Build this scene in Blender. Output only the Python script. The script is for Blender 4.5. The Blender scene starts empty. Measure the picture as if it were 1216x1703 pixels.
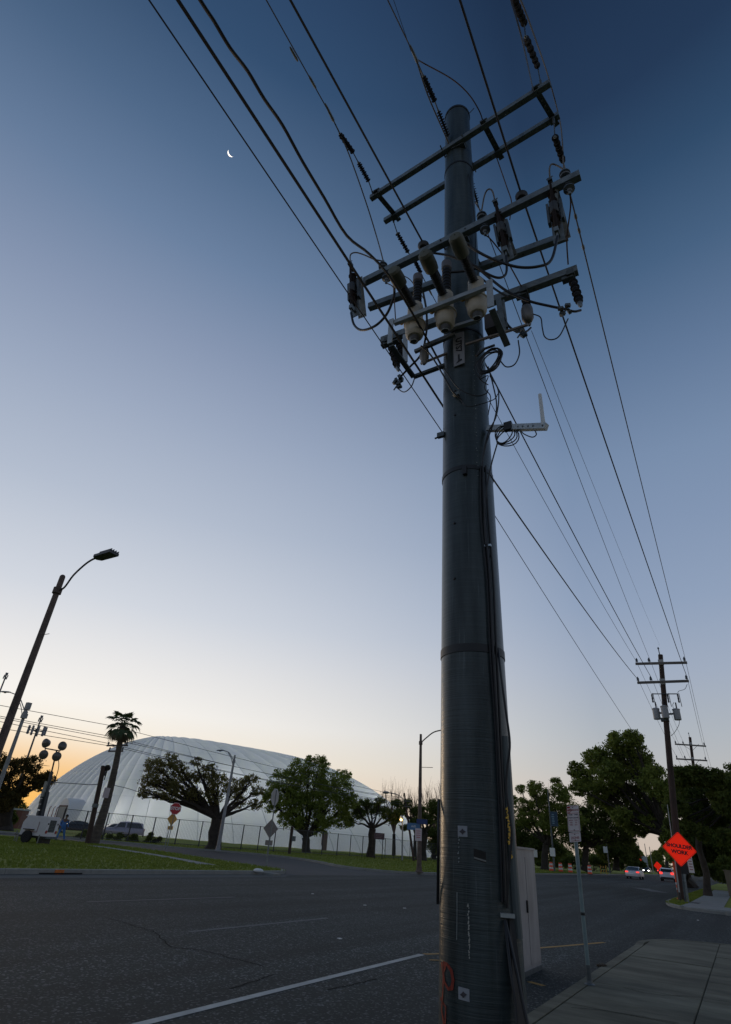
import bpy, math, random
import numpy as np
from mathutils import Matrix, Vector
V = Vector
random.seed(7); rng = np.random.default_rng(7)
C = bpy.context.scene
COL = C.collection

# ------------------------------------------------------------------ camera
EYE = 1.5
FPX, CX, CY = 938.0, 608.0, 851.5
_up = V((129, -1591, 938)).normalized()
_st = V((627, 601.5, 938)); _st = (_st - _st.dot(_up) * _up).normalized()
_rt = _st.cross(_up)
if _rt.x < 0: _rt = -_rt
CM = Matrix((_rt, _st, _up))                      # camera axes -> world (x right of street, y along street, z up)
cam = bpy.data.cameras.new('camera'); cam.sensor_fit = 'VERTICAL'; cam.sensor_height = 36
cam.lens = FPX / 1703 * 36; cam.clip_start = 0.05; cam.clip_end = 20000
co = bpy.data.objects.new('camera', cam); COL.objects.link(co); C.camera = co
_R = Matrix((CM @ V((1, 0, 0)), CM @ V((0, -1, 0)), CM @ V((0, 0, -1)))).transposed().to_4x4()
_R.translation = (0, 0, EYE); co.matrix_world = _R

# ------------------------------------------------------------------ sky, sun, exposure
SUN_AZ = math.radians(-62)                        # measured from the street direction, negative = left
def srgb(r, g, b):
    return tuple(((c / 255 + .055) / 1.055) ** 2.4 if c > 10 else c / 255 / 12.92 for c in (r, g, b)) + (1,)
world = bpy.data.worlds.new('World'); C.world = world; world.use_nodes = True
def build_world():
    nt = world.node_tree; N = nt.nodes; L = nt.links
    bg = N['Background']
    tc = N.new('ShaderNodeTexCoord'); sx = N.new('ShaderNodeSeparateXYZ'); L.new(tc.outputs['Generated'], sx.inputs[0])
    asin = N.new('ShaderNodeMath'); asin.operation = 'ARCSINE'; L.new(sx.outputs[2], asin.inputs[0])
    el = N.new('ShaderNodeMath'); el.operation = 'DIVIDE'; el.inputs[1].default_value = math.pi / 2; el.use_clamp = True
    L.new(asin.outputs[0], el.inputs[0])
    def ramp(stops):
        r = N.new('ShaderNodeValToRGB'); L.new(el.outputs[0], r.inputs[0]); e = r.color_ramp.elements
        r.color_ramp.interpolation = 'EASE' if False else 'LINEAR'
        while len(e) < len(stops): e.new(0.5)
        for q, (deg, c) in zip(e, stops):
            q.position = deg / 90; q.color = srgb(*c)
        return r
    near = ramp([(0, (236, 203, 168)), (3, (244, 220, 190)), (6, (249, 238, 220)), (9, (248, 244, 238)), (13, (233, 232, 232)),
                 (18, (210, 215, 224)), (27, (180, 190, 207)), (36, (156, 169, 192)), (43, (136, 151, 178)), (51, (107, 129, 160)), (58, (82, 107, 139)),
                 (66, (52, 79, 112)), (76, (36, 58, 90)), (90, (30, 48, 78))])
    far = ramp([(0, (205, 188, 172)), (4, (199, 189, 182)), (7, (184, 185, 186)), (10, (174, 181, 189)), (15, (160, 172, 191)),
                (21, (143, 160, 186)), (28, (130, 149, 178)), (34, (120, 141, 171)), (42, (98, 121, 153)), (50, (71, 98, 130)), (57, (49, 76, 107)), (63, (37, 58, 87)),
                (75, (27, 45, 71)), (90, (26, 43, 70))])
    # azimuth towards the glow
    cmb = N.new('ShaderNodeCombineXYZ'); L.new(sx.outputs[0], cmb.inputs[0]); L.new(sx.outputs[1], cmb.inputs[1])
    nrm = N.new('ShaderNodeVectorMath'); nrm.operation = 'NORMALIZE'; L.new(cmb.outputs[0], nrm.inputs[0])
    dot = N.new('ShaderNodeVectorMath'); dot.operation = 'DOT_PRODUCT'; L.new(nrm.outputs[0], dot.inputs[0])
    dot.inputs[1].default_value = (math.sin(SUN_AZ + .03), math.cos(SUN_AZ + .03), 0)
    mr = N.new('ShaderNodeMapRange'); L.new(dot.outputs['Value'], mr.inputs[0])
    mr.inputs[1].default_value = .62; mr.inputs[2].default_value = 1.0; mr.clamp = True
    mx = N.new('ShaderNodeMix'); mx.data_type = 'RGBA'; L.new(mr.outputs[0], mx.inputs[0])
    L.new(far.outputs[0], mx.inputs[6]); L.new(near.outputs[0], mx.inputs[7])
    # the sky opposite the sunset goes on darkening evenly
    mb = N.new('ShaderNodeMapRange'); L.new(dot.outputs['Value'], mb.inputs[0]); mb.inputs[1].default_value = .35; mb.inputs[2].default_value = -.75; mb.inputs[3].default_value = 1.0; mb.inputs[4].default_value = .85
    mk = N.new('ShaderNodeMix'); mk.data_type = 'RGBA'; mk.blend_type = 'MULTIPLY'; mk.inputs[0].default_value = 1; L.new(mx.outputs[2], mk.inputs[6]); L.new(mb.outputs[0], mk.inputs[7]); mx = mk
    # narrow orange band over the spot where the sun went down
    d2 = N.new('ShaderNodeVectorMath'); d2.operation = 'DOT_PRODUCT'; L.new(nrm.outputs[0], d2.inputs[0])
    d2.inputs[1].default_value = (math.sin(SUN_AZ), math.cos(SUN_AZ), 0)
    m2 = N.new('ShaderNodeMapRange'); m2.interpolation_type = 'SMOOTHSTEP'; L.new(d2.outputs['Value'], m2.inputs[0]); m2.inputs[1].default_value = .90; m2.inputs[2].default_value = 1.0
    m3 = N.new('ShaderNodeMapRange'); m3.interpolation_type = 'SMOOTHSTEP'; L.new(el.outputs[0], m3.inputs[0]); m3.inputs[1].default_value = 7.5 / 90; m3.inputs[2].default_value = 1.0 / 90
    m3.inputs[3].default_value = 0; m3.inputs[4].default_value = .95
    mm = N.new('ShaderNodeMath'); mm.operation = 'MULTIPLY'; L.new(m2.outputs[0], mm.inputs[0]); L.new(m3.outputs[0], mm.inputs[1])
    mz = N.new('ShaderNodeMix'); mz.data_type = 'RGBA'; L.new(mm.outputs[0], mz.inputs[0]); L.new(mx.outputs[2], mz.inputs[6]); mz.inputs[7].default_value = srgb(252, 192, 100)
    L.new(mz.outputs[2], bg.inputs[0]); bg.inputs[1].default_value = 1.0
build_world()
sd = bpy.data.lights.new('sun', 'SUN'); sd.energy = 0.5; sd.angle = math.radians(12); sd.color = (1, .72, .45)
so = bpy.data.objects.new('sun', sd); COL.objects.link(so)
_sel = math.radians(2.5)
_sv = V((math.sin(SUN_AZ) * math.cos(_sel), math.cos(SUN_AZ) * math.cos(_sel), math.sin(_sel)))
so.rotation_euler = _sv.to_track_quat('Z', 'Y').to_euler()
C.view_settings.view_transform = 'Standard'; C.view_settings.look = 'None'
C.view_settings.exposure = 0; C.view_settings.gamma = 1; C.view_settings.use_curve_mapping = False
C.render.engine = 'CYCLES'; C.cycles.max_bounces = 6; C.cycles.transparent_max_bounces = 16

# ------------------------------------------------------------------ measuring helpers
O = V((0, 0, EYE))
def ray(px, py): return CM @ V((px - CX, py - CY, FPX))
def atX(px, py, X): d = ray(px, py); return O + d * (X / d.x)
def atY(px, py, Y): d = ray(px, py); return O + d * (Y / d.y)
def atZ(px, py, Z): d = ray(px, py); return O + d * ((Z - EYE) / d.z)
def atD(px, py, D): d = ray(px, py); return O + d * (D / math.hypot(d.x, d.y))
def proj(P):
    q = CM.transposed() @ (V(P) - O); return CX + FPX * q.x / q.z, CY + FPX * q.y / q.z
def mpp(P):                                       # metres per photo pixel at P
    return (CM.transposed() @ (V(P) - O)).z / FPX

# ------------------------------------------------------------------ materials
MATS = {}
def mat(name, col, rough=.6, metal=0, var=.0, scale=6, bump=0, bscale=40, emit=None, estr=0, col2=None, spec=.5, stretch=None, trans=None):
    if name in MATS: return MATS[name]
    m = bpy.data.materials.new(name); m.use_nodes = True; nt = m.node_tree; N = nt.nodes; L = nt.links
    b = N['Principled BSDF']; b.inputs['Base Color'].default_value = (*col, 1); b.inputs['Roughness'].default_value = rough
    b.inputs['Metallic'].default_value = metal; b.inputs['Specular IOR Level'].default_value = spec
    tc = None
    if var or col2 or bump:
        tc = N.new('ShaderNodeTexCoord'); src = tc.outputs['Object']
        if stretch:
            mp = N.new('ShaderNodeMapping'); mp.inputs['Scale'].default_value = stretch; L.new(src, mp.inputs[0]); src = mp.outputs[0]
    if var or col2:
        nz = N.new('ShaderNodeTexNoise'); nz.inputs['Scale'].default_value = scale; nz.inputs['Detail'].default_value = 6; nz.inputs['Roughness'].default_value = .65
        L.new(src, nz.inputs['Vector'])
        r = N.new('ShaderNodeValToRGB'); L.new(nz.outputs[0], r.inputs[0])
        c2 = col2 or tuple(c * (1 - var) for c in col); c1 = col if col2 else tuple(min(1, c * (1 + var)) for c in col)
        r.color_ramp.elements[0].position = .34; r.color_ramp.elements[1].position = .66
        r.color_ramp.elements[0].color = (*c2, 1); r.color_ramp.elements[1].color = (*c1, 1)
        L.new(r.outputs[0], b.inputs['Base Color'])
    if bump:
        nb = N.new('ShaderNodeTexNoise'); nb.inputs['Scale'].default_value = bscale; nb.inputs['Detail'].default_value = 4; L.new(src, nb.inputs['Vector'])
        bp = N.new('ShaderNodeBump'); bp.inputs['Strength'].default_value = bump; bp.inputs['Distance'].default_value = .02
        L.new(nb.outputs[0], bp.inputs['Height']); L.new(bp.outputs[0], b.inputs['Normal'])
    if emit: b.inputs['Emission Color'].default_value = (*emit, 1); b.inputs['Emission Strength'].default_value = estr
    if trans:
        out = N['Material Output']; t = N.new('ShaderNodeBsdfTranslucent'); t.inputs[0].default_value = (*trans, 1)
        ms = N.new('ShaderNodeMixShader'); ms.inputs[0].default_value = .35
        L.new(b.outputs[0], ms.inputs[1]); L.new(t.outputs[0], ms.inputs[2]); L.new(ms.outputs[0], out.inputs[0])
    MATS[name] = m; return m

galv = mat('galvanised steel', (.20, .22, .22), .5, .55, var=.25, scale=9)
dkgalv = mat('weathered galvanised steel', (.10, .115, .12), .55, .4, var=.3, scale=6)
ltgalv = mat('light galvanised steel', (.42, .45, .46), .5, .4, var=.15, scale=8)
rubber = mat('black polymer insulation', (.012, .012, .013), .5)
wire_m = mat('weathered wire', (.02, .02, .022), .6)
bare = mat('bare aluminium wire', (.15, .135, .12), .75, .0, spec=.2)
grayp = mat('grey polymer', (.085, .09, .095), .5)
shed_m = mat('insulator polymer', (.030, .030, .034), .85, spec=.15)
cream = mat('cream epoxy housing', (.52, .46, .36), .5, var=.08, scale=5)
bush_m = mat('ribbed bushing rubber', (.045, .042, .038), .6)
cap_m = mat('olive bushing cap', (.12, .12, .085), .6, var=.15, scale=8)
yellow = mat('yellow ring', (.6, .33, .03), .5)
porc = mat('glazed blue-grey porcelain', (.10, .115, .135), .3)
brown = mat('brown fuse tube', (.022, .014, .011), .8, spec=.2)
copper = mat('copper lead', (.10, .06, .04), .7, .0, spec=.2)
white_p = mat('white paint', (.72, .72, .70), .5, var=.06, scale=3)
black_p = mat('black print', (.01, .01, .012), .5)
alu = mat('sign aluminium back', (.40, .39, .37), .5, .2, var=.1, scale=4)
rust = mat('rusted steel pole', (.13, .095, .075), .7, .2, var=.35, scale=3, bump=.2, bscale=30)
graypole = mat('grey steel pole', (.26, .265, .27), .55, .3, var=.18, scale=3)
wood = mat('creosoted timber', (.055, .034, .026), .85, var=.4, scale=3, bump=.5, bscale=18, stretch=(6, 6, .4))
wood2 = mat('grey timber crossarm', (.15, .135, .12), .85, var=.3, scale=5, bump=.4, bscale=20)
bark = mat('oak bark', (.055, .043, .034), .95, var=.4, scale=2.2, bump=.8, bscale=8)
glass = mat('dark car glass', (.015, .018, .02), .08, 0, spec=.7)
tyre = mat('tyre rubber', (.015, .015, .015), .85)
chrome = mat('wheel alloy', (.35, .36, .37), .35, .8)
lens_red = mat('lit tail lamp', (.6, .02, .02), .3, emit=(1, .05, .04), estr=1.6)

# ------------------------------------------------------------------ mesh builder
ROOT = {}
class MB:
    def __init__(s): s.v = []; s.f = []; s.m = []; s.cur = 0
    def add(s, vs, fs):
        n = len(s.v); s.v += [tuple(p) for p in vs]; s.f += [tuple(i + n for i in f) for f in fs]; s.m += [s.cur] * len(fs); return s
    def box(s, c, d, R=None):
        c = V(c); h = V(d) / 2
        vs = []
        for x in (-1, 1):
            for y in (-1, 1):
                for z in (-1, 1):
                    p = V((x * h.x, y * h.y, z * h.z))
                    vs.append(c + (R @ p if R else p))
        return s.add(vs, [(0, 1, 3, 2), (4, 6, 7, 5), (0, 4, 5, 1), (2, 3, 7, 6), (0, 2, 6, 4), (1, 5, 7, 3)])
    def beam(s, p, q, w, h, up=(0, 0, 1)):
        p = V(p); q = V(q); d = (q - p).normalized(); u = V(up)
        if abs(d.dot(u)) > .98: u = V((0, 1, 0))
        sd = d.cross(u).normalized(); u = sd.cross(d)
        vs = [e + sd * (a * w / 2) + u * (b * h / 2) for e in (p, q) for a, b in ((-1, -1), (1, -1), (1, 1), (-1, 1))]
        return s.add(vs, [(3, 2, 1, 0), (4, 5, 6, 7), (0, 1, 5, 4), (1, 2, 6, 5), (2, 3, 7, 6), (3, 0, 4, 7)])
    def tube(s, pts, r, n=8, cap=True):
        pts = [V(p) for p in pts]; m = len(pts)
        rs = r if isinstance(r, (list, tuple)) else [r] * m
        t0 = (pts[1] - pts[0]).normalized(); u = t0.orthogonal().normalized(); vs = []
        for i, p in enumerate(pts):
            t = (pts[min(i + 1, m - 1)] - pts[max(i - 1, 0)])
            t = t.normalized() if t.length > 1e-9 else t0
            u = (u - u.dot(t) * t)
            u = u.normalized() if u.length > 1e-6 else t.orthogonal().normalized()
            w = t.cross(u)
            for k in range(n):
                a = 2 * math.pi * k / n; vs.append(p + (u * math.cos(a) + w * math.sin(a)) * rs[i])
        fs = [(i * n + k, i * n + (k + 1) % n, (i + 1) * n + (k + 1) % n, (i + 1) * n + k) for i in range(m - 1) for k in range(n)]
        if cap: fs += [tuple(range(n - 1, -1, -1)), tuple((m - 1) * n + k for k in range(n))]
        return s.add(vs, fs)
    def lathe(s, p, axis, prof, n=12):
        p = V(p); t = V(axis).normalized(); u = t.orthogonal().normalized(); w = t.cross(u); vs = []
        for r, h in prof:
            for k in range(n):
                a = 2 * math.pi * k / n; vs.append(p + t * h + (u * math.cos(a) + w * math.sin(a)) * max(r, 1e-4))
        m = len(prof)
        fs = [(i * n + k, i * n + (k + 1) % n, (i + 1) * n + (k + 1) % n, (i + 1) * n + k) for i in range(m - 1) for k in range(n)]
        fs += [tuple(range(n - 1, -1, -1)), tuple((m - 1) * n + k for k in range(n))]
        return s.add(vs, fs)
    def prism(s, poly, z0, z1):
        n = len(poly); vs = [(x, y, z0) for x, y in poly] + [(x, y, z1) for x, y in poly]
        fs = [tuple(range(n - 1, -1, -1)), tuple(range(n, 2 * n))] + [(i, (i + 1) % n, n + (i + 1) % n, n + i) for i in range(n)]
        return s.add(vs, fs)
    def extr(s, poly, n):                          # poly: 3D points, thickened along n
        n = V(n); k = len(poly); a = [V(p) for p in poly]; b = [p + n for p in a]
        return s.add(a + b, [tuple(range(k - 1, -1, -1)), tuple(range(k, 2 * k))] + [(i, (i + 1) % k, k + (i + 1) % k, k + i) for i in range(k)])
    def ball(s, c, r, n=10, m=6, sc=(1, 1, 1)):
        c = V(c); vs = []; fs = []
        for i in range(m + 1):
            th = math.pi * i / m
            for k in range(n):
                a = 2 * math.pi * k / n
                vs.append(c + V((r * sc[0] * math.sin(th) * math.cos(a), r * sc[1] * math.sin(th) * math.sin(a), r * sc[2] * math.cos(th))))
        for i in range(m):
            for k in range(n): fs.append((i * n + k, (i + 1) * n + k, (i + 1) * n + (k + 1) % n, i * n + (k + 1) % n))
        return s.add(vs, fs)
    def done(s, name, m, parent=None, smooth=35, **kw):
        ms = m if isinstance(m, (list, tuple)) else [m]
        me = bpy.data.meshes.new(name)
        org = root_loc(parent)
        me.from_pydata([(x - org.x, y - org.y, z - org.z) for x, y, z in s.v], [], s.f)
        for q in ms: me.materials.append(q)
        if len(ms) > 1: me.polygons.foreach_set('material_index', s.m)
        if smooth:
            me.polygons.foreach_set('use_smooth', [True] * len(me.polygons)); me.set_sharp_from_angle(angle=math.radians(smooth))
        me.update()
        o = bpy.data.objects.new(name, me); COL.objects.link(o)
        if parent: o.parent = parent
        for k, v in kw.items(): o[k] = v
        return o
def root_loc(o):
    p = V((0, 0, 0))
    while o is not None: p += o.location; o = o.parent
    return p
def thing(name, loc, label, cat, group=None):
    o = bpy.data.objects.new(name, None); COL.objects.link(o); o.location = V(loc); o.empty_display_size = .2
    o['label'] = label; o['category'] = cat
    if group: o['group'] = group
    return o
def dup(o, loc, label=None, rz=None, group=None):
    r = o.copy(); COL.objects.link(r); r.location = V(loc)
    if label: r['label'] = label
    if group: r['group'] = group
    if rz is not None: r.rotation_euler.z = rz
    for ch in o.children:
        c = ch.copy(); COL.objects.link(c); c.parent = r
        for g in ch.children:
            d = g.copy(); COL.objects.link(d); d.parent = c
    return r
def text(name, s, size, m, parent, org, xd, yd, depth=.002, bold=0):
    cu = bpy.data.curves.new(name, 'FONT'); cu.body = s; cu.size = size; cu.align_x = 'CENTER'; cu.align_y = 'CENTER'; cu.extrude = depth / 2; cu.offset = bold
    tmp = bpy.data.objects.new(name, cu); COL.objects.link(tmp)
    me = bpy.data.meshes.new_from_object(tmp.evaluated_get(bpy.context.evaluated_depsgraph_get()))
    bpy.data.objects.remove(tmp); me.materials.clear(); me.materials.append(m)
    xd = V(xd).normalized(); yd = V(yd).normalized(); zd = xd.cross(yd); ol = V(org) - root_loc(parent)
    M4 = Matrix((xd, yd, zd)).transposed().to_4x4(); M4.translation = ol; me.transform(M4)
    o = bpy.data.objects.new(name, me); COL.objects.link(o); o.parent = parent; return o
def spline(pts, k=6):
    pts = [V(p) for p in pts]
    if len(pts) < 3: return pts
    P = [pts[0] * 2 - pts[1]] + pts + [pts[-1] * 2 - pts[-2]]; out = []
    for i in range(1, len(P) - 2):
        for j in range(k):
            t = j / k; a, b, c, d = P[i - 1], P[i], P[i + 1], P[i + 2]
            out.append(.5 * ((2 * b) + (c - a) * t + (2 * a - 5 * b + 4 * c - d) * t * t + (3 * b - a - 3 * c + d) * t ** 3))
    return out + [pts[-1]]

# ------------------------------------------------------------------ ground, roads, lawns, pavements
def ground_mat(name, base, dark, light, s1, s2, rough=.9, speck=0, bump=.3, bs=60, dist=.01, spec=.3):
    m = bpy.data.materials.new(name); m.use_nodes = True; nt = m.node_tree; N = nt.nodes; L = nt.links; b = N['Principled BSDF']
    b.inputs['Roughness'].default_value = rough; b.inputs['Specular IOR Level'].default_value = spec
    g = N.new('ShaderNodeNewGeometry')
    def noise(sc, det=5, rough=.6):
        n = N.new('ShaderNodeTexNoise'); n.inputs['Scale'].default_value = sc; n.inputs['Detail'].default_value = det; n.inputs['Roughness'].default_value = rough
        L.new(g.outputs['Position'], n.inputs['Vector']); return n
    def ramp(n, a, ca, c, cc):
        r = N.new('ShaderNodeValToRGB'); L.new(n.outputs[0], r.inputs[0]); e = r.color_ramp.elements
        e[0].position = a; e[0].color = (*ca, 1); e[1].position = c; e[1].color = (*cc, 1); return r
    a = ramp(noise(s1), .35, dark, .65, base); c = ramp(noise(s2, 3), .4, base, .7, light)
    mx = N.new('ShaderNodeMix'); mx.data_type = 'RGBA'; mx.inputs[0].default_value = .5; L.new(a.outputs[0], mx.inputs[6]); L.new(c.outputs[0], mx.inputs[7])
    out = mx.outputs[2]
    if speck:
        vo = N.new('ShaderNodeTexVoronoi'); vo.inputs['Scale'].default_value = 42; L.new(g.outputs['Position'], vo.inputs['Vector'])
        sepc = N.new('ShaderNodeSeparateColor'); L.new(vo.outputs['Color'], sepc.inputs[0])
        sr = N.new('ShaderNodeValToRGB'); L.new(sepc.outputs[0], sr.inputs[0])
        sr.color_ramp.elements[0].position = .80; sr.color_ramp.elements[0].color = (0, 0, 0, 1)
        sr.color_ramp.elements[1].position = 1; sr.color_ramp.elements[1].color = (speck, speck, speck, 1)
        ad = N.new('ShaderNodeMix'); ad.data_type = 'RGBA'; ad.blend_type = 'ADD'; ad.inputs[0].default_value = 1
        L.new(out, ad.inputs[6]); L.new(sr.outputs[0], ad.inputs[7]); out = ad.outputs[2]
    L.new(out, b.inputs['Base Color'])
    nb = noise(bs, 3); bp = N.new('ShaderNodeBump'); bp.inputs['Strength'].default_value = bump; bp.inputs['Distance'].default_value = dist
    L.new(nb.outputs[0], bp.inputs['Height']); L.new(bp.outputs[0], b.inputs['Normal']); return m
asphalt = ground_mat('aged asphalt', (.019, .0255, .0225), (.011, .016, .0145), (.029, .036, .032), .45, 2.2, .85, speck=.16, bump=.7, bs=90, spec=.28)
def lane_wear():
    nt = asphalt.node_tree; N = nt.nodes; L = nt.links; b = N['Principled BSDF']; src = b.inputs['Base Color'].links[0].from_socket
    g = [n for n in N if n.type == 'NEW_GEOMETRY'][0]
    mp = N.new('ShaderNodeMapping'); mp.inputs['Scale'].default_value = (1.1, .05, 1); L.new(g.outputs['Position'], mp.inputs[0])
    n1 = N.new('ShaderNodeTexNoise'); n1.inputs['Scale'].default_value = 1; n1.inputs['Detail'].default_value = 5; L.new(mp.outputs[0], n1.inputs['Vector'])   # tyre-polished lanes and drips
    r = N.new('ShaderNodeValToRGB'); L.new(n1.outputs[0], r.inputs[0]); e = r.color_ramp.elements; e[0].position = .38; e[0].color = (.62, .62, .62, 1); e[1].position = .62; e[1].color = (1.25, 1.25, 1.25, 1)
    vo = N.new('ShaderNodeTexVoronoi'); vo.inputs['Scale'].default_value = .16; L.new(g.outputs['Position'], vo.inputs['Vector'])                              # cut-out repair patches
    sp = N.new('ShaderNodeSeparateColor'); L.new(vo.outputs['Color'], sp.inputs[0]); r2 = N.new('ShaderNodeMapRange'); L.new(sp.outputs[0], r2.inputs[0]); r2.inputs[3].default_value = .84; r2.inputs[4].default_value = 1.12
    m1 = N.new('ShaderNodeMix'); m1.data_type = 'RGBA'; m1.blend_type = 'MULTIPLY'; m1.inputs[0].default_value = 1; L.new(src, m1.inputs[6]); L.new(r.outputs[0], m1.inputs[7])
    m2 = N.new('ShaderNodeMix'); m2.data_type = 'RGBA'; m2.blend_type = 'MULTIPLY'; m2.inputs[0].default_value = 1; L.new(m1.outputs[2], m2.inputs[6]); L.new(r2.outputs[0], m2.inputs[7]); L.new(m2.outputs[2], b.inputs['Base Color'])
lane_wear()
asphalt2 = ground_mat('paler side street asphalt', (.062, .062, .062), (.045, .046, .047), (.075, .075, .075), .3, 2, .85, speck=.04)
concrete = ground_mat('pavement concrete', (.16, .150, .110), (.098, .093, .068), (.20, .188, .14), .7, 4, .9, bump=.3, bs=120, dist=.005)
concrete_k = ground_mat('kerb concrete', (.27, .27, .25), (.18, .18, .165), (.33, .33, .30), 1.2, 7, .9, bump=.3)
grass_m = ground_mat('lawn soil', (.25, .27, .055), (.16, .185, .04), (.31, .31, .075), .5, 8, .95, bump=.8, bs=30, dist=.05, spec=.1)
soil_m = ground_mat('dark soil', (.04, .04, .022), (.028, .026, .016), (.05, .055, .02), .4, 3, .95, spec=.1)
paint_w = ground_mat('worn white road paint', (.52, .51, .47), (.20, .20, .185), (.60, .59, .55), 3, 14, .7, spec=.3)
paint_f = ground_mat('faded white road paint', (.14, .14, .14), (.07, .075, .075), (.19, .19, .19), 2, 9, .8, spec=.3)
paint_y = ground_mat('worn yellow road paint', (.42, .22, .035), (.20, .12, .03), (.5, .27, .04), 3, 12, .7, spec=.3)

def sheet(name, poly, z, m, kind='structure', **kw):
    b = MB(); b.add([(x, y, z) for x, y in poly], [tuple(range(len(poly)))]); o = b.done(name, m, smooth=0); o['kind'] = kind
    for k, v in kw.items(): o[k] = v
    return o
def ccw(p):
    a = sum(p[i][0] * p[(i + 1) % len(p)][1] - p[(i + 1) % len(p)][0] * p[i][1] for i in range(len(p)))
    return p if a > 0 else p[::-1]
sheet('ground', [(4000 * math.cos(a * math.pi / 18), 4000 * math.sin(a * math.pi / 18)) for a in range(36)], -.02, soil_m)
sheet('road', ccw([(-18.7, -80), (-2.2, -80), (-2.2, 420), (-18.7, 420)]), 0, asphalt)
sheet('side_street', ccw([(-18.7, 15), (-18.7, 60), (-130, 60), (-130, 15)]), -.004, asphalt2)
sheet('cross_street', ccw([(-2.2, 12), (60, 12), (60, 42), (-2.2, 42)]), -.004, asphalt)

def smooth2(pts, k=6): return [(p.x, p.y) for p in spline([V((x, y, 0)) for x, y in pts], k)]
LAWN_EDGE = [(-18.9, -80), (-18.9, 22.5)] + smooth2([(-18.9, 24.5), (-19.4, 26.6), (-21.3, 28.1), (-25.3, 29.3), (-31.2, 31.6), (-37.3, 33.6), (-42.5, 34.0), (-47, 32.9), (-55, 30.5), (-70, 28)], 4)
VERGE_EDGE = [(-18.9, 420), (-18.9, 46)] + smooth2([(-18.9, 44), (-19.3, 40.5), (-21, 38.9), (-24.1, 39.5), (-28.2, 43), (-32.3, 46), (-37.2, 47.3), (-40.9, 45.8), (-43.4, 43.2), (-48.4, 42.6), (-57, 39.5), (-75, 36)], 4)
sheet('lawn', ccw(LAWN_EDGE + [(-70, -80)]), .12, grass_m)
sheet('verge', ccw(VERGE_EDGE + [(-300, 36), (-300, 420)]), .12, grass_m)

def offset(path, d):
    out = []
    for i, p in enumerate(path):
        a = V((*path[max(i - 1, 0)], 0)); c = V((*path[min(i + 1, len(path) - 1)], 0)); t = (c - a).normalized()
        out.append((p[0] - t.y * d, p[1] + t.x * d))
    return out
def resample(path, step):
    out = [path[0]]; acc = 0
    for a, b in zip(path, path[1:]):
        l = math.hypot(b[0] - a[0], b[1] - a[1]); n = max(1, int(round(l / step)))
        for i in range(1, n + 1): out.append((a[0] + (b[0] - a[0]) * i / n, a[1] + (b[1] - a[1]) * i / n))
    return out
def kerb(name, path, side, label, z=.14, w=.22, seg=3, lim=None, m=None, gutter=0):
    """kerb stones along a path; side=+1: stones lie left of the path direction"""
    t = thing(name, (path[0][0], path[0][1], 0), label, 'kerb')
    i = 0
    while i < len(path) - 1:
        sub = path[i:i + seg + 1]
        if len(sub) < 2: break
        a = sub; b = offset(sub, side * w); bb = MB()
        n = len(sub); vs = []
        for j in range(n):
            jj = (.006 if j == 0 else -.006 if j == n - 1 else 0)
            d = V((sub[min(j + 1, n - 1)][0] - sub[max(j - 1, 0)][0], sub[min(j + 1, n - 1)][1] - sub[max(j - 1, 0)][1], 0)).normalized() * jj
            ax, ay = a[j][0] + d.x, a[j][1] + d.y; bx, by = b[j][0] + d.x, b[j][1] + d.y
            cx, cy = ax + (bx - ax) * .15, ay + (by - ay) * .15
            vs += [(ax, ay, -.1), (ax, ay, z - .03), (cx, cy, z), (bx, by, z), (bx, by, -.1)]
        fs = []
        for j in range(n - 1):
            for k in range(4): fs.append((j * 5 + k, j * 5 + k + 1, (j + 1) * 5 + k + 1, (j + 1) * 5 + k) if side < 0 else (j * 5 + k, (j + 1) * 5 + k, (j + 1) * 5 + k + 1, j * 5 + k + 1))
        fs += [(0, 1, 2, 3, 4), tuple((n - 1) * 5 + k for k in (4, 3, 2, 1, 0))]
        bb.add(vs, fs); bb.done('kerb_stone', m or concrete_k, t, smooth=0)
        i += seg
    return t
kl = [(-18.9, y) for y in np.arange(-30, 22.6, 1.0)] + resample(LAWN_EDGE[2:], 1.0)
kerb('kerb', [(x + .0, y) for x, y in kl], 1, 'long concrete kerb edging the mown lawn on the far side of the road', seg=3)
kv = [(-18.9, y) for y in np.arange(200, 46, -3.0)] + resample(VERGE_EDGE[2:], 1.5)
kerb('kerb', kv, -1, 'concrete kerb round the grass verge beyond the side street', seg=3)
# gutter strip of pale concrete under the left kerb
gutter_m = ground_mat('gutter concrete', (.085, .09, .085), (.055, .06, .056), (.12, .125, .115), 1.2, 7, .9, bump=.3)
sheet('gutter', ccw([(-18.9, -60), (-17.75, -60), (-17.75, 24.3), (-18.3, 25.4), (-18.9, 25.6)]), .004, gutter_m)
# orange survey mark and inlet slots on the kerb face
q = atX(98, 1452, -18.9)
MB().box((-18.89, q.y, .05), (.03, .32, .16)).done('survey_mark', mat('orange marking paint', (.55, .16, .03), .8, var=.3, scale=14), smooth=0, label='orange paint patch on the face of the lawn kerb', category='paint mark')
for xx in (84, 118):
    y0 = atX(xx, 1453, -18.9).y
    b = MB(); b.box((-18.885, y0, .03), (.05, .8, .035)); b.done('drain_inlet', mat('drain void', (.008, .008, .008), .9), smooth=0, label='dark storm drain slot in the lawn kerb %s the orange patch' % ('left of' if xx < 98 else 'right of'), category='drain inlet')

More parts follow.
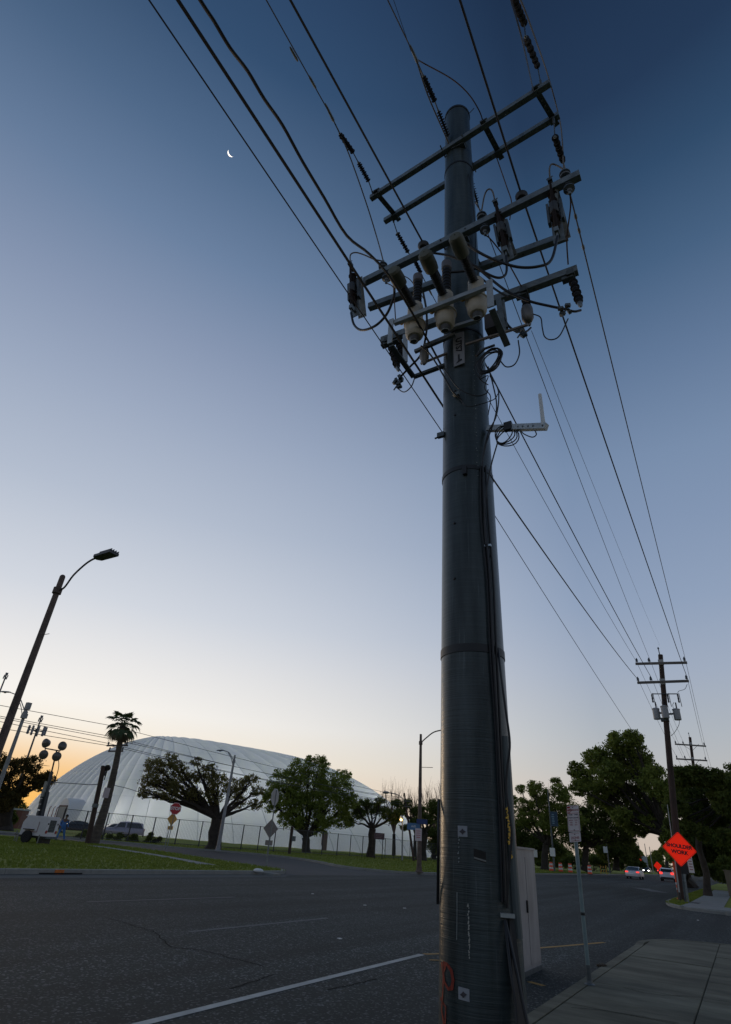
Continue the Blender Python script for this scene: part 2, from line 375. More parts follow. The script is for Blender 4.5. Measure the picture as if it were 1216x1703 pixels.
# broken kerb end at the lawn tip
g = atZ(430, 1449, .14); b = MB(); b.ball((g.x, g.y, .16), .22, 9, 6, (1.3, .6, .42)); b.done('broken_kerb', white_p, smooth=30, label='whitish broken lump of kerb lying on the tip of the lawn', category='rubble')
g = atZ(446, 1455, .0); b = MB(); b.prism([(g.x - .55, g.y - .35), (g.x + .5, g.y - .25), (g.x + .65, g.y + .1), (g.x - .1, g.y + .35), (g.x - .6, g.y + .2)], .004, .09); b.done('broken_kerb', concrete_k, smooth=0, label='flat broken kerb slab lying in the gutter at the lawn tip', category='rubble')
# marks on the road
def strip(name, pts, w, m, z, label, cat='road marking'):
    L_ = offset(pts, w / 2); R_ = offset(pts, -w / 2); b = MB(); n = len(pts)
    b.add([(x, y, z) for x, y in L_] + [(x, y, z) for x, y in R_], [(n + i, n + i + 1, i + 1, i) for i in range(n - 1)])
    o = b.done(name, m, smooth=0); o['label'] = label; o['category'] = cat; return o
strip('edge_line', [(-4.87, y) for y in np.linspace(-20, 10.75, 12)], .11, paint_w, .004, 'solid white edge line running up the near side of the road')
g1 = atZ(705, 1587, 0); g2 = atZ(735, 1586, 0); g3 = atZ(893, 1577, 0); g4 = atZ(1005, 1567.5, 0)
strip('yellow_line', smooth2([(g1.x, g1.y), (g2.x, g2.y), (g3.x, g3.y), (g4.x, g4.y)], 5), .10, paint_y, .004, 'worn yellow line curving from the edge line to the pavement corner')
a1 = atZ(735, 1588, 0); a2 = atZ(708, 1590.5, 0)
strip('yellow_line', [(a1.x + .3, a1.y - .5), (a2.x + .2, a2.y - .3)], .07, paint_y, .008, 'short yellow stroke beside the end of the white edge line')
a1 = atZ(880, 1633, 0); a2 = atZ(905, 1640, 0)
strip('yellow_line', [(a1.x, a1.y), (a2.x, a2.y)], .10, paint_y, .004, 'yellow dash beside the foot of the grey cabinet')
for px0, py0, px1, py1, s in ((315, 1550, 545, 1527, 'nearer the white edge line'), (145, 1500, 390, 1492, 'nearer the lawn kerb')):
    p0 = atZ(px0, py0, 0); p1 = atZ(px1, py1, 0)
    strip('lane_dash', [(p0.x, p0.y), ((p0.x + p1.x) / 2, (p0.y + p1.y) / 2), (p1.x, p1.y)], .10, paint_f, .004, 'faded white lane dash on the road, ' + s)
p0 = atZ(1065, 1477, 0); p1 = atZ(1098, 1484, 0)
strip('stop_bar', [(p0.x, p0.y), (p1.x, p1.y)], 1.2, paint_f, .004, 'short faded white bar painted on the road beyond the crossing')
# hairline cracks sealed in the asphalt
crk = mat('crack filler', (.008, .009, .009), .95, spec=.08)
for pts, lab in (([(185, 1527), (230, 1542), (262, 1552), (282, 1573), (330, 1580), (385, 1593), (440, 1608)], 'long dark crack wandering across the asphalt in mid road'),
                 ([(380, 1645), (420, 1633), (455, 1622)], 'short dark crack beside the white edge line'), ([(548, 1646), (590, 1637), (628, 1628)], 'short dark scrape on the near side of the white edge line')):
    G = [atZ(x, y, 0) for x, y in pts]; G = [(g.x + random.uniform(-.02, .02), g.y + random.uniform(-.05, .05)) for g in spline(G, 5)]
    strip('road_crack', G, .02, crk, .003, lab, 'crack')
for px, py, lab in ((520, 1487, 'small white scrap of litter at mid road'), (607, 1506, 'white litter speck nearer the pole'), (673, 1511, 'white litter speck right beside the tall pole'), (565, 1562, 'pale speck lying near the white line'), (1161, 1531, 'white litter speck in the crossing')):
    g = atZ(px, py, 0); b = MB(); b.box((g.x, g.y, .010), (.08, .06, .012), Matrix.Rotation(px, 3, 'Z')); b.done('litter', white_p, smooth=0, label=lab, category='litter')

# right-hand pavement: slabs
t = thing('pavement', (0, 8, 0), 'concrete pavement of large slabs under the parking sign', 'pavement'); t['kind'] = 'structure'
del t['category']
KX = -2.22; ZS = .12
colx = [KX + .17, -.76, .72, 2.2, 3.7]; rowy = [-3.5, -1.8, -.1, 1.6, 3.3, 5.0, 6.7, 8.4, 10.1, 11.8, 13.5, 15.2]
for i in range(4):
    for j in range(11):
        x0, x1, y0, y1 = colx[i] + .005, colx[i + 1] - .005, rowy[j] + .004, rowy[j + 1] - .004
        zz = ZS + random.uniform(-.004, .004)
        b = MB(); e = .008
        b.add([(x0, y0, -.05), (x1, y0, -.05), (x1, y1, -.05), (x0, y1, -.05), (x0, y0, zz - e), (x1, y0, zz - e), (x1, y1, zz - e), (x0, y1, zz - e),
               (x0 + e, y0 + e, zz), (x1 - e, y0 + e, zz), (x1 - e, y1 - e, zz), (x0 + e, y1 - e, zz)],
              [(0, 1, 5, 4), (1, 2, 6, 5), (2, 3, 7, 6), (3, 0, 4, 7), (4, 5, 9, 8), (5, 6, 10, 9), (6, 7, 11, 10), (7, 4, 8, 11), (8, 9, 10, 11)])
        b.done('slab', concrete, t, smooth=0)
# corner slabs rounded towards the cross street
arc = smooth2([(KX + .17, 15.2), (KX + .14, 16.2), (-1.75, 17.25), (-1.1, 17.75), (-.2, 18.1), (1.5, 18.4), (3.7, 18.5)], 5)
def clipx(p, x0, x1):
    return [q for q in p if x0 <= q[0] <= x1]
for i in range(4):
    x0, x1 = colx[i], colx[i + 1]
    A = np.array(arc); ys = lambda x: float(np.interp(x, A[:, 0], A[:, 1])) if x > A[1:, 0].min() else 15.2
    xs = [x0 + .006] + [p[0] for p in arc if x0 + .02 < p[0] < x1 - .02] + [x1 - .006]
    xs = sorted(xs)
    poly = [(xs[-1], 15.206), ] + [(x, max(15.25, ys(x))) for x in xs[::-1]] + [(xs[0], 15.206)]
    MB().prism(ccw(poly), -.05, ZS).done('slab', concrete, t, smooth=0)
kr = [(KX, y) for y in np.arange(-6, 15.3, 1.5)] + resample(smooth2([(KX, 15.3), (KX - .02, 16.3), (-1.85, 17.4), (-1.15, 17.92), (-.2, 18.28), (1.5, 18.58), (3.7, 18.7), (12, 18.7)], 5), .7)
kerb('kerb', kr, -1, 'concrete kerb rounding the near pavement corner', z=ZS + .004, w=.165, seg=2, m=concrete)
MB().box((8, 6, .0), (8.4, 24, .2)).done('lawn', grass_m, smooth=0, kind='structure')
def pavement_wear():
    nt = concrete.node_tree; N = nt.nodes; L = nt.links; b = N['Principled BSDF']; src = b.inputs['Base Color'].links[0].from_socket; g = [n for n in N if n.type == 'NEW_GEOMETRY'][0]
    mp = N.new('ShaderNodeMapping'); mp.inputs['Scale'].default_value = (.35, 1.3, 1); mp.inputs['Rotation'].default_value = (0, 0, .3); L.new(g.outputs['Position'], mp.inputs[0])
    n1 = N.new('ShaderNodeTexNoise'); n1.inputs['Scale'].default_value = 1.3; n1.inputs['Detail'].default_value = 8; n1.inputs['Roughness'].default_value = .7; L.new(mp.outputs[0], n1.inputs['Vector'])
    r = N.new('ShaderNodeValToRGB'); L.new(n1.outputs[0], r.inputs[0]); e = r.color_ramp.elements; e[0].position = .36; e[0].color = (.50, .50, .46, 1); e[1].position = .62; e[1].color = (1.2, 1.18, 1.12, 1)
    m1 = N.new('ShaderNodeMix'); m1.data_type = 'RGBA'; m1.blend_type = 'MULTIPLY'; m1.inputs[0].default_value = 1; L.new(src, m1.inputs[6]); L.new(r.outputs[0], m1.inputs[7]); L.new(m1.outputs[2], b.inputs['Base Color'])
pavement_wear()
for pts, lab in (([(1216, 1668), (1150, 1658), (1090, 1655), (1035, 1643)], 'dark hairline crack across the near pavement slabs'), ([(948, 1676), (1005, 1682), (1070, 1692), (1130, 1703)], 'dark stained joint nearest the viewer on the pavement')):
    G = [atZ(x, y, ZS) for x, y in pts]; G = [(q_.x + random.uniform(-.015, .015), q_.y + random.uniform(-.02, .02)) for q_ in spline(G, 6)]; strip('pavement_crack', G, .012, crk, ZS + .006, lab, 'crack')
# weeds and dirt in the joints
grit = mat('gutter dirt', (.05, .045, .035), .95, var=.4, scale=20)
gx = atZ(1002, 1606, ZS)
b = MB()
for k in range(14): b.ball((gx.x + random.uniform(-.05, .05), gx.y + random.uniform(-.12, .12), ZS + .01), random.uniform(.012, .035), 6, 4, (1, 1.4, .6))
b.done('leaf_litter', mat('dead leaves', (.06, .04, .022), .9), label='small clump of dead leaves on the pavement joint past the parking sign', category='leaf litter')

# corner and verge beyond the cross street
corner = [(-3.7, 120), (-3.7, 40)] + smooth2([(-3.68, 39), (-3.55, 36.6), (-3.0, 34.2), (-2.0, 33.2), (-.7, 32.9), (2, 32.8), (30, 32.8)], 5)
sheet('verge', ccw(corner + [(30, 120)]), .10, grass_m)
kerb('kerb', resample(corner[1:], 1.2), 1, 'concrete kerb round the far corner below the orange sign', z=.125, w=.16, seg=3)
t = thing('pavement', (-1.9, 40, 0), 'pale pavement strip leading away under the right-hand trees', 'pavement'); t['kind'] = 'structure'; del t['category']
for j in range(24):
    y0 = 33.6 + j * 1.6
    MB().box((-1.85 + (.35 if j < 2 else 0), y0 + .8, .085), (1.5 + (.9 if j < 2 else 0), 1.588, .08)).done('slab', concrete_k, t, smooth=0)
# small path across the lawn
pp = [(-38.2, 29.9), (-34.2, 28.9), (-30, 27.6), (-26, 26.0), (-22.5, 24.4)]
t = thing('path', (-30, 27.5, 0), 'narrow pale concrete path across the lawn', 'path'); t['kind'] = 'structure'; del t['category']
for a, c in zip(resample(pp, 1.5), resample(pp, 1.5)[1:]):
    d = V((c[0] - a[0], c[1] - a[1], 0)); u = d.normalized(); a = (a[0] + u.x * .01, a[1] + u.y * .01)
    MB().beam((a[0], a[1], .10), (c[0], c[1], .10), .85, .08).done('slab', concrete_k, t, smooth=0)
# grass blades
def blades(name, n, sampler, hgt, m):
    P = sampler(n); n = len(P); th = rng.uniform(0, 2 * np.pi, n); w = rng.uniform(.02, .05, n); h = rng.uniform(.4, 1, n) * hgt
    dx, dy = np.cos(th) * w, np.sin(th) * w; lx, ly = rng.normal(0, .35, n) * h, rng.normal(0, .35, n) * h
    v = np.zeros((n, 3, 3)); v[:, 0] = P - np.stack([dx, dy, 0 * dx], 1); v[:, 1] = P + np.stack([dx, dy, 0 * dx], 1); v[:, 2] = P + np.stack([lx, ly, h], 1)
    me = bpy.data.meshes.new(name); me.from_pydata(v.reshape(-1, 3).tolist(), [], np.arange(3 * n).reshape(-1, 3).tolist()); me.materials.append(m)
    o = bpy.data.objects.new(name, me); COL.objects.link(o); o['kind'] = 'stuff'; return o
grass_b = mat('grass blades', (.31, .33, .065), .8, col2=(.17, .21, .036), scale=.35, spec=.2, trans=(.09, .14, .02))
def inpoly(P, poly):
    x, y = P[:, 0], P[:, 1]; r = np.zeros(len(P), bool); n = len(poly)
    for i in range(n):
        x0, y0 = poly[i]; x1, y1 = poly[(i + 1) % n]
        c = ((y0 > y) != (y1 > y)) & (x < (x1 - x0) * (y - y0) / (y1 - y0 + 1e-12) + x0); r ^= c
    return r
LP = LAWN_EDGE + [(-70, -80)]
def s_lawn(n):
    P = np.stack([rng.uniform(-48, -19.2, n), rng.uniform(6, 35, n), np.full(n, .12)], 1); P = P[inpoly(P, LP)]
    P2 = P.copy(); Q = np.array([[a, c] for a, c in pp])
    return P[np.min(np.linalg.norm(P[:, None, :2] - np.array(resample(pp, .4))[None], axis=2), axis=1) > .48]
def s_verge(n):
    P = np.stack([-19.2 - 34 * rng.random(n) ** 1.3, rng.uniform(38.5, 110, n), np.full(n, .12)], 1)
    return P[inpoly(P, VERGE_EDGE + [(-300, 36), (-300, 420)])]
def s_corner(n):
    P = np.stack([rng.uniform(-3.55, -2.65, n), rng.uniform(35, 70, n), np.full(n, .10)], 1)
    return P[inpoly(P, corner + [(30, 120)])]
blades('grass', 42000, s_lawn, .09, grass_b); blades('grass', 36000, s_verge, .11, grass_b); blades('grass', 5000, s_corner, .09, grass_b)

# ------------------------------------------------------------------ air dome
DOME = dict(W=132., L=73.2, cx=-122., cy=127.3, h=22.1, n=3.76, a=1.83, b=1.30, th=-.35, e=20.0)
def dome_pt(u, T, bulge=0):
    d = DOME; cu, su = math.cos(u), math.sin(u); p = 2 / d['n']
    x = math.copysign(abs(cu) ** p, cu) * (1 - T) * d['W'] / 2; y = math.copysign(abs(su) ** p, su) * (d['L'] / 2 - T * d['e'])
    z = d['h'] * max(0, 1 - (1 - T) ** d['a']) ** (1 / d['b'])
    c, s = math.cos(d['th']), math.sin(d['th'])
    return V((d['cx'] + x * c - y * s, d['cy'] + x * s + y * c, z + .1))
fabric = mat('white coated dome fabric', (.90, .89, .88), .42, var=.04, scale=.12, spec=.5, bump=.6, bscale=.5, trans=(.82, .84, .88))
def fabric_detail():
    nt = fabric.node_tree; N = nt.nodes; L = nt.links; b = N['Principled BSDF']; bp = [n for n in N if n.type == 'BUMP'][0]; bp.inputs['Distance'].default_value = .25
    ms = [n for n in N if n.type == 'MIX_SHADER'][0]; ms.inputs[0].default_value = .28
    tc = [n for n in N if n.type == 'TEX_COORD'][0]; sz = N.new('ShaderNodeSeparateXYZ'); L.new(tc.outputs['Object'], sz.inputs[0])
    md = N.new('ShaderNodeMath'); md.operation = 'PINGPONG'; md.inputs[1].default_value = 1.6; L.new(sz.outputs[2], md.inputs[0])
    lt = N.new('ShaderNodeMath'); lt.operation = 'LESS_THAN'; lt.inputs[1].default_value = .07; L.new(md.outputs[0], lt.inputs[0])   # welded cross seams
    src = b.inputs['Base Color'].links[0].from_socket; mx = N.new('ShaderNodeMix'); mx.data_type = 'RGBA'; L.new(lt.outputs[0], mx.inputs[0]); L.new(src, mx.inputs[6]); mx.inputs[7].default_value = (.78, .78, .78, 1); L.new(mx.outputs[2], b.inputs['Base Color'])
fabric_detail()
def build_dome():
    t = thing('air_dome', (DOME['cx'], DOME['cy'], 0), 'huge white inflated sports dome with seamed fabric panels behind the fence', 'dome')
    us = np.linspace(0, 2 * math.pi, 3000); P = [dome_pt(u, 0) for u in us]
    s = np.concatenate([[0], np.cumsum([(b - a).length for a, b in zip(P, P[1:])])]); NP = 58
    ub = np.interp(np.linspace(0, s[-1], NP + 1), s, us)
    Ts = np.linspace(0, 1, 26) ** 1.6
    for i in range(NP):
        b = MB(); K = 6; vs = []
        for k in range(K + 1):
            f = k / K; u = np.interp(s0 := (np.interp(ub[i], us, s) * (1 - f) + np.interp(ub[i + 1], us, s) * f), s, us)
            for T in Ts:
                p = dome_pt(u, T); p0 = dome_pt(u - .004, T); p1 = dome_pt(u + .004, T); q = dome_pt(u, min(1, T + .004)); q0 = dome_pt(u, max(0, T - .004))
                n = (p1 - p0).cross(q - q0)
                n = n.normalized() if n.length > 1e-9 else V((0, 0, 1))
                width = (dome_pt(ub[i + 1], T) - dome_pt(ub[i], T)).length
                amp = min(.62, width * .13) * (1 - abs(2 * f - 1) ** 2.2) * min(1, .35 + T * 6)
                vs.append(p + n * amp)
        m = len(Ts)
        fs = [(k * m + j, (k + 1) * m + j, (k + 1) * m + j + 1, k * m + j + 1) for k in range(K) for j in range(m - 1)]
        b.add(vs, fs); b.done('fabric_panel', fabric, t, smooth=60)
        b = MB(); b.tube([V(vs[j]) for j in range(m)], .07, 5); b.done('seam', MATS.get('seam tape') or mat('seam tape', (.62, .62, .62), .6), t)
    # entrance hood and doors stand on the near face
    def face(px, py):                              # first hit of a pixel ray with the dome foot
        best = None
        for u in np.linspace(0, 2 * math.pi, 1500):
            p = dome_pt(u, 0.0); x, y = proj(p)
            d = abs(x - px)
            if (CM.transposed() @ (p - O)).z > 0 and (best is None or d < best[0] - 1e-3 and (p - O).length < 400): 
                if d < 2: best = (d, u, p) if best is None or (p - O).length < (best[2] - O).length else best
        return best
    for px, w, h, nm, m_, lab in ((112, 9.0, 9.0, 'entrance_hood', fabric, None), (538, .9, 2.9, 'door', mat('brown door', (.16, .10, .08), .6), 'brown arched door in the dome wall'), (93, 1.6, 3.6, 'door', MATS.get('brown door'), 'narrow brown door left of the entrance hood')):
        r = face(px, 0)
        if r is None: continue
        p = r[2]; tg = (dome_pt(r[1] + .002, 0) - dome_pt(r[1] - .002, 0)).normalized(); nn = tg.cross(V((0, 0, 1)))
        if nn.dot(O - p) < 0: nn = -nn
        if nm == 'entrance_hood':
            b = MB(); n = 12; prof = []
            for j in range(4):
                f = j / 3; sc = 1 - .55 * (1 - f) ** 2; off = nn * (-7 + 9.0 * f)
                for k in range(n + 1):
                    a = math.pi * k / n; prof.append(p + off + tg * (math.cos(a) * w / 2 * sc) + V((0, 0, max(0, math.sin(a)) ** .7 * h * (.62 + .0 * f) * (1.0 if f > 0 else .8))))
            fs = [(j * (n + 1) + k, j * (n + 1) + k + 1, (j + 1) * (n + 1) + k + 1, (j + 1) * (n + 1) + k) for j in range(3) for k in range(n)]
            fs.append(tuple(3 * (n + 1) + k for k in range(n + 1)))
            b.add(prof, fs); o = b.done('entrance_hood', fabric, t, smooth=50)
            b = MB(); c = p + nn * 2.05; b.beam(c - tg * 2.6 + V((0, 0, 1.9)), c + tg * 2.6 + V((0, 0, 1.9)), .12, 3.8); b.done('roller_door', mat('grey shutter', (.30, .29, .28), .6, var=.1, scale=2), o, smooth=0)
            for s_ in (-2.75, 2.75): MB().beam(c + tg * s_, c + tg * s_ + V((0, 0, 4.0)), .25, .25).done('door_frame', mat('brown frame', (.12, .075, .06), .7), o, smooth=0)
            MB().beam(c - tg * 2.9 + V((0, 0, 4.0)), c + tg * 2.9 + V((0, 0, 4.0)), .25, .3).done('door_frame', MATS['brown frame'], o, smooth=0)
        else:
            b = MB(); pts = [p + nn * .2 + tg * (-w / 2), p + nn * .2 + tg * (w / 2)] + [p + nn * .2 + tg * (math.cos(a) * w / 2) + V((0, 0, h - w / 2 + math.sin(a) * w / 2)) for a in np.linspace(0, math.pi, 9)]
            b.extr(pts, nn * -.5); b.done('door', m_, t, smooth=0, label=lab)
build_dome()
# the dome is lit from within at dusk: its lower panels glow warm in the photograph
for ax_, ay_ in ((-40, 0), (-14, 0), (14, 2), (38, 0), (46, 18), (46, -18), (20, 22), (20, -22)):
    c_, s_ = math.cos(DOME['th']), math.sin(DOME['th']); l_ = bpy.data.lights.new('hall_lamp', 'POINT'); l_.energy = 1350; l_.color = (.97, .97, 1); l_.shadow_soft_size = .6
    lo_ = bpy.data.objects.new('hall_lamp', l_); COL.objects.link(lo_); lo_.location = (DOME['cx'] + ax_ * c_ - ay_ * s_, DOME['cy'] + ax_ * s_ + ay_ * c_, 5.0)
for u_ in np.linspace(-1.15, 1.15, 13):
    p_ = dome_pt(u_, .15); l_ = bpy.data.lights.new('wall_lamp', 'POINT'); l_.energy = 330; l_.color = (.97, .97, 1); l_.shadow_soft_size = .4
    lo_ = bpy.data.objects.new('wall_lamp', l_); COL.objects.link(lo_); lo_.location = (p_.x, p_.y, 2.6)

# ------------------------------------------------------------------ fence along the dome
def build_fence():
    A = [atZ(x, y, .12) for x, y in ((95, 1393), (170, 1397), (250, 1402), (330, 1408), (400, 1413.5), (480, 1418.5), (560, 1423), (640, 1427.3), (729, 1431.5))]
    t = thing('fence', (A[3].x, A[3].y, .12), 'long dark mesh fence with slender posts in front of the white dome', 'fence')
    pts = resample([(p.x, p.y) for p in A], 2.4); H_ = 2.3
    pm = mat('dark fence steel', (.05, .052, .055), .6, .3)
    proto = None
    for i, (x, y) in enumerate(pts):
        if proto is None:
            b = MB(); b.tube([(x, y, .1), (x, y, .12 + H_)], .05, 6); proto = b.done('post', pm, t); px, py = x, y
        else:
            o = proto.copy(); COL.objects.link(o); o.parent = t; o.location = proto.location + V((x - px, y - py, 0))
    # woven mesh: real strands, joined
    strand = mat('fence mesh wire', (.09, .095, .10), .6, .3); b = MB()
    for (x0, y0), (x1, y1) in zip(pts, pts[1:]):
        for z in (2.38, .25):
            b.beam((x0, y0, z), (x1, y1, z), .045, .045)
        for k in range(16):
            f = (k + .5) / 16; x, y = x0 + (x1 - x0) * f, y0 + (y1 - y0) * f
            b.beam((x, y, .2), (x, y, 2.38), .010, .010, up=(0, 1, 0))
    b.done('mesh_panel', strand, t, smooth=0, kind='stuff')
build_fence()

# ------------------------------------------------------------------ poles and lamps on the left
def cobra(name, base, top, arm_end, label, m, r0=.13, r1=.075, head=.75, head_m=None, rise=.6, group=None, double=False, armr=.032, taper_collar=True):
    base = V(base); top = V(top); t = thing(name, base, label, 'street lamp', group)
    MB().tube([base, base.lerp(top, .5), top], [r0, (r0 + r1) / 2, r1], 12).done('pole', m, t)
    MB().lathe(base, (0, 0, 1), [(r0 * 1.7, 0), (r0 * 1.7, .06), (r0 * 1.25, .1), (r0 * 1.1, .35)], 12).done('base_plate', m, t)
    e = V(arm_end); s0 = base.lerp(top, .93); d = e - s0; hz = V((d.x, d.y, 0))
    pts = spline([s0, s0 + hz * .25 + V((0, 0, d.z * .42)), s0 + hz * .55 + V((0, 0, d.z * .82)), e], 5)
    a = MB().tube(pts, armr, 8).done('arm', m, t)
    MB().lathe(s0 - V((0, 0, .14)), (0, 0, 1), [(r1 * 1.15, 0), (r1 * 1.6, .02), (r1 * 1.6, .24), (r1 * 1.15, .28)], 10).done('clamp', m, t)
    if double:
        pts = spline([base.lerp(top, .87), s0 + hz * .25 + V((0, 0, d.z * .25)), s0 + hz * .6 + V((0, 0, d.z * .82))], 5); MB().tube(pts, armr * .8, 6).done('arm_brace', m, t)
    hd = hz.normalized(); sd = V((-hd.y, hd.x, 0)); w = head * .2; c0 = e - hd * .05
    prof = [(0, .05, .05), (.12, .11, .07), (.3, .17, .085), (.75, .18, .085), (.97, .12, .06), (1, .05, .03)]
    b = MB(); vs = []
    for f, ww, hh in prof:
        c = c0 + hd * head * f
        for k in range(10):
            al = 2 * math.pi * k / 10; vs.append(c + sd * math.cos(al) * ww * head * 1.0 + V((0, 0, math.sin(al) * hh * head * (1 if math.sin(al) > 0 else .6))))
    n = len(prof); b.add(vs, [(i * 10 + k, i * 10 + (k + 1) % 10, (i + 1) * 10 + (k + 1) % 10, (i + 1) * 10 + k) for i in range(n - 1) for k in range(10)] + [tuple(range(9, -1, -1)), tuple((n - 1) * 10 + k for k in range(10))])
    h = b.done('lamp_head', head_m or graypole, t, smooth=50)
    MB().ball(c0 + hd * head * .55 - V((0, 0, .05 * head)), .13 * head, 10, 6, (1.3, 1, .45)).done('lens', mat('lamp lens', (.35, .36, .36), .25), h)
    return t
# tall rusty lamp at the left edge with a flat finned lantern
def flat_lamp():
    X = -20.0; b0 = atX(0, 1242, X); tp = atX(104, 960, X); d = (tp - b0); k = b0.z / d.z
    base = V((X, tp.y, .12)); top = V((X, tp.y, tp.z))
    t = thing('street_lamp', base, 'tall rusty street lamp with curved arm and flat finned lantern at the left edge', 'street lamp')
    MB().tube([base, base.lerp(top, .5), top], [.15, .125, .10], 14).done('pole', rust, t)
    MB().lathe(top - V((0, 0, .0)), (0, 0, 1), [(.10, 0), (.09, .05), (.05, .09)], 12).done('cap', rust, t)
    s0 = top - V((0, 0, .55)); MB().lathe(s0 - V((0, 0, .13)), (0, 0, 1), [(.12, 0), (.16, .02), (.16, .24), (.12, .26)], 12).done('clamp', rust, t)
    def onX(px, py): return atY(px, py, tp.y)
    A = [s0] + [onX(*p) for p in ((107, 977), (122, 957), (140, 940), (152, 931.5), (162, 927))]
    MB().tube(spline(A, 5), .035, 8).done('arm', mat('dark lamp arm', (.06, .062, .065), .5, .4), t)
    e0 = onX(160, 928); e1 = onX(191, 917.5); hd = (e1 - e0); hd.z *= .4; L_ = hd.length; hd.normalize(); sd = V((-hd.y, hd.x, 0)).normalized(); up = hd.cross(sd)
    if up.z < 0: up = -up
    b = MB(); w = .26; vs = []
    poly = [(-.02, -.06), (.10, -.19), (1.0, -.2), (1.0, .2), (.10, .19), (-.02, .06)]
    pts = [e0 + hd * (x * L_) + sd * y for x, y in poly]
    b.extr([p - up * .05 for p in pts], up * .09); h = b.done('lantern', mat('dark lantern casting', (.07, .072, .075), .5, .3), t, smooth=0)
    for kx in range(4):
        y = -.15 + kx * .1; MB().beam(e0 + hd * (L_ * .35) + sd * y + up * .07, e0 + hd * (L_ * 1.03) + sd * y + up * .07, .015, .08, up).done('fin', MATS['dark lantern casting'], h, smooth=0)
    pt = onX(82, 1054); MB().tube([V((X, tp.y, pt.z)), pt], .012, 5).done('rod', rust, t)
flat_lamp()
# grey lamp behind it with double arm pointing away
p0 = atX(47, 1172, -40); t_ = cobra('street_lamp', (-40, p0.y, .1), (-40, p0.y, p0.z), atX(39, 1158, -40.6) + V((-.9, -.5, .2)), 'grey street lamp with paired arms just right of the rusty lamp', graypole, .16, .10, double=True)
MB().box((-39.95, p0.y, p0.z - .1), (.28, .28, .45)).done('photocell_box', graypole, t_)
MB().box((-39.9, p0.y - .05, p0.z - .75), (.3, .3, .3)).done('ballast_box', graypole, t_)
# grey lamp in front of the spreading oak
b2 = atZ(362, 1415, .12); tp = atX(391, 1256, b2.x); e_ = atY(372, 1248, tp.y)
cobra('street_lamp', b2, (b2.x, tp.y, tp.z), e_, 'grey street lamp with short braced arm in front of the spreading oak', graypole, .17, .09, head=.9, double=True, armr=.04)
# brown lamp beside the utility pole with street name blades
b3 = atZ(697, 1451, .12); tp = atY(700, 1221, b3.y); e_ = atY(741, 1213, b3.y)
L3 = cobra('street_lamp', b3, (tp.x, b3.y, tp.z), e_, 'slender brown street lamp left of the big pole carrying blue street name signs', rust, .17, .09, head=.6, armr=.045)
q0 = atY(701, 1276, b3.y); q1 = atY(720, 1276.5, b3.y); MB().tube([q0, q1], .02, 5).done('rod', rust, L3)
blue = mat('blue street sign', (.06, .17, .32), .5); blue2 = mat('dark blue street sign', (.02, .045, .16), .5)
def plate(name, c, w, h, m, parent, yaw=0, th=.02, **kw):
    c = V(c); R = Matrix.Rotation(yaw, 3, 'Z'); return MB().box(c, (w, th, h), R).done(name, m, parent, smooth=0, **kw)
c = atY(688, 1374.5, b3.y - .2); s1 = plate('street_sign', c, 1.0, .42, blue, None, label='light blue street name blade pointing left of the brown lamp', category='street sign')
text('lettering', 'S. Claiborne' if False else 'AVE', .2, white_p, s1, c + V((0, -.012, 0)), (1, 0, 0), (0, 0, 1))
c = atY(702, 1366.5, b3.y - .25); s1 = plate('street_sign', c, .75, .3, blue2, None, yaw=.5, label='dark blue street name blade across the brown lamp post', category='street sign')
c = atY(696, 1388, b3.y - .22); s1 = plate('notice_sign', c, .5, .75, mat('pinkish white sign', (.62, .52, .52), .5), None, label='pale parking notice fixed to the brown lamp below the blue blades', category='sign')
for k in range(4): plate('print', c + V((0, -.014, .22 - k * .13)), .34 - .06 * (k % 2), .035, mat('red sign print', (.45, .05, .05), .5), s1, th=.004)

# far lamp with the lit sodium light
b4 = atZ(669, 1431, .12); l4 = atY(668.5, 1360, b4.y)
t = thing('lit_lamp', b4, 'pale slim pole carrying a small glowing yellow lamp', 'street lamp')
MB().tube([b4, V((l4.x + .1, b4.y, l4.z))], [.11, .08], 8).done('pole', graypole, t)
MB().lathe(l4 + V((0, -.2, .12)), (0, 0, 1), [(.05, -.3), (.18, -.25), (.2, 0), (.06, .1)], 10).done('lantern_hood', graypole, t)
MB().ball(l4 + V((0, -.2, -.2)), .15, 10, 6).done('bulb', mat('lit sodium bulb', (1, .7, .3), .4, emit=(1, .62, .18), estr=9), t)
ld = bpy.data.lights.new('bulb_light', 'POINT'); ld.energy = 25; ld.color = (1, .7, .35); ld.shadow_soft_size = .2
lo = bpy.data.objects.new('bulb_light', ld); COL.objects.link(lo); lo.location = l4 + V((0, -.7, -.25))
# far timber pole with cobra arm and two short crossarms
b5 = atZ(673.5, 1431, .12) + V((.3, 2, 0)); tp = atY(672.5, 1319, b5.y)
t = thing('utility_pole', b5, 'slim dark timber pole beside the glowing lamp, with a left-pointing light arm', 'utility pole')
MB().tube([b5, V((tp.x, b5.y, tp.z))], [.17, .11], 8).done('pole', wood, t)
for py in (1332, 1341): MB().beam(atY(671, py, b5.y - .15), atY(683, py + .5, b5.y - .15), .1, .12).done('crossarm', wood2, t, smooth=0)
MB().tube(spline([atY(672.5, 1330, b5.y), atY(660, 1321, b5.y), atY(648, 1318.5, b5.y), atY(641, 1318, b5.y)], 4), .05, 6).done('light_arm', graypole, t)
MB().ball(atY(642, 1318, b5.y), .35, 8, 5, (1.6, .8, .5)).done('lamp_head', graypole, t)
Q2 = V((tp.x, b5.y, tp.z))

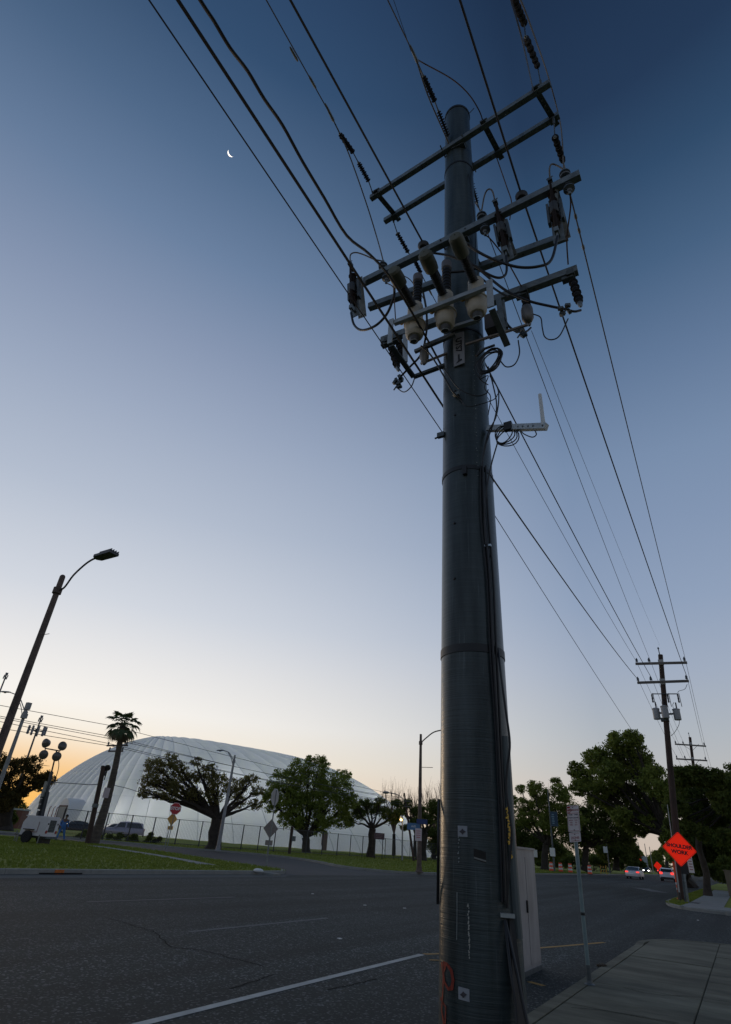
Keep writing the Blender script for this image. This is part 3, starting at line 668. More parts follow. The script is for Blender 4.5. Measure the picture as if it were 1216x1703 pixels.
# palm, dark timber pole, utility pole behind palm
bp_ = atZ(155, 1403, .12); PXX = bp_.x
def palm():
    top = atX(205, 1205, PXX); base = bp_.copy(); t = thing('palm_tree', base, 'tall fan palm with ragged drooping fronds in front of the dome', 'palm tree')
    pts = [base, atX(169, 1362, PXX), atX(182, 1318, PXX), atX(193, 1270, PXX), top]
    trunk = mat('palm bark', (.10, .082, .065), .95, var=.35, scale=2, bump=.8, bscale=10, stretch=(1, 1, 5))
    sp = spline(pts, 10); MB().tube(sp, [.24 + .18 * (1 - i / len(sp)) ** 2.2 - .03 * i / len(sp) + .014 * (i % 2) for i in range(len(sp))], 12).done('trunk', trunk, t)
    green = mat('palm frond', (.055, .085, .03), .6, var=.3, scale=.7, trans=(.06, .09, .02)); dead = mat('dry palm frond', (.13, .10, .055), .85, var=.3, scale=1)
    def frond(az, el, L_, m, droop=1.0, nm='frond'):
        b = MB(); d = V((math.cos(az), math.sin(az), 0)); sd = V((-d.y, d.x, 0)); pts = []
        for i in range(7):
            f = i / 6; pts.append(top + V((0, 0, .0)) + d * (L_ * math.cos(el) * f) + V((0, 0, L_ * (math.sin(el) * f - droop * .35 * f * f))))
        b.tube(pts[:5], [.035, .03, .028, .022, .015], 4)
        hub = pts[4]; hd = (pts[5] - pts[4]).normalized()
        for k in range(15):                        # fan blade fingers
            a = -1.35 + 2.7 * k / 14; dr = (hd * math.cos(a) + sd * math.sin(a)).normalized(); ln = L_ * (.62 - .12 * abs(a)) * random.uniform(.85, 1.1)
            n_ = dr.cross(hd.cross(sd)).normalized(); w = .05; q = hub + dr * ln * .6; e = hub + dr * ln + V((0, 0, -ln * random.uniform(.15, .42) * droop))
            b.add([hub, q - n_ * w - V((0, 0, .04)), q + V((0, 0, .03)), q + n_ * w - V((0, 0, .04)), e], [(0, 1, 2), (0, 2, 3), (1, 4, 2), (2, 4, 3)])
        return b.done(nm, m, t, smooth=0)
    for k in range(22):
        frond(k * 2.399, 1.25 - 1.7 * k / 22 + random.uniform(-.15, .15), 1.3 + random.uniform(-.25, .25), green, .8 + k / 34)
    for k in range(10): frond(k * 1.9 + .4, -.75 - .4 * random.random(), .95 + random.random() * .3, dead, .7, 'dry_frond')
    b = MB(); q = atX(176, 1319, PXX) + V((.45, -.3, 0)); b.box(q, (.06, .5, .7)); b.done('notice', mat('pale notice', (.5, .42, .42), .5), t, smooth=0)
palm()
b6 = atZ(145.5, 1403, .12); tp = atX(172.5, 1275, b6.x)
t = thing('timber_pole', b6, 'plain dark brown timber pole standing left of the palm trunk', 'pole')
MB().tube([b6, tp], [.2, .17], 10).done('pole', wood, t)
q = V((b6.x + .3, tp.y, tp.z - 2.7)); MB().box(q, (.35, .3, .25)).done('junction_box', dkgalv, t)
_D7 = math.hypot(bp_.x, bp_.y) * 1.03; b7 = atD(157, 1403, _D7); b7.z = .12; tp = atD(201, 1230, _D7)
t = thing('utility_pole', b7, 'timber line pole hidden behind the palm trunk with small crossarms at its head', 'utility pole')
MB().tube([b7, tp], [.17, .12], 8).done('pole', wood, t)
Q1 = tp.copy()
for dz, w in ((-.5, 2.6), (-.95, 1.8)):
    MB().beam((tp.x - w * .5, tp.y - .2, tp.z + dz), (tp.x + w * .5, tp.y - .2, tp.z + dz), .1, .12).done('crossarm', wood2, t, smooth=0)
    for s_ in (-.45, .45): MB().lathe((tp.x + w * s_, tp.y - .2, tp.z + dz + .06), (0, 0, 1), [(.03, 0), (.07, .05), (.05, .14), (.08, .18), (.03, .26)], 8).done('insulator', porc, t)
# cluster of little floodlights hung between pole and palm
q = atX(180, 1281, b6.x); fl = thing('floodlight', q, 'small dark floodlight cluster between the plain pole and the palm', 'floodlight')
MB().tube([q + V((-.15, 0, -.7)), q + V((-.1, 0, .3))], .04, 6).done('bracket', rubber, fl)
for dx, dz in ((-.25, .15), (.2, .2), (0, -.2)): MB().lathe(q + V((dx, -.1, dz)), (.3 if dx > 0 else -.3, -.9, -.3), [(.1, 0), (.2, .12), (.24, .3), (.2, .3)], 10).done('lamp', rubber, fl)

# mobile phone masts far left
def cell_mast(px, py_top, py_base, D, label, panels_at=None):
    base = atD(px[1], py_base, D); tp = atD(px[0], py_top, D); base.z = 0; base.x, base.y = tp.x, tp.y
    t = thing('phone_mast', base, label, 'mast'); k = mpp(tp)
    MB().tube([base, tp], [k * 2.2, k * 1.1], 8).done('pole', dkgalv, t)
    am = mat('mast antenna panel', (.22, .23, .25), .6)
    for j in range(7):
        a = j * .9; b = MB(); c = tp + V((math.cos(a) * k * 2.6, math.sin(a) * k * 2.6, -k * (2 + (j % 3) * 3.2)))
        b.box(c, (k * 1.4, k * 1.4, k * 3.6), Matrix.Rotation(a, 3, 'Z')); b.done('top_antenna', am, t, smooth=0)
    if panels_at is not None:
        zc = atD(60, panels_at, D).z; c0 = V((tp.x, tp.y, zc)); hub = MB()
        hub.lathe(c0 - V((0, 0, k * 2)), (0, 0, 1), [(k * 3, 0), (k * 3, k * 4)], 10); hub.done('headframe', dkgalv, t)
        vd = V((ray(62, 1215).x, ray(62, 1215).y, 0)).normalized(); sd = V((vd.y, -vd.x, 0))
        for j in range(9):
            a = j / 9 * 2 * math.pi; dr = sd * math.cos(a) + vd * math.sin(a); c = c0 + dr * k * 13
            MB().tube([c0, c], k * .5, 5).done('stand_off', dkgalv, t)
            MB().box(c + V((0, 0, random.uniform(-1, 1) * k)), (k * 3.2, k * 2, k * 13), Matrix.Rotation(math.atan2(dr.y, dr.x), 3, 'Z')).done('panel_antenna', am, t, smooth=0)
    return t
cell_mast((70, 50), 1190, 1265, 170, 'phone mast with a ring of panel antennas above the left trees', 1215)
cell_mast((12, 0), 1119, 1250, 110, 'bare mast with a small antenna cluster at the extreme left edge')

# ------------------------------------------------------------------ the big composite pole and everything bolted to it
PY = 5.84; YF, YB = 5.53, 6.15
def frp():
    m = bpy.data.materials.new('dark wound composite'); m.use_nodes = True; nt = m.node_tree; N = nt.nodes; L = nt.links; b = N['Principled BSDF']
    tc = N.new('ShaderNodeTexCoord'); mp = N.new('ShaderNodeMapping'); mp.inputs['Scale'].default_value = (2.2, 2.2, 90); L.new(tc.outputs['Object'], mp.inputs[0])
    n1 = N.new('ShaderNodeTexNoise'); n1.inputs['Scale'].default_value = 1.0; n1.inputs['Detail'].default_value = 4; L.new(mp.outputs[0], n1.inputs['Vector'])
    mp2 = N.new('ShaderNodeMapping'); mp2.inputs['Scale'].default_value = (5, 5, .5); L.new(tc.outputs['Object'], mp2.inputs[0])
    n2 = N.new('ShaderNodeTexNoise'); n2.inputs['Scale'].default_value = 1.2; n2.inputs['Detail'].default_value = 5; L.new(mp2.outputs[0], n2.inputs['Vector'])
    r = N.new('ShaderNodeValToRGB'); L.new(n2.outputs[0], r.inputs[0]); e = r.color_ramp.elements
    e[0].position = .32; e[0].color = (.026, .037, .038, 1); e[1].position = .72; e[1].color = (.085, .105, .106, 1)
    r2 = N.new('ShaderNodeValToRGB'); L.new(n1.outputs[0], r2.inputs[0]); e = r2.color_ramp.elements
    e[0].position = .3; e[0].color = (.78, .78, .78, 1); e[1].position = .7; e[1].color = (1.15, 1.15, 1.15, 1)
    mx = N.new('ShaderNodeMix'); mx.data_type = 'RGBA'; mx.blend_type = 'MULTIPLY'; mx.inputs[0].default_value = 1; L.new(r.outputs[0], mx.inputs[6]); L.new(r2.outputs[0], mx.inputs[7])
    mp3 = N.new('ShaderNodeMapping'); mp3.inputs['Scale'].default_value = (34, 34, 1.1); L.new(tc.outputs['Object'], mp3.inputs[0])
    n3 = N.new('ShaderNodeTexNoise'); n3.inputs['Scale'].default_value = 1; n3.inputs['Detail'].default_value = 3; L.new(mp3.outputs[0], n3.inputs['Vector'])            # long scratches and run-down dirt
    r3 = N.new('ShaderNodeValToRGB'); L.new(n3.outputs[0], r3.inputs[0]); e = r3.color_ramp.elements; e[0].position = .64; e[0].color = (0, 0, 0, 1); e[1].position = .80; e[1].color = (.07, .08, .08, 1)
    ad = N.new('ShaderNodeMix'); ad.data_type = 'RGBA'; ad.blend_type = 'ADD'; ad.inputs[0].default_value = 1; L.new(mx.outputs[2], ad.inputs[6]); L.new(r3.outputs[0], ad.inputs[7])
    L.new(ad.outputs[2], b.inputs['Base Color'])
    bp = N.new('ShaderNodeBump'); bp.inputs['Strength'].default_value = .5; bp.inputs['Distance'].default_value = .006; L.new(n1.outputs[0], bp.inputs['Height']); L.new(bp.outputs[0], b.inputs['Normal'])
    b.inputs['Roughness'].default_value = .30; b.inputs['Specular IOR Level'].default_value = .34; return m
frp_m = frp()
# axis and radius from measured edges
EDG = [(1650, 727, 870), (1080, 737.5, 833), (730, 743, 815.5), (400, 745, 788), (235, 745, 776)]
ax = []
for y, a, b_ in EDG:
    c = atY((a + b_) / 2, y + (.3 if 0 else 0), PY); l = atD(a, y, math.hypot(c.x, c.y)); ax.append((c.z, c.x, (atY(b_, y, PY) - atY(a, y, PY)).length / 2 * .975))
ax.sort()
AZ_, AXX, AR = [np.array(v) for v in zip(*ax)]
pr = np.polyfit(AZ_, AR, 1); pxx = np.polyfit(AZ_, AXX, 1)
TOPZ = atY(760, 197, PY).z
def axis(z): return V((pxx[0] * z + pxx[1], PY, z))
def rad(z): return pr[0] * z + pr[1]
BP = thing('utility_pole', axis(0), 'huge dark composite utility pole crowded with crossarms, reclosers and insulators', 'utility pole')
MB().tube([axis(z) for z in np.linspace(-.3, TOPZ, 24)], [rad(z) for z in np.linspace(-.3, TOPZ, 24)], 40).done('shaft', frp_m, BP)
MB().lathe(axis(TOPZ - .07), (0, 0, 1), [(rad(TOPZ) + .012, 0), (rad(TOPZ) + .014, .06), (rad(TOPZ) * .9, .085), (.02, .10)], 32).done('cap', rubber, BP)
q = axis(TOPZ - .08); MB().tube([q + V((rad(TOPZ), 0, 0)), q + V((rad(TOPZ) + .13, -.02, .07))], .008, 6).done('step_bolt', rubber, BP)
def front(px, py, dz=0):
    """point of the shaft surface hit by a photo ray"""
    d = ray(px, py); d = d / math.hypot(d.x, d.y)
    for t in np.linspace(4, 8, 1600):
        p = O + d * t; a = axis(p.z)
        if math.hypot(p.x - a.x, p.y - a.y) <= rad(p.z) + .003: return p
    a = axis(O.z + d.z * 6.2); return O + d * 6.0
def ring(z, h, m, dr=.006, tilt=0):
    b = MB(); n = 36; vs = []
    for dz, dd in ((-h / 2, .0), (-h / 2, dr), (h / 2, dr), (h / 2, 0)):
        for k in range(n):
            a = 2 * math.pi * k / n; zz = z + dz + tilt * math.cos(a); A = axis(zz); r = rad(zz) + dd; vs.append((A.x + r * math.cos(a), A.y + r * math.sin(a), zz))
    b.add(vs, [(i * n + k, i * n + (k + 1) % n, (i + 1) * n + (k + 1) % n, (i + 1) * n + k) for i in range(3) for k in range(n)]); return b.done('band', m, BP)
for px, py, h in ((762, 268, .045), (800, 556, .04), (785, 776, .06), (785, 1076, .085)): ring(front(px, py).z, h, rubber, .008)
# banding knot
q = front(774, 781); MB().box(q + V((0, -.02, -.02)), (.05, .05, .13)).done('band_clamp', rubber, BP); 
q = front(738, 724); MB().box(q + V((-.03, -.02, 0)), (.10, .05, .07)).done('guy_clamp', dkgalv, BP); MB().tube([q + V((-.12, -.02, -.03)), q + V((.02, -.02, -.01))], .014, 6).done('bolt', dkgalv, BP)

def plaque(px0, py0, px1, py1, m, name, off=.004, parent=None, tilt=0, **kw):
    """small flexible plate wrapped on the shaft between two photo corners"""
    A = front(px0, py0); B = front(px1, py1); a0 = math.atan2(A.y - axis(A.z).y, A.x - axis(A.z).x); a1 = math.atan2(B.y - axis(B.z).y, B.x - axis(B.z).x)
    b = MB(); n = 6; vs = []
    for zz in (A.z, B.z):
        for o_ in (off, off - .012):
            for k in range(n + 1):
                a = a0 + (a1 - a0) * k / n; z2 = zz + tilt * (k / n - .5); X = axis(z2); r = rad(z2) + o_; vs.append((X.x + r * math.cos(a), X.y + r * math.sin(a), z2))
    m_ = n + 1; fs = []
    for k in range(n): fs += [(k, k + 1, 2 * m_ + k + 1, 2 * m_ + k), (k, m_ + k, m_ + k + 1, k + 1), (2 * m_ + k, 2 * m_ + k + 1, 3 * m_ + k + 1, 3 * m_ + k)]
    fs += [(0, 2 * m_, 3 * m_, m_), (n, m_ + n, 3 * m_ + n, 2 * m_ + n)]
    return b.add(vs, fs).done(name, m, parent or BP, smooth=0, **kw)
tagm = mat('pale plastic tag', (.34, .35, .37), .5, var=.1, scale=12); dkpr = mat('dark smudge print', (.07, .06, .065), .7)
def smudge(px, py, par, s):
    G = [front(px + s * math.cos(a) * (1.3 if k % 2 == 0 else .75), py + s * math.sin(a) * (1.2 if k % 2 == 0 else .75)) for k, a in enumerate(np.linspace(0, 2 * math.pi, 9)[:-1])]
    n = V((G[0].x - axis(G[0].z).x, G[0].y - axis(G[0].z).y, 0)).normalized(); MB().extr([g + n * .0045 for g in G], n * .004).done('print', dkpr, par, smooth=0)
tg = plaque(761.5, 1373, 777.5, 1392, tagm, 'tag', label='white square tag on the pole at mid height'); smudge(769.5, 1383, tg, 4.2)
tg = plaque(762.5, 1641, 781, 1666, tagm, 'tag', label='white square tag near the foot of the pole', tilt=-.004); smudge(771, 1654, tg, 4.6)
plaque(788, 1413, 808.5, 1433, mat('black plate', (.008, .009, .01), .35), 'number_plate', tilt=-.02, label='black rectangular plate with a pale lower edge'); plaque(788.5, 1427, 808.5, 1431.5, mat('pale strip', (.22, .22, .2), .5), 'plate_strip', off=.007, tilt=-.02)
for (px, py) in ((757, 690), (756, 870), (817, 925), (757, 650), (756, 962)):
    q = front(px, py); n = V((q.x - axis(q.z).x, q.y - axis(q.z).y, 0)).normalized(); MB().lathe(q - n * .01, n, [(.016, 0), (.016, .018), (.009, .022)], 8).done('bolt_head', rubber, BP)
# painted / scuffed marks on the shaft
scuff = mat('pale scuffed resin', (.30, .33, .32), .5); orange = mat('orange marking paint streak', (.24, .03, .014), .75, var=.4, scale=16)
def streak(pts, w, m, nm, off=.003, **kw):
    b = MB(); P = [front(*p) for p in pts]; vs = []
    for i, p in enumerate(P):
        n = V((p.x - axis(p.z).x, p.y - axis(p.z).y, 0)).normalized(); t_ = (P[min(i + 1, len(P) - 1)] - P[max(i - 1, 0)]).normalized(); s_ = t_.cross(n).normalized()
        ww = w * random.uniform(.7, 1.2); vs += [p + n * off - s_ * ww, p + n * off + s_ * ww]
    b.add(vs, [(2 * i, 2 * i + 1, 2 * i + 3, 2 * i + 2) for i in range(len(P) - 1)]); return b.done(nm, m, BP, smooth=0, **kw)
streak([(760.5, 1484), (760.5, 1520), (760, 1563)], .0035, scuff, 'scuff_line')
def dashes(px0, py0, px1, py1, n, m, nm):
    b = MB()
    for k in range(n):
        f = (k + random.uniform(-.3, .3)) / n; p = front(px0 + (px1 - px0) * f + random.uniform(-1, 1), py0 + (py1 - py0) * f); nn = V((p.x - axis(p.z).x, p.y - axis(p.z).y, 0)).normalized(); s_ = V((0, 0, 1)).cross(nn)
        w, h = random.uniform(.003, .009), random.uniform(.004, .014); b.extr([p + nn * .002 - s_ * w, p + nn * .002 + s_ * w * .6, p + nn * .002 + s_ * w + V((0, 0, h)), p + nn * .002 - s_ * w * .5 + V((0, 0, h * 1.2))], nn * .002)
    return b.done(nm, m, BP, smooth=0, kind='stuff')
dashes(779, 1505, 781, 1597, 26, mat('bright scuff', (.45, .44, .38), .5), 'scuff_dots'); dashes(786, 560, 795, 800, 30, scuff, 'scuff_dots'); dashes(763, 1392, 763, 1440, 8, scuff, 'scuff_dots')
streak([(737, 1602), (744, 1604), (751, 1614), (754, 1630), (752, 1643), (746, 1645), (740, 1634), (738, 1617), (741, 1606)], .016, orange, 'paint_scrawl')
streak([(735, 1600), (738, 1625), (737, 1650), (735, 1680), (739, 1703)], .012, orange, 'paint_scrawl', .0035); streak([(733, 1660), (742, 1675), (741, 1700), (736, 1722)], .012, orange, 'paint_scrawl', .004)

# --- crossarms
ARMS = {}
def crossarm(key, l, r, Z, m=galv, w=.10, h=.115):
    a, b_ = atZ(*l, Z), atZ(*r, Z); ARMS[key] = (a, b_)
    o = MB().beam(a, b_, w, h).done('crossarm', m, BP, smooth=0); d = (b_ - a).normalized()
    bb = MB()                                    # end caps, bolts along the arm
    for f in (.06, .2, .35, .65, .8, .94): bb.lathe(a.lerp(b_, f) - V((0, 0, h / 2 + .02)), (0, 0, 1), [(.011, 0), (.011, .02), (.018, .02), (.018, .028)], 6)
    bb.done('arm_bolts', dkgalv, o); return o
def onarm(key, px, dz=0):
    a, b_ = ARMS[key]; lo, hi = -.1, 1.1
    for _ in range(40):
        m_ = (lo + hi) / 2
        if proj(a.lerp(b_, m_))[0] < px: lo = m_
        else: hi = m_
    return a.lerp(b_, lo) + V((0, 0, dz))
ZA, ZB, ZC = 13.4, 10.4, 9.3
crossarm('A1', (617, 330), (915, 138), ZA); crossarm('A2', (640, 368), (930, 191), ZA)
crossarm('B1', (606, 469), (965, 291), ZB, galv, .11, .13); crossarm('B2', (614, 511), (944, 392), ZB, galv, .11, .13)
crossarm('C', (635, 568), (961, 449), ZC, galv, .11, .13)
# saddle brackets clamping the arms to the shaft
for z, ks in ((ZA, ('A1', 'A2')), (ZB, ('B1', 'B2')), (ZC, ('C',))):
    for k in ks:
        a = axis(z); p = onarm(k, proj(a)[0]); 
        MB().box(a.lerp(p, .78), (.26, .12, .2)).done('saddle', dkgalv, BP, smooth=0)
    for dx in (-.17, .17):
        a = axis(z) + V((dx * 1.3, 0, 0)); MB().tube([a + V((0, -.40, 0)), a + V((0, .40, 0))], .013, 6).done('through_bolt', dkgalv, BP)
# plates tying the upper pair
for pa, pb in ((628, 657), (806, 829), (893, 920)):
    p, q = onarm('A1', pa), onarm('A2', pb); d = (q - p).normalized(); o = MB().beam(p - d * .10, q + d * .16, .10, .025).box(p + V((0, 0, .075)), (.14, .14, .03)).box(q + V((0, 0, -.075)), (.13, .13, .03)).done('tie_plate', dkgalv, BP, smooth=0)
    bb = MB(); [bb.lathe(p.lerp(q, f) + V((0, 0, -.03)), (0, 0, 1), [(.02, 0), (.02, .06)], 6) for f in (.3, .5, .7)]; bb.done('plate_bolts', galv, o)
# --- insulator shapes
def sheds(b, p, q, n, r0, r1, core=.014):
    p, q = V(p), V(q); L_ = (q - p).length; prof = [(core, 0)]
    for k in range(n):
        h0 = L_ * (k + .15) / n; h1 = L_ * (k + .55) / n; rr = r0 if k % 2 == 0 else r1
        prof += [(core * 1.4, h0), (rr, h0 + (h1 - h0) * .35), (rr, h0 + (h1 - h0) * .55), (core * 1.4, h1)]
    prof.append((core, L_)); b.lathe(p, q - p, prof, 12)
def string(arm, px, s1, s2, far, n=9, parent=BP):
    """dead-end assembly: arm -> shackle -> two shedded rods -> clamp at 'far' (photo pixels at the arm's own X)"""
    P = onarm(arm, px); pt = lambda p: atX(p[0], p[1], P.x + 0)
    pts = [P] + [pt(p) for p in s1] + ([pt(p) for p in s2] if s2 else []) + [pt(far)]
    o = MB().tube(pts, .012, 6).done('deadend_insulator', dkgalv, parent)
    for a, c in ((pts[1], pts[2]),) + (((pts[3], pts[4]),) if s2 else ()):
        b = MB(); sheds(b, a, c, n + 1, .056, .046); b.done('shed_stack', shed_m, o)
    for p in pts[1:-1:1]: MB().ball(p, .024, 8, 6).done('coupling', galv, o)
    MB().tube([P + V((0, 0, .03)), P + (pts[1] - P) * .35], .022, 6).done('shackle', dkgalv, o)
    e = pts[-1]; d = (e - pts[-2]).normalized(); MB().lathe(e - d * .09, d, [(.012, 0), (.03, .04), (.022, .28), (.012, .34)], 8).done('wire_clamp', galv, o)
    return e
E_L = string('A1', 622, ((613, 301), (596, 270)), ((587, 253), (565, 222)), (552, 195))
E_M = string('A1', 746, ((745, 226), (729, 184)), ((723, 168), (704, 126)), (692, 98))
E_R = string('A1', 901, ((894, 110), (874, 61)), ((872, 39), (853, -5)), (845, -30))
F_L = string('A2', 652, ((661, 388), (679, 420)), ((690, 434), (700, 454)), (712, 478), 8)
F_M = string('A2', 783, ((783, 298), (794, 337)), None, (803, 366), 9)
F_R = string('A2', 921, ((923, 228), (937, 270)), None, (946, 300), 9)
def pin_ins(P, up=1, s=1.0):
    u = V((0, 0, up)); o = MB().lathe(P, u, [(.016 * s, 0), (.016 * s, .10 * s)], 8).done('pin_insulator', dkgalv, BP)
    MB().lathe(P + u * .06 * s, u, [(.03 * s, 0), (.075 * s, .012 * s), (.082 * s, .03 * s), (.045 * s, .05 * s), (.05 * s, .06 * s), (.085 * s, .075 * s), (.085 * s, .095 * s), (.04 * s, .12 * s), (.03 * s, .15 * s)], 14).done('porcelain', porc, o)
    MB().lathe(P + u * .21 * s, u, [(.022 * s, 0), (.022 * s, .07 * s)], 8).done('clamp', galv, o)
    return P + u * .27 * s
T1 = pin_ins(onarm('B1', 636, .065)); T2 = pin_ins(onarm('B1', 802, .065)); T3 = pin_ins(onarm('B1', 942, .065))
U1 = pin_ins(onarm('B1', 644, -.065), -1); U2 = pin_ins(onarm('B1', 806, -.065), -1); U3 = pin_ins(onarm('B1', 944, -.065), -1)
# post insulators under the covered through-cables
def post(arm, px):
    P = onarm(arm, px, .06); o = MB().lathe(P, (0, 0, 1), [(.05, 0), (.05, .03), (.035, .05), (.075, .07), (.10, .12), (.10, .15), (.06, .2), (.03, .22)], 16).done('post_insulator', rubber, BP); return P + V((0, 0, .2))
G5 = post('B1', 704); G7 = post('B1', 869)
# --- cutouts (fuse switches) with mounting plates
def cutout(top, bot, arm_pt, plate_w=.16):
    top, bot = V(top), V(bot); d = (bot - top); L_ = d.length; dn = d.normalized(); back = V((0, .11, 0))
    o = MB().beam(top.lerp(bot, .22) + back * 1.2, bot + back * 1.2 + dn * .08, plate_w, .012, up=(0, 1, 0)).done('fuse_cutout', galv, BP, smooth=0)
    MB().beam(top.lerp(bot, .45) + back * 1.25, arm_pt, .05, .05).done('bracket', galv, o, smooth=0)
    b = MB(); m_ = top.lerp(bot, .5) + back * .6; sheds(b, top.lerp(bot, .18) + back * .6, bot.lerp(top, .12) + back * .6, 6, .075, .06, .03); b.done('porcelain', brown, o)
    MB().tube([top, top.lerp(bot, .3), bot], [.02, .028, .026], 8).done('fuse_tube', brown, o)
    for sx in (-1, 1): MB().beam(top.lerp(bot, .34) + back + V((sx * .10, 0, 0)), top.lerp(bot, .72) + back + V((sx * .10, 0, 0)), .035, .09, up=(0, 1, 0)).done('side_plate', dkgalv, o, smooth=0)
    MB().lathe(top.lerp(bot, .52) + back * .3, bot - top, [(.05, -.12), (.062, -.1), (.062, .1), (.05, .12)], 10).done('fuse_body', mat('dark fuse body', (.045, .05, .055), .6), o)
    b = MB(); b.box(top, (.07, .09, .06)).box(top + V((0, .06, -.04)), (.05, .14, .03)).tube([top + V((-.05, -.03, .02)), top + V((.05, -.03, .05))], .008, 5); b.done('top_contact', dkgalv, o, smooth=0)
    b = MB(); b.box(bot, (.06, .09, .09)).box(bot + V((0, .06, .03)), (.05, .14, .03)).tube([bot, bot + V((0, 0, -.13))], .016, 6); b.done('hinge', galv, o, smooth=0)
    return top, bot + V((0, 0, -.13))
c1 = cutout(atY(583, 440, 5.35), atY(585, 512, 5.35), onarm('B1', 612)); c2 = cutout(atY(824, 337, 5.4), atY(841, 416, 5.4), onarm('B1', 830)); c3 = cutout(atY(915, 301, 5.4), atY(926, 384, 5.4), onarm('B1', 925))
for pts, h in (((596, 462), (603, 528)), 0), (((832, 372), (852, 428)), 0), (((921, 322), (940, 398)), 0):
    p, q = atY(*pts[0], 5.56), atY(*pts[1], 5.9); o = MB().beam(p, q, .17, .012, up=(0, 1, 0)).done('switch_plate', galv, BP, smooth=0)
    bb = MB(); [bb.lathe(q.lerp(p, .04) + V((dx, -.012, 0)), (0, -1, 0), [(.012, 0), (.012, .006)], 8) for dx in (-.06, -.02, .02, .06)]; bb.done('plate_bolts', dkgalv, o)
# --- recloser frame
FY = 5.2
fl, fr = atY(656, 538, FY - .19), atY(811, 476, FY - .19); fl.z = fr.z = (fl.z + fr.z) / 2
MB().beam(fl, fr, .06, .075).done('frame_bar', ltgalv, BP, smooth=0)
vl, vr = atY(655, 573, FY - .19), atY(823, 513, FY - .19)
MB().beam(fl + V((-.03, -.045, .05)), V((fl.x - .03, FY - .235, vl.z)), .075, .02, up=(0, 1, 0)).done('frame_bar', ltgalv, BP, smooth=0)
MB().beam(fr + V((.04, -.045, .06)), V((fr.x + .04, FY - .235, vr.z)), .085, .02, up=(0, 1, 0)).done('frame_bar', ltgalv, BP, smooth=0)
dl, dr_ = atX(688, 627, vl.x), atX(844, 575, vr.x)
MB().beam(V((fl.x - .03, FY - .19, vl.z)), V((vl.x, dl.y, dl.z)), .075, .03).done('frame_bar', dkgalv, BP, smooth=0)
MB().beam(V((fr.x + .04, FY - .19, vr.z)), V((vr.x, dr_.y, dr_.z)), .085, .03).done('frame_bar', galv, BP, smooth=0)
MB().beam(dl, atY(788, 590, dl.y), .06, .045).done('frame_bar', dkgalv, BP, smooth=0)
MB().beam(atY(674, 556, 5.5), atY(674, 602, 5.5), .075, .02, up=(0, 1, 0)).done('frame_bar', ltgalv, BP, smooth=0)
MB().beam(atY(828, 492, 5.55), atY(838, 553, 5.55), .075, .02, up=(0, 1, 0)).done('frame_bar', galv, BP, smooth=0)
MB().beam(atY(836, 500, 5.6), atY(842, 545, 5.62), .05, .03, up=(0, 1, 0)).done('frame_bar', galv, BP, smooth=0)
MB().tube([atY(775, 573, 5.5), atY(878, 540, 5.5)], .022, 8).done('frame_tube', mat('pale pipe', (.22, .19, .17), .5, .3), BP)
MB().tube([atY(700, 605, 5.6), atY(745, 587, 5.6)], .02, 8).done('frame_tube', MATS['pale pipe'], BP)
MB().beam(atY(705, 576, 5.5), atY(752, 557, 5.5), .05, .05).done('frame_bar', galv, BP, smooth=0)
MB().beam(atY(690, 585, 5.45), atY(757, 556, 5.45), .05, .05).done('frame_bar', galv, BP, smooth=0)
MB().beam(atY(745, 548, 5.5), atY(796, 532, 5.5), .07, .05).done('frame_bar', ltgalv, BP, smooth=0)
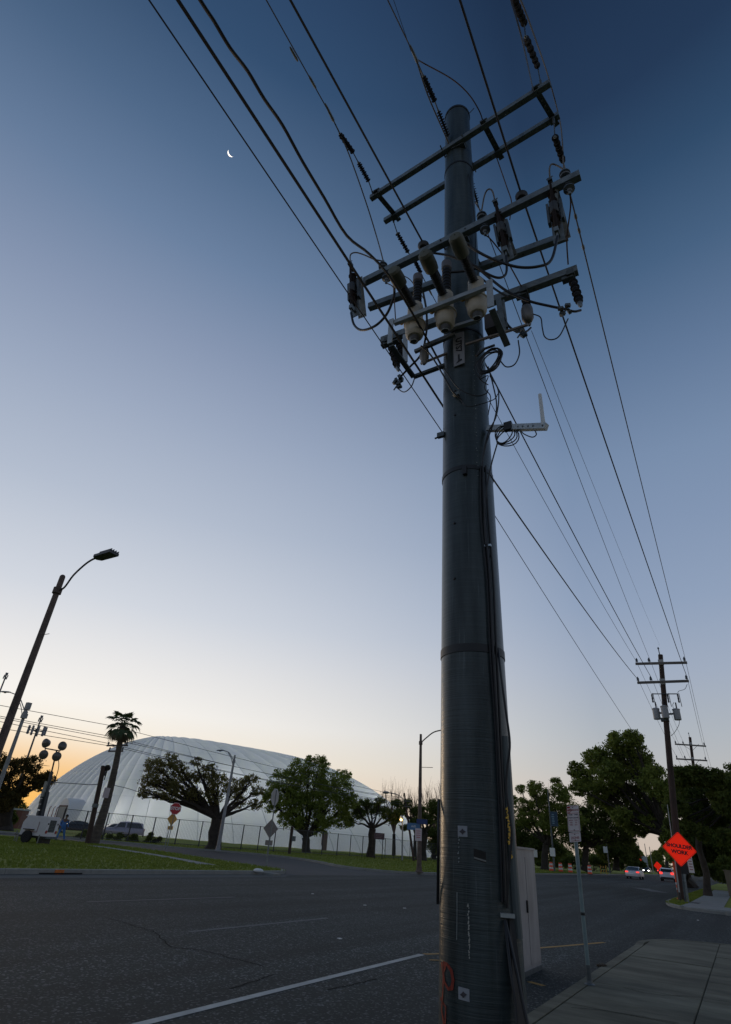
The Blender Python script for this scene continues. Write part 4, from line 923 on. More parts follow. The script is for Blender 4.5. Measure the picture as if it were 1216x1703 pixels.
# --- three reclosers
def recloser(bx, by, ex, ey, tx, ty, bushing_up=True):
    """bx,by: px of the lower housing's top rim; ex,ey: horizontal bushing tip; tx,ty vertical bushing tip"""
    P = atY(bx, by, FY + .0); B = P.copy()
    o = MB().lathe(B, (0, 0, -1), [(.10, -.42), (.115, -.40), (.12, -.05), (.155, -.02), (.165, .0), (.165, .02), (.15, .03), (.135, .2), (.125, .235), (.10, .27), (.065, .28), (.06, .3)], 24).done('recloser', cream, BP)
    MB().lathe(B + V((0, 0, -.3)), (0, 0, -1), [(.075, -.03), (.07, .02), (.055, .055), (.0, .06)], 16).done('base_cap', mat('dark base cap', (.06, .06, .058), .5), o)
    bb = MB(); R_ = .055; c = B + V((0, -.02, -.37)); bb.tube([c + V((R_ * math.cos(a), R_ * math.sin(a) * .9, .012 * math.sin(a))) for a in np.linspace(0, 2 * math.pi, 17)], .006, 6, cap=False); bb.done('pull_ring', ltgalv, o)
    bb = MB(); c = B + V((-.15, -.09, .03)); bb.lathe(c, (-.5, -.8, -.1), [(.038, 0), (.046, .01), (.046, .04), (.026, .04), (.026, .0)], 14); bb.done('yellow_ring', yellow, o)
    z0 = B.z + .32; S_ = V((B.x, B.y - .02, z0)); E_ = atZ(ex, ey, z0); E_.x = B.x + (E_.x - B.x) * .9; d = (E_ - S_); L_ = d.length
    prof = [(.085, -.02), (.085, .06), (.062, .08)]
    n = 11
    for k in range(n): h = .1 + (L_ * .62 - .1) * k / n; prof += [(.050, h), (.066, h + .012), (.05, h + .026)]
    prof += [(.05, L_ * .62)]
    MB().lathe(S_, d, prof, 16).done('bushing', bush_m, o)
    MB().lathe(S_ + d * .60, d, [(.055, 0), (.095, .03), (.105, .12), (.10, L_ * .36), (.075, L_ * .40), (.03, L_ * .41)], 18).done('bushing_cap', cap_m, o)
    if tx:
        V0 = V((B.x, B.y + .05, B.z + .40)); tz = atY(tx, ty, B.y + .05).z; h = tz - V0.z
        prof = [(.10, -.05), (.10, .02)]
        for k in range(9): prof += [(.06, .03 + (h * .75) * k / 9), (.072, .045 + (h * .75) * k / 9)]
        prof += [(.06, h * .8)]
        MB().lathe(V0, (0, 0, 1), prof, 14).done('riser_bushing', rubber, o)
        MB().lathe(V0 + V((0, 0, h * .78)), (0, 0, 1), [(.062, 0), (.08, .02), (.08, h * .2), (.05, h * .24)], 14).done('riser_cap', mat('grey riser cap', (.13, .12, .12), .5), o)
    return E_
K1 = recloser(690, 540, 653, 448, 697, 458); K2 = recloser(741, 522, 706, 420, 740, 438); K3 = recloser(793, 501, 757, 392, 0, 0)
# --- arresters on the lowest arm
def arrester(arm, px, tip, dz=-.06):
    P = onarm(arm, px, dz); Tp = V(tip); d = (Tp - P)
    o = MB().box(P + V((0, 0, -.03)), (.11, .2, .10)).box(P + V((-.05, -.02, -.09)), (.17, .10, .05)).done('surge_arrester', dkgalv, BP, smooth=0)
    b = MB(); sheds(b, P.lerp(Tp, .22), P.lerp(Tp, .85), 8, .068, .056, .03); b.done('shed_stack', shed_m, o)
    MB().lathe(P.lerp(Tp, .84), d, [(.03, 0), (.036, .02), (.03, .10), (.012, .13)], 8).done('end_fitting', galv, o); return Tp
t1 = arrester('C', 949, atY(967, 513, 5.9)); t2 = arrester('C', 872, atY(881, 545, 5.9)); t3 = arrester('C', 648, atY(664, 620, 5.95)); t4 = arrester('C', 661, atY(676, 612, 6.2))
MB().lathe(atY(876, 512, 5.75), (0, 0, -1), [(.04, -.04), (.075, 0), (.085, .05), (.085, .22), (.06, .28), (.03, .3)], 14).done('arrester_can', mat('pale can', (.20, .19, .18), .5, .3), BP)
MB().lathe(atY(706, 582, 5.5), (0, 0, -1), [(.03, -.03), (.06, 0), (.07, .04), (.07, .17), (.05, .2), (.05, .25), (.02, .3)], 14).done('arrester_can', MATS['pale can'], BP)
q = atY(823, 540, 5.7); MB().box(q, (.24, .22, .3)).done('control_box', mat('dark control box', (.10, .085, .085), .6), BP, smooth=0)
for _ in range(5): MB().box(q + V((.12 + random.uniform(-.06, .06), -.05, -.15 + random.uniform(-.1, .1))), (.05, .06, .05), Matrix.Rotation(random.random(), 3, 'Z')).done('connector', rubber, BP, smooth=0)
for px, py, Y in ((940, 516, 5.7), (866, 553, 5.6), (664, 632, 5.9), (660, 641, 5.9)):
    b = MB(); c = atY(px, py, Y); [b.box(c + V((random.uniform(-.05, .05), random.uniform(-.04, .04), random.uniform(-.05, .05))), (.07, .05, .04), Matrix.Rotation(random.random() * 3, 3, 'Y')) for _ in range(5)]; b.tube([c + V((-.05, 0, -.08)), c + V((.04, 0, .05))], .012, 5); b.done('clamp', dkgalv, BP, smooth=0)
# --- vertical number board
n_ = V((0, -1, 0)); a0, a1, a2, a3 = [atY(*p, YF - .03) for p in ((753, 556), (771, 551), (772.5, 603), (755, 610))]
nb = MB().extr([a0, a1, a2, a3], (0, .02, 0)).done('number_board', mat('pale number board', (.25, .25, .26), .5, var=.1, scale=9), BP, smooth=0)
text('lettering', 'UTS7', .125, black_p, nb, (a0 + a1 + a2 + a3) / 4 + V((0, -.004, .07)), (0, 0, -1), (1, 0, 0), bold=.004)
c = (a2 + a3) / 2; b = MB(); c.y = YF - .034; b.extr([c + V((x, 0, z)) for x, z in ((-.045, .04), (.05, .07), (.04, .1), (.012, .1), (.01, .2), (-.015, .2), (-.012, .09))], (0, .004, 0)); b.done('arrow_print', black_p, nb, smooth=0)
# --- antenna arm
p, q = atY(812, 713, PY - .1), atY(909, 709.5, PY - .35); AA = MB().beam(p, q, .07, .075).done('antenna_arm', ltgalv, BP, smooth=0)
bb = MB(); [bb.lathe(p.lerp(q, f) + V((0, -.037, -.01)), (0, -1, 0), [(.012, 0), (.012, .004)], 8) for f in (.55, .63, .72, .8, .95)]; bb.done('bolt_holes', dkgalv, AA)
e = atY(898, 656, q.y); MB().tube([V((e.x, q.y, q.z + .03)), V((e.x, q.y, q.z + .12)), V((e.x, q.y, e.z))], [.03, .024, .021], 10).done('whip_antenna', white_p, AA)
MB().box(p.lerp(q, .38) + V((0, -.03, 0)), (.10, .06, .12)).done('cable_clip', rubber, AA, smooth=0)
for k in range(4):
    c = atY(838 + k * 2, 722, 5.6 + .02 * k); MB().tube([c + V((.11 * math.cos(a) * (1 + .1 * k), 0.02 * math.sin(2 * a + k), .13 * math.sin(a) - .02 * k)) for a in np.linspace(-.2, 2 * math.pi - .2, 20)], .008, 5).done('cable_loop', rubber, AA)
def cable(pts, r, m=rubber, parent=BP, nm='jumper_cable', k=6):
    P = [V(p) if len(p) == 3 else V(p) for p in pts]; return MB().tube(spline(P, k), r, 8).done(nm, m, parent)
def PY_(pts, Y0, Y1): n = len(pts); return [atY(x, y, Y0 + (Y1 - Y0) * i / (n - 1)) for i, (x, y) in enumerate(pts)]
cable(PY_([(890, 716), (892, 723), (885, 727), (872, 722), (866, 716)], 5.5, 5.55), .007)
# --- jumpers
cable([K1] + PY_([(656, 482), (654, 497), (643, 523), (624, 542), (602, 549), (589, 540)], 4.85, 5.3) + [c1[1]], .02)
cable([K3] + PY_([(775, 404), (794, 418), (822, 432), (861, 444), (896, 443), (917, 432)], 4.8, 5.3) + [c3[1]], .02)
cable([K2] + PY_([(722, 421), (750, 426), (786, 440), (808, 454), (829, 462), (842, 454)], 4.9, 5.35) + [c2[1]], .018)
cable(PY_([(747, 453), (770, 451), (793, 447), (815, 463), (843, 484), (878, 500), (914, 509), (940, 514)], 5.25, 5.75), .019); cable(PY_([(940, 514), (955, 518), (966, 516)], 5.75, 5.9), .017)
cable(PY_([(797, 460), (812, 472), (828, 484), (845, 494)], 5.5, 5.6), .016)
cable(PY_([(704, 487), (709, 515), (710, 545), (706, 573)], 5.22, 5.5), .017); cable(PY_([(706, 573), (698, 593), (681, 611), (664, 629)], 5.5, 5.9), .017)
cable(PY_([(838, 529), (846, 542), (856, 550), (866, 552)], 5.6, 5.7), .017); cable(PY_([(866, 552), (876, 551), (883, 545)], 5.7, 5.9), .014)
cable(PY_([(886, 522), (899, 528), (902, 545), (906, 560), (917, 565), (931, 558), (945, 530)], 5.75, 5.75), .009); cable(PY_([(832, 600), (842, 610), (856, 606), (864, 588), (862, 566)], 5.55, 5.6), .009)
cable(PY_([(660, 645), (672, 652), (684, 643), (690, 628)], 5.9, 5.55), .009)
cable([T1] + PY_([(622, 431), (606, 424), (592, 420), (583, 424)], 5.5, 5.4) + [c1[0]], .013, bare); cable([T2] + PY_([(806, 325), (812, 315), (819, 318)], 5.5, 5.42) + [c2[0]], .013, bare); cable([T3] + PY_([(928, 276), (918, 273), (914, 281)], 5.5, 5.42) + [c3[0]], .013, bare)
# light jumper tails from the dead-end clamps to the pin insulators
cable([E_L] + [atX(x, y, E_L.x + dx) for x, y, dx in ((570, 232, .0), (586, 271, .02), (611, 343, .05), (629, 402, .08))] + [T1], .013, bare, nm='jumper_tail')
cable([E_M] + [atX(x, y, E_M.x + dx) for x, y, dx in ((712, 159, 0), (744, 233, .02), (772, 300, .05), (793, 341, .08))] + [T2], .013, bare, nm='jumper_tail')
cable([E_R] + [atX(x, y, E_R.x + dx) for x, y, dx in ((866, 0, .05), (891, 66, .08), (914, 134, .1), (932, 205, .12))] + [T3], .013, bare, nm='jumper_tail')
cable([E_M] + PY_([(708, 107), (751, 131), (779, 156), (797, 184), (804, 204)], 4.3, 5.5), .011, copper, nm='jumper_tail'); cable(PY_([(826, 262), (843, 311), (851, 337), (848, 365)], 6.2, 6.1), .010, copper, nm='jumper_tail')
cable([atX(850, 0, -.3), atX(870, 72, -.29)] + [onarm('A1', 888, .05)], .009, wire_m, nm='jumper_tail')
cable([U3] + PY_([(949, 345), (943, 396), (945, 440)], 5.6, 6.1), .011, copper, nm='jumper_tail'); cable([U2] + PY_([(818, 400), (842, 432), (868, 478)], 5.6, 6.1), .011, copper, nm='jumper_tail')
cable([U1] + PY_([(654, 478), (656, 500), (658, 532)], 5.6, 5.3), .009, copper, nm='jumper_tail'); cable(PY_([(668, 457), (682, 465), (693, 480), (707, 500)], 5.6, 6.1), .008, bare, nm='jumper_tail')
# ties from cutouts and covered leads along the shaft
cable([onarm('A2', 776), front(776, 300) + V((.06, -.02, 0)), front(784, 370) + V((.06, 0, 0)), front(786, 440) + V((.05, 0, 0))], .009)
# coil of spare cable
for k in range(9):
    c = atY(814 + random.uniform(-2, 2), 600 + random.uniform(-2, 2), 5.42); rx, rz = .13 + .006 * k, .2 + .006 * k; ph = random.random()
    MB().tube([c + V((rx * math.cos(a) * .85 + .06 * math.sin(a), .05 * math.sin(a + ph), rz * math.sin(a) + .02 * math.cos(2 * a + k))) for a in np.linspace(ph, ph + 6.28, 22)], .009, 6).done('spare_coil', rubber, BP)
MB().tube(PY_([(792, 592), (806, 580), (823, 574)], 5.35, 5.4), .02, 6).done('cable_tie', rubber, BP)
for pts in ([(800, 575), (793, 590), (790, 615), (800, 632), (812, 640)], [(822, 580), (806, 588), (790, 610), (797, 628), (806, 618)], [(804, 607), (797, 630), (812, 625), (806, 645), (816, 660), (812, 690)]):
    cable(PY_(pts, 5.45, 5.5), .007, nm='loose_lead')
for pts in ([(812, 610), (820, 640), (826, 672), (822, 700), (808, 740), (801, 775)], [(815, 625), (829, 650), (826, 690), (812, 720), (804, 755), (802, 776)], [(828, 735), (818, 770), (810, 810), (806, 860), (808, 905)]):
    cable(PY_(pts, 5.45, 5.5), .009, nm='down_lead')
cable([atY(700, 575, 5.2)] + PY_([(716, 590), (735, 620), (752, 650), (765, 662)], 5.3, 5.5), .012, nm='loose_lead'); cable(PY_([(740, 615), (762, 645), (790, 658), (808, 655), (812, 648)], 5.4, 5.5), .008, nm='loose_lead'); cable(PY_([(765, 664), (778, 676), (800, 672), (822, 664), (828, 655)], 5.45, 5.45), .006, nm='loose_lead')
b = MB(); c = front(762, 661) + V((0, -.03, 0)); [b.box(c + V((random.uniform(-.03, .03), random.uniform(-.02, .0), random.uniform(-.05, .05))), (.05, .04, .05), Matrix.Rotation(random.random() * 3, 3, 'Y')) for _ in range(3)]; b.done('clamp', galv, BP, smooth=0)
# --- leads running down the right side to the ground
def on_shaft(pts, off=.02):
    out = []
    for x, y in pts:
        p = front(x, y); n = V((p.x - axis(p.z).x, p.y - axis(p.z).y, 0)).normalized(); out.append(p + n * off)
    return out
for pts, r, m_ in (([(801, 776), (804, 860), (812, 960), (817, 1076), (824, 1200), (829, 1300), (834, 1400), (837, 1500)], .017, rubber), ([(806, 776), (810, 860), (818, 960), (823, 1076), (829, 1200), (833, 1300), (838, 1400), (841, 1510)], .013, rubber),
                  ([(798, 778), (799, 860), (808, 960), (813, 1076), (821, 1200), (826, 1300), (830, 1400), (833, 1500)], .008, wire_m)):
    cable(on_shaft(pts), r, m_, nm='down_lead', k=4)
cable([front(828, 1080) + V((.01, -.02, 0))] + PY_([(833, 1120), (841, 1180), (848, 1235), (844, 1275), (842, 1310), (848, 1355), (851, 1390), (846, 1450), (843, 1505)], 5.6, 5.55), .011, nm='loose_lead')
q = front(842, 1522); MB().box(q + V((.015, -.02, 0)), (.12, .04, .03), Matrix.Rotation(.5, 3, 'Z')).done('strap', mat('bright strap clip', (.45, .5, .52), .35, .6), BP, smooth=0)
q = front(811, 909); MB().box(q + V((.01, -.02, 0)), (.075, .03, .025)).done('strap', MATS['bright strap clip'], BP, smooth=0)
cable([front(842, 1530) + V((0, -.03, 0))] + [atY(858, 1610, 5.5), atY(868, 1660, 5.45), atY(880, 1720, 5.4), V((-1.56, 5.35, .13))], .014, nm='down_lead'); cable([front(841, 1530) + V((0, -.03, 0))] + [atY(850, 1620, 5.45), atY(858, 1680, 5.4), V((-1.66, 5.3, .13))], .012, nm='down_lead')
b = MB(); p0 = front(843, 1525) + V((.02, 0, 0)); b.add([p0, p0 + V((.03, .03, 0)), V((-1.62, 5.58, .13)), V((-1.68, 5.42, .13)), p0 + V((-.02, .1, 0)), V((-1.70, 5.60, .13))], [(0, 1, 2, 3), (1, 4, 5, 2), (0, 3, 5, 4)]); b.done('cable_guard', mat('black plastic guard', (.012, .012, .013), .6), BP, smooth=0)
# half-round moulding with a torn yellow marker strip on the right flank
on = on_shaft([(838, 1225), (843, 1300), (849, 1400), (856, 1500), (861, 1560)], .0)
MB().tube(spline(on, 4), [.045] * len(spline(on, 4)), 10).done('moulding', mat('grey cable moulding', (.10, .12, .12), .5), BP)
yl = mat('yellow reflective strip', (.75, .42, .02), .35)
for k in range(34):
    f = k / 34; y = 1345 + 85 * f + random.uniform(-1, 1); x = 843 + 6.5 * f + random.uniform(-1.6, 1.6)
    p = front(x - 6, y); n = V((p.x - axis(p.z).x, p.y - axis(p.z).y, 0)).normalized(); s_ = V((0, 0, 1)).cross(n); w = random.uniform(.006, .02); p = p + n * .05
    MB().extr([p - s_ * w, p + s_ * w * .8, p + s_ * w + V((0, 0, .012)), p - s_ * w * .6 + V((0, 0, .014))], n * .003).done('marker_flake', yl, BP, smooth=0)
# black edge strip on the left flank (strap of the far side riser)
q = on_shaft([(732, 1330), (731, 1400), (730.5, 1503)], .012); MB().tube(spline(q, 4), .013, 6).done('riser_edge', rubber, BP)

# ------------------------------------------------------------------ conductors from behind, over the camera
def line(pts, r, label, m=wire_m, name='power_line', group=None, cat='power line', k=4, sub=False):
    o = MB().tube(spline(pts, k) if k else pts, r, 6, cap=True).done(name, m); o['label'] = label; o['category'] = cat
    if group: o['group'] = group
    return o
def back(S, px, py, ext=-20, wav=0):
    """conductor from S back over the camera, level and parallel to the street, through a photo pixel at S's X"""
    Q = atX(px, py, S.x); d = (Q - S); e = S + d * ((ext - S.y) / d.y); out = [S]
    n = 14
    for i in range(1, n + 1): f = i / n; p = S.lerp(e, f ** 1.5); out.append(p + (V((random.uniform(-1, 1) * wav, 0, random.uniform(-1, 1) * wav)) if wav else V((0, 0, 0))))
    return out
def sag(a, b_, s, n=16):
    return [a.lerp(b_, i / n) - V((0, 0, 4 * s * (i / n) * (1 - i / n))) for i in range(n + 1)]
P2Y = 40.0
W2 = {k: atY(*p, P2Y - .1) for k, p in dict(ul=(1059, 1101), um=(1081, 1097), ur=(1140, 1097), ll=(1062, 1131), lm=(1084, 1128), lr=(1143, 1127), top=(1097, 1073), neu=(1118, 1312)).items()}
S = atY(738, 722, PY); line(back(S, 248, 0)[::-1] + sag(S, W2['neu'], .18)[1:], .0065, 'thin lowest overhead wire clamped to the left flank of the big pole', k=0)
S = atY(745, 688, 6.35); line(back(S, 296, 0)[::-1] + sag(S, W2['ll'], .22)[1:], .0165, 'heavy black cable second from left, passing behind the big pole', k=0)
S = G5; line(back(S, 483, 0)[::-1] + sag(S, W2['lm'], .25)[1:], .017, 'black covered cable crossing the dark disc left of the pole head', k=0)
S = G7; line(back(S, 765, 0)[::-1] + sag(S, W2['lr'], .25)[1:], .017, 'black covered cable crossing the dark disc right of the pole head', k=0)
E3 = atY(766, 664, YF - .05); wv = [atX(x, y, -2.5) for x, y in ((757, 652), (715, 572), (655, 470), (616, 424), (577, 392), (540, 330), (503, 268), (470, 208), (440, 165), (412, 118), (383, 80), (356, 35), (333, 0))]
d = (wv[-1] - wv[-3]); line([E3] + wv + [wv[-1] + d * f for f in (2, 5, 10, 20)], .0165, 'wavy black communication cable ending at the left of the big pole')
for E_, px, py, nm in ((E_L, 443, 0, 'bare conductor dead-ended at the left of the upper arms'), (E_M, 644, -2, 'bare conductor dead-ended at the middle of the upper arms'), (E_R, 838, -60, 'bare conductor dead-ended at the right of the upper arms')):
    line(back(E_, px, py)[::-1], .011, nm, bare, k=0)
S = atX(684, 86, E_M.x); line(back(S, 653, -5)[::-1], .005, 'hair-thin wire beside the middle dead-ended conductor', k=0)
# splice sleeves on the left conductor
b = MB()
for px, py in ((489, 90), (520, 137)): c = atX(px, py, E_L.x); b.lathe(c - V((0, .12, 0)), (0, 1, -.0), [(.012, 0), (.024, .04), (.024, .2), (.012, .24)], 8)
b.done('deadend_sleeve', galv, BP)
# --- forward to the next pole
line(sag(F_L, W2['ul'], .3), .010, 'conductor leaving the left string towards the next pole', k=0)
line(sag(F_M, W2['um'], .3), .010, 'conductor leaving the middle string towards the next pole', k=0)
line(sag(U3, W2['ur'], .3), .011, 'rightmost conductor running down to the next pole', bare, k=0)
line(sag(atY(884, 550, 5.9), W2['top'], .2), .004, 'hair-thin wire running to the tip of the next pole', k=0)
b = MB()
for f in (.012, .02, .03): c = U3.lerp(W2['ur'], f); d = (W2['ur'] - U3).normalized(); b.lathe(c - d * .05, d, [(.012, 0), (.022, .02), (.022, .09), (.012, .11)], 8)
b.done('splice_sleeve', galv, BP)

# ------------------------------------------------------------------ second and third poles
def std_pole(Y, top, base, armU, armL, label, brace=False, r=(.17, .11)):
    t = thing('utility_pole', base, label, 'utility pole'); k = mpp(top)
    MB().tube([V(base) - V((0, 0, .2)), V(base).lerp(top, .5), top], [r[0], (r[0] + r[1]) / 2, r[1]], 12).done('pole', wood, t)
    MB().tube([V(top) - V((0.02, .1, .4)), V(top) + V((-.05, -.1, .35))], .03, 6).done('pole_top_pin', dkgalv, t); MB().lathe(V(top) + V((-.05, -.1, .33)), (0, 0, 1), [(.03, 0), (.06, .05), (.03, .14)], 8).done('insulator', porc, t)
    for l, r_, ins in (armU, armL):
        a, b_ = atY(*l, Y - .2), atY(*r_, Y - .2); o = MB().beam(a, b_, .11, .14).done('crossarm', wood2, t, smooth=0)
        for px in ins:
            f = (px - l[0]) / (r_[0] - l[0]); p = a.lerp(b_, f) + V((0, 0, .07)); MB().lathe(p, (0, 0, 1), [(.025, 0), (.03, .05), (.085, .08), (.06, .16), (.08, .19), (.04, .25), (.03, .3)], 10).done('insulator', porc, o)
        m_ = proj(a.lerp(b_, .5)); c = V(base).lerp(top, (a.z - base[2]) / (top[2] - base[2])); MB().box((c.x, Y - .15, a.z), (.3, .1, .34)).done('arm_gain', mat('pale arm plate', (.4, .4, .38), .6), o, smooth=0)
        if brace:
            for e in (a, b_): MB().beam(c.lerp(V((e.x, c.y, c.z)), .55) + V((0, -.12, -.0)), c + V((0, -.1, -.7)), .03, .03).done('brace', dkgalv, o, smooth=0)
    return t
b2p = V((atY(1134, 1498, P2Y).x, P2Y, .1)); t2p = atY(1098.5, 1089, P2Y)
UP2 = std_pole(P2Y, t2p, b2p, ((1057, 1104), (1143, 1102), (1060, 1081, 1139.5)), ((1060, 1135.5), (1146, 1132.5), (1062, 1084, 1143)), 'leaning timber pole carrying two crossarms and three grey transformers', r=(.2, .14))
tank = mat('grey transformer paint', (.34, .35, .36), .45, var=.08, scale=2)
for px, py0, py1, dy in ((1090.5, 1180, 1195, 0), (1104.5, 1176, 1193, -.32), (1124.5, 1181, 1196, 0)):
    a, b_ = atY(px, py0, P2Y - .1 + dy), atY(px, py1, P2Y - .1 + dy); r_ = .2; h = a.z - b_.z + .12
    o = MB().lathe((a.x, P2Y - .1 + dy, b_.z - .05), (0, 0, 1), [(r_ * .95, 0), (r_, .03), (r_, h - .08), (r_ * 1.1, h - .07), (r_ * 1.1, h - .02), (r_ * .5, h + .03)], 20).done('transformer', tank, UP2)
    b = MB(); sheds(b, V((a.x + .05, P2Y - .1 + dy, b_.z + h)), V((a.x + .05, P2Y - .1 + dy, b_.z + h + .33)), 5, .05, .045, .025); b.done('bushing', shed_m, o)
    cx = b2p.lerp(t2p, (b_.z - .1) / t2p.z).x; MB().beam((a.x, P2Y - .1, b_.z + h * .5), (cx, P2Y, b_.z + h * .5), .06, .1).done('hanger', dkgalv, o, smooth=0)
q = atY(1106, 1197, P2Y); MB().box((q.x, P2Y, q.z), (.45, .4, .18)).done('transformer_bracket', dkgalv, UP2, smooth=0)
MB().tube([atY(1084, 1154, P2Y - .2), atY(1128, 1154, P2Y - .2)], .03, 6).done('cutout_bar', dkgalv, UP2)
for px in (1084, 1110, 1127): 
    p = atY(px, 1155, P2Y - .3); b = MB(); sheds(b, p, p + V((0, -.05, -.5)), 5, .06, .05, .03); b.tube([p + V((.08, -.1, .05)), p + V((.1, -.12, -.75))], .02, 5); b.done('cutout', rubber, UP2)
for pts in ([(1143, 1138), (1139, 1146), (1130, 1149), (1127, 1152)], [(1130, 1198), (1129, 1206), (1122, 1218), (1116, 1224)], [(1121, 1168), (1119, 1172), (1120, 1178)]): cable(PY_(pts, P2Y - .2, P2Y - .2), .014, wire_m, UP2, 'jumper')
P3Y = 75.0; b3p = V((-3.2, P3Y, .1)); t3p = atY(1147.5, 1226, P3Y)
UP3 = std_pole(P3Y, t3p, b3p, ((1122.5, 1237.5), (1174.5, 1241), (1124, 1137, 1172)), ((1124.5, 1262), (1176.5, 1265), (1126, 1140, 1174)), 'farther timber pole with two braced crossarms above the right-hand trees', True, (.2, .14))
W3 = {k: atY(*p, P3Y - .2) for k, p in dict(ul=(1124, 1234), um=(1137, 1235), ur=(1172, 1237), ll=(1126, 1259), lm=(1140, 1260), lr=(1174, 1261), top=(1147, 1217)).items()}
for k, lb in dict(ul='upper left', um='upper middle', ur='upper right', ll='lower left', lm='lower middle', lr='lower right').items():
    line(sag(W2[k], W3[k], .3) , .011, 'conductor between the transformer pole and the braced pole, ' + lb + ' position', k=0)
    e = W3[k] + V((0, 45, 0)); line(sag(W3[k], e, .35), .012, 'conductor leading on beyond the braced pole, ' + lb + ' position', k=0)
# --- lines across the dome
for i, (l0, m0, r0) in enumerate((((0, 1173), (186, 1207), (459, 1282)), ((0, 1191), (186, 1225), (440, 1293)), ((0, 1194), (186, 1229), (400, 1283)), ((0, 1200), (186, 1237.5), (400, 1296)), ((0, 1211), (186, 1241), (380, 1293)))):
    M_ = atX(*m0, PXX - 1.2); L_ = atX(*l0, PXX - 1.2); R_ = Q2 + V((-.6 + .3 * i, 0, -.3 - .28 * i)); Rm = atX(*r0, PXX - 1.2)
    ex = L_ + (L_ - M_) * 2
    line([ex, L_, M_] , .021, ('topmost', 'second', 'third', 'fourth', 'lowest')[i] + ' of the thin lines left of the palm crown', k=0)
    line(sag(M_, R_, max(.2, 4 * 0 + (M_.lerp(R_, .45).z - Rm.z) * .8 if M_.lerp(R_, .45).z > Rm.z else .3), 20), .02, ('topmost', 'second', 'third', 'fourth', 'lowest')[i] + ' of the thin lines crossing the dome', k=0)
line(PY_([(85, 1301), (120, 1303), (150, 1305), (168, 1304)], 36.0, 36.0), .03, 'slack service wire from the left trees to the plain timber pole', k=4)
line(PY_([(190, 1306), (215, 1312), (235, 1319)], 37.0, 39.0), .022, 'slack service wire hanging right of the palm trunk', k=4)

# ------------------------------------------------------------------ trees
def leafmat(name, a, b, tr): return mat(name, a, .75, var=0, col2=b, scale=.9, spec=.2, trans=tr)
leaf_dark = leafmat('live oak leaves', (.125, .155, .034), (.062, .085, .022), (.14, .17, .03))
leaf_mid = leafmat('street tree leaves', (.22, .26, .055), (.115, .155, .036), (.24, .28, .05))
leaf_maple = leafmat('maple leaves', (.22, .27, .055), (.13, .17, .035), (.25, .30, .05))
leaf_olive = leafmat('sparse oak leaves', (.20, .18, .06), (.12, .115, .042), (.22, .19, .05))
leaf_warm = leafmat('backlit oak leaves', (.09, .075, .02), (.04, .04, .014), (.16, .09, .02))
bark_dk = mat('dark oak bark', (.035, .028, .022), .95, var=.4, scale=2.2, bump=.8, bscale=8)
def leaves(name, centers, radii, n, size, m, parent, flat=.8, clump=.34, nsub=26, shell=.45):
    size *= .6; n = int(n * 2.0)
    """leaf-sized faces gathered in clumps spread through overlapping lobes"""
    centers = np.array([tuple(c) for c in centers]); radii = np.array(radii); w = radii ** 2; w = w / w.sum(); P = []; 
    for c, r, k in zip(centers, radii, (w * n).astype(int)):
        if k < 4: continue
        ns = max(5, int(nsub)); d = rng.normal(size=(ns, 3)); d /= np.linalg.norm(d, axis=1)[:, None]; rr = r * (shell + (1 - shell) * rng.random(ns) ** .6)
        sub = c + d * rr[:, None] * np.array([1, 1, flat]); idx = rng.integers(0, ns, k); sg = r * clump * rng.uniform(.55, 1.2, ns)
        P.append(sub[idx] + np.clip(rng.standard_t(4, size=(k, 3)), -2.3, 2.3) * sg[idx, None] * np.array([.55, .55, .36]))
    for c, r, k in zip(centers, radii, (w * n * .22).astype(int)):
        d = rng.normal(size=(k, 3)); d /= np.linalg.norm(d, axis=1)[:, None]; P.append(c + d * (r * 1.12 * rng.random(k) ** .45)[:, None] * np.array([1, 1, flat]))
    P = np.concatenate(P); n = len(P)
    a = rng.normal(size=(n, 3)); a /= np.linalg.norm(a, axis=1)[:, None]; b = np.cross(a, rng.normal(size=(n, 3))); b /= np.linalg.norm(b, axis=1)[:, None]
    s = size * rng.uniform(.5, 1.25, n)[:, None]; v = np.empty((n, 4, 3)); v[:, 0] = P - a * s; v[:, 1] = P + b * s * .45; v[:, 2] = P + a * s; v[:, 3] = P - b * s * .45
    org = root_loc(parent); v -= np.array(tuple(org))
    me = bpy.data.meshes.new(name); me.vertices.add(4 * n); me.vertices.foreach_set('co', v.reshape(-1)); me.loops.add(4 * n); me.loops.foreach_set('vertex_index', np.arange(4 * n, dtype=np.int32))
    me.polygons.add(n); me.polygons.foreach_set('loop_start', np.arange(0, 4 * n, 4, dtype=np.int32)); me.materials.append(m); me.update(calc_edges=True)
    o = bpy.data.objects.new(name, me); COL.objects.link(o); o.parent = parent; return o
def wob(a, b, k=6, amp=.12):
    a, b = V(a), V(b); L_ = (b - a).length
    return [a.lerp(b, i / k) + (V((random.gauss(0, 1), random.gauss(0, 1), random.gauss(0, .6))) * amp * L_ / k * (1 if 0 < i < k else 0)) for i in range(k + 1)]
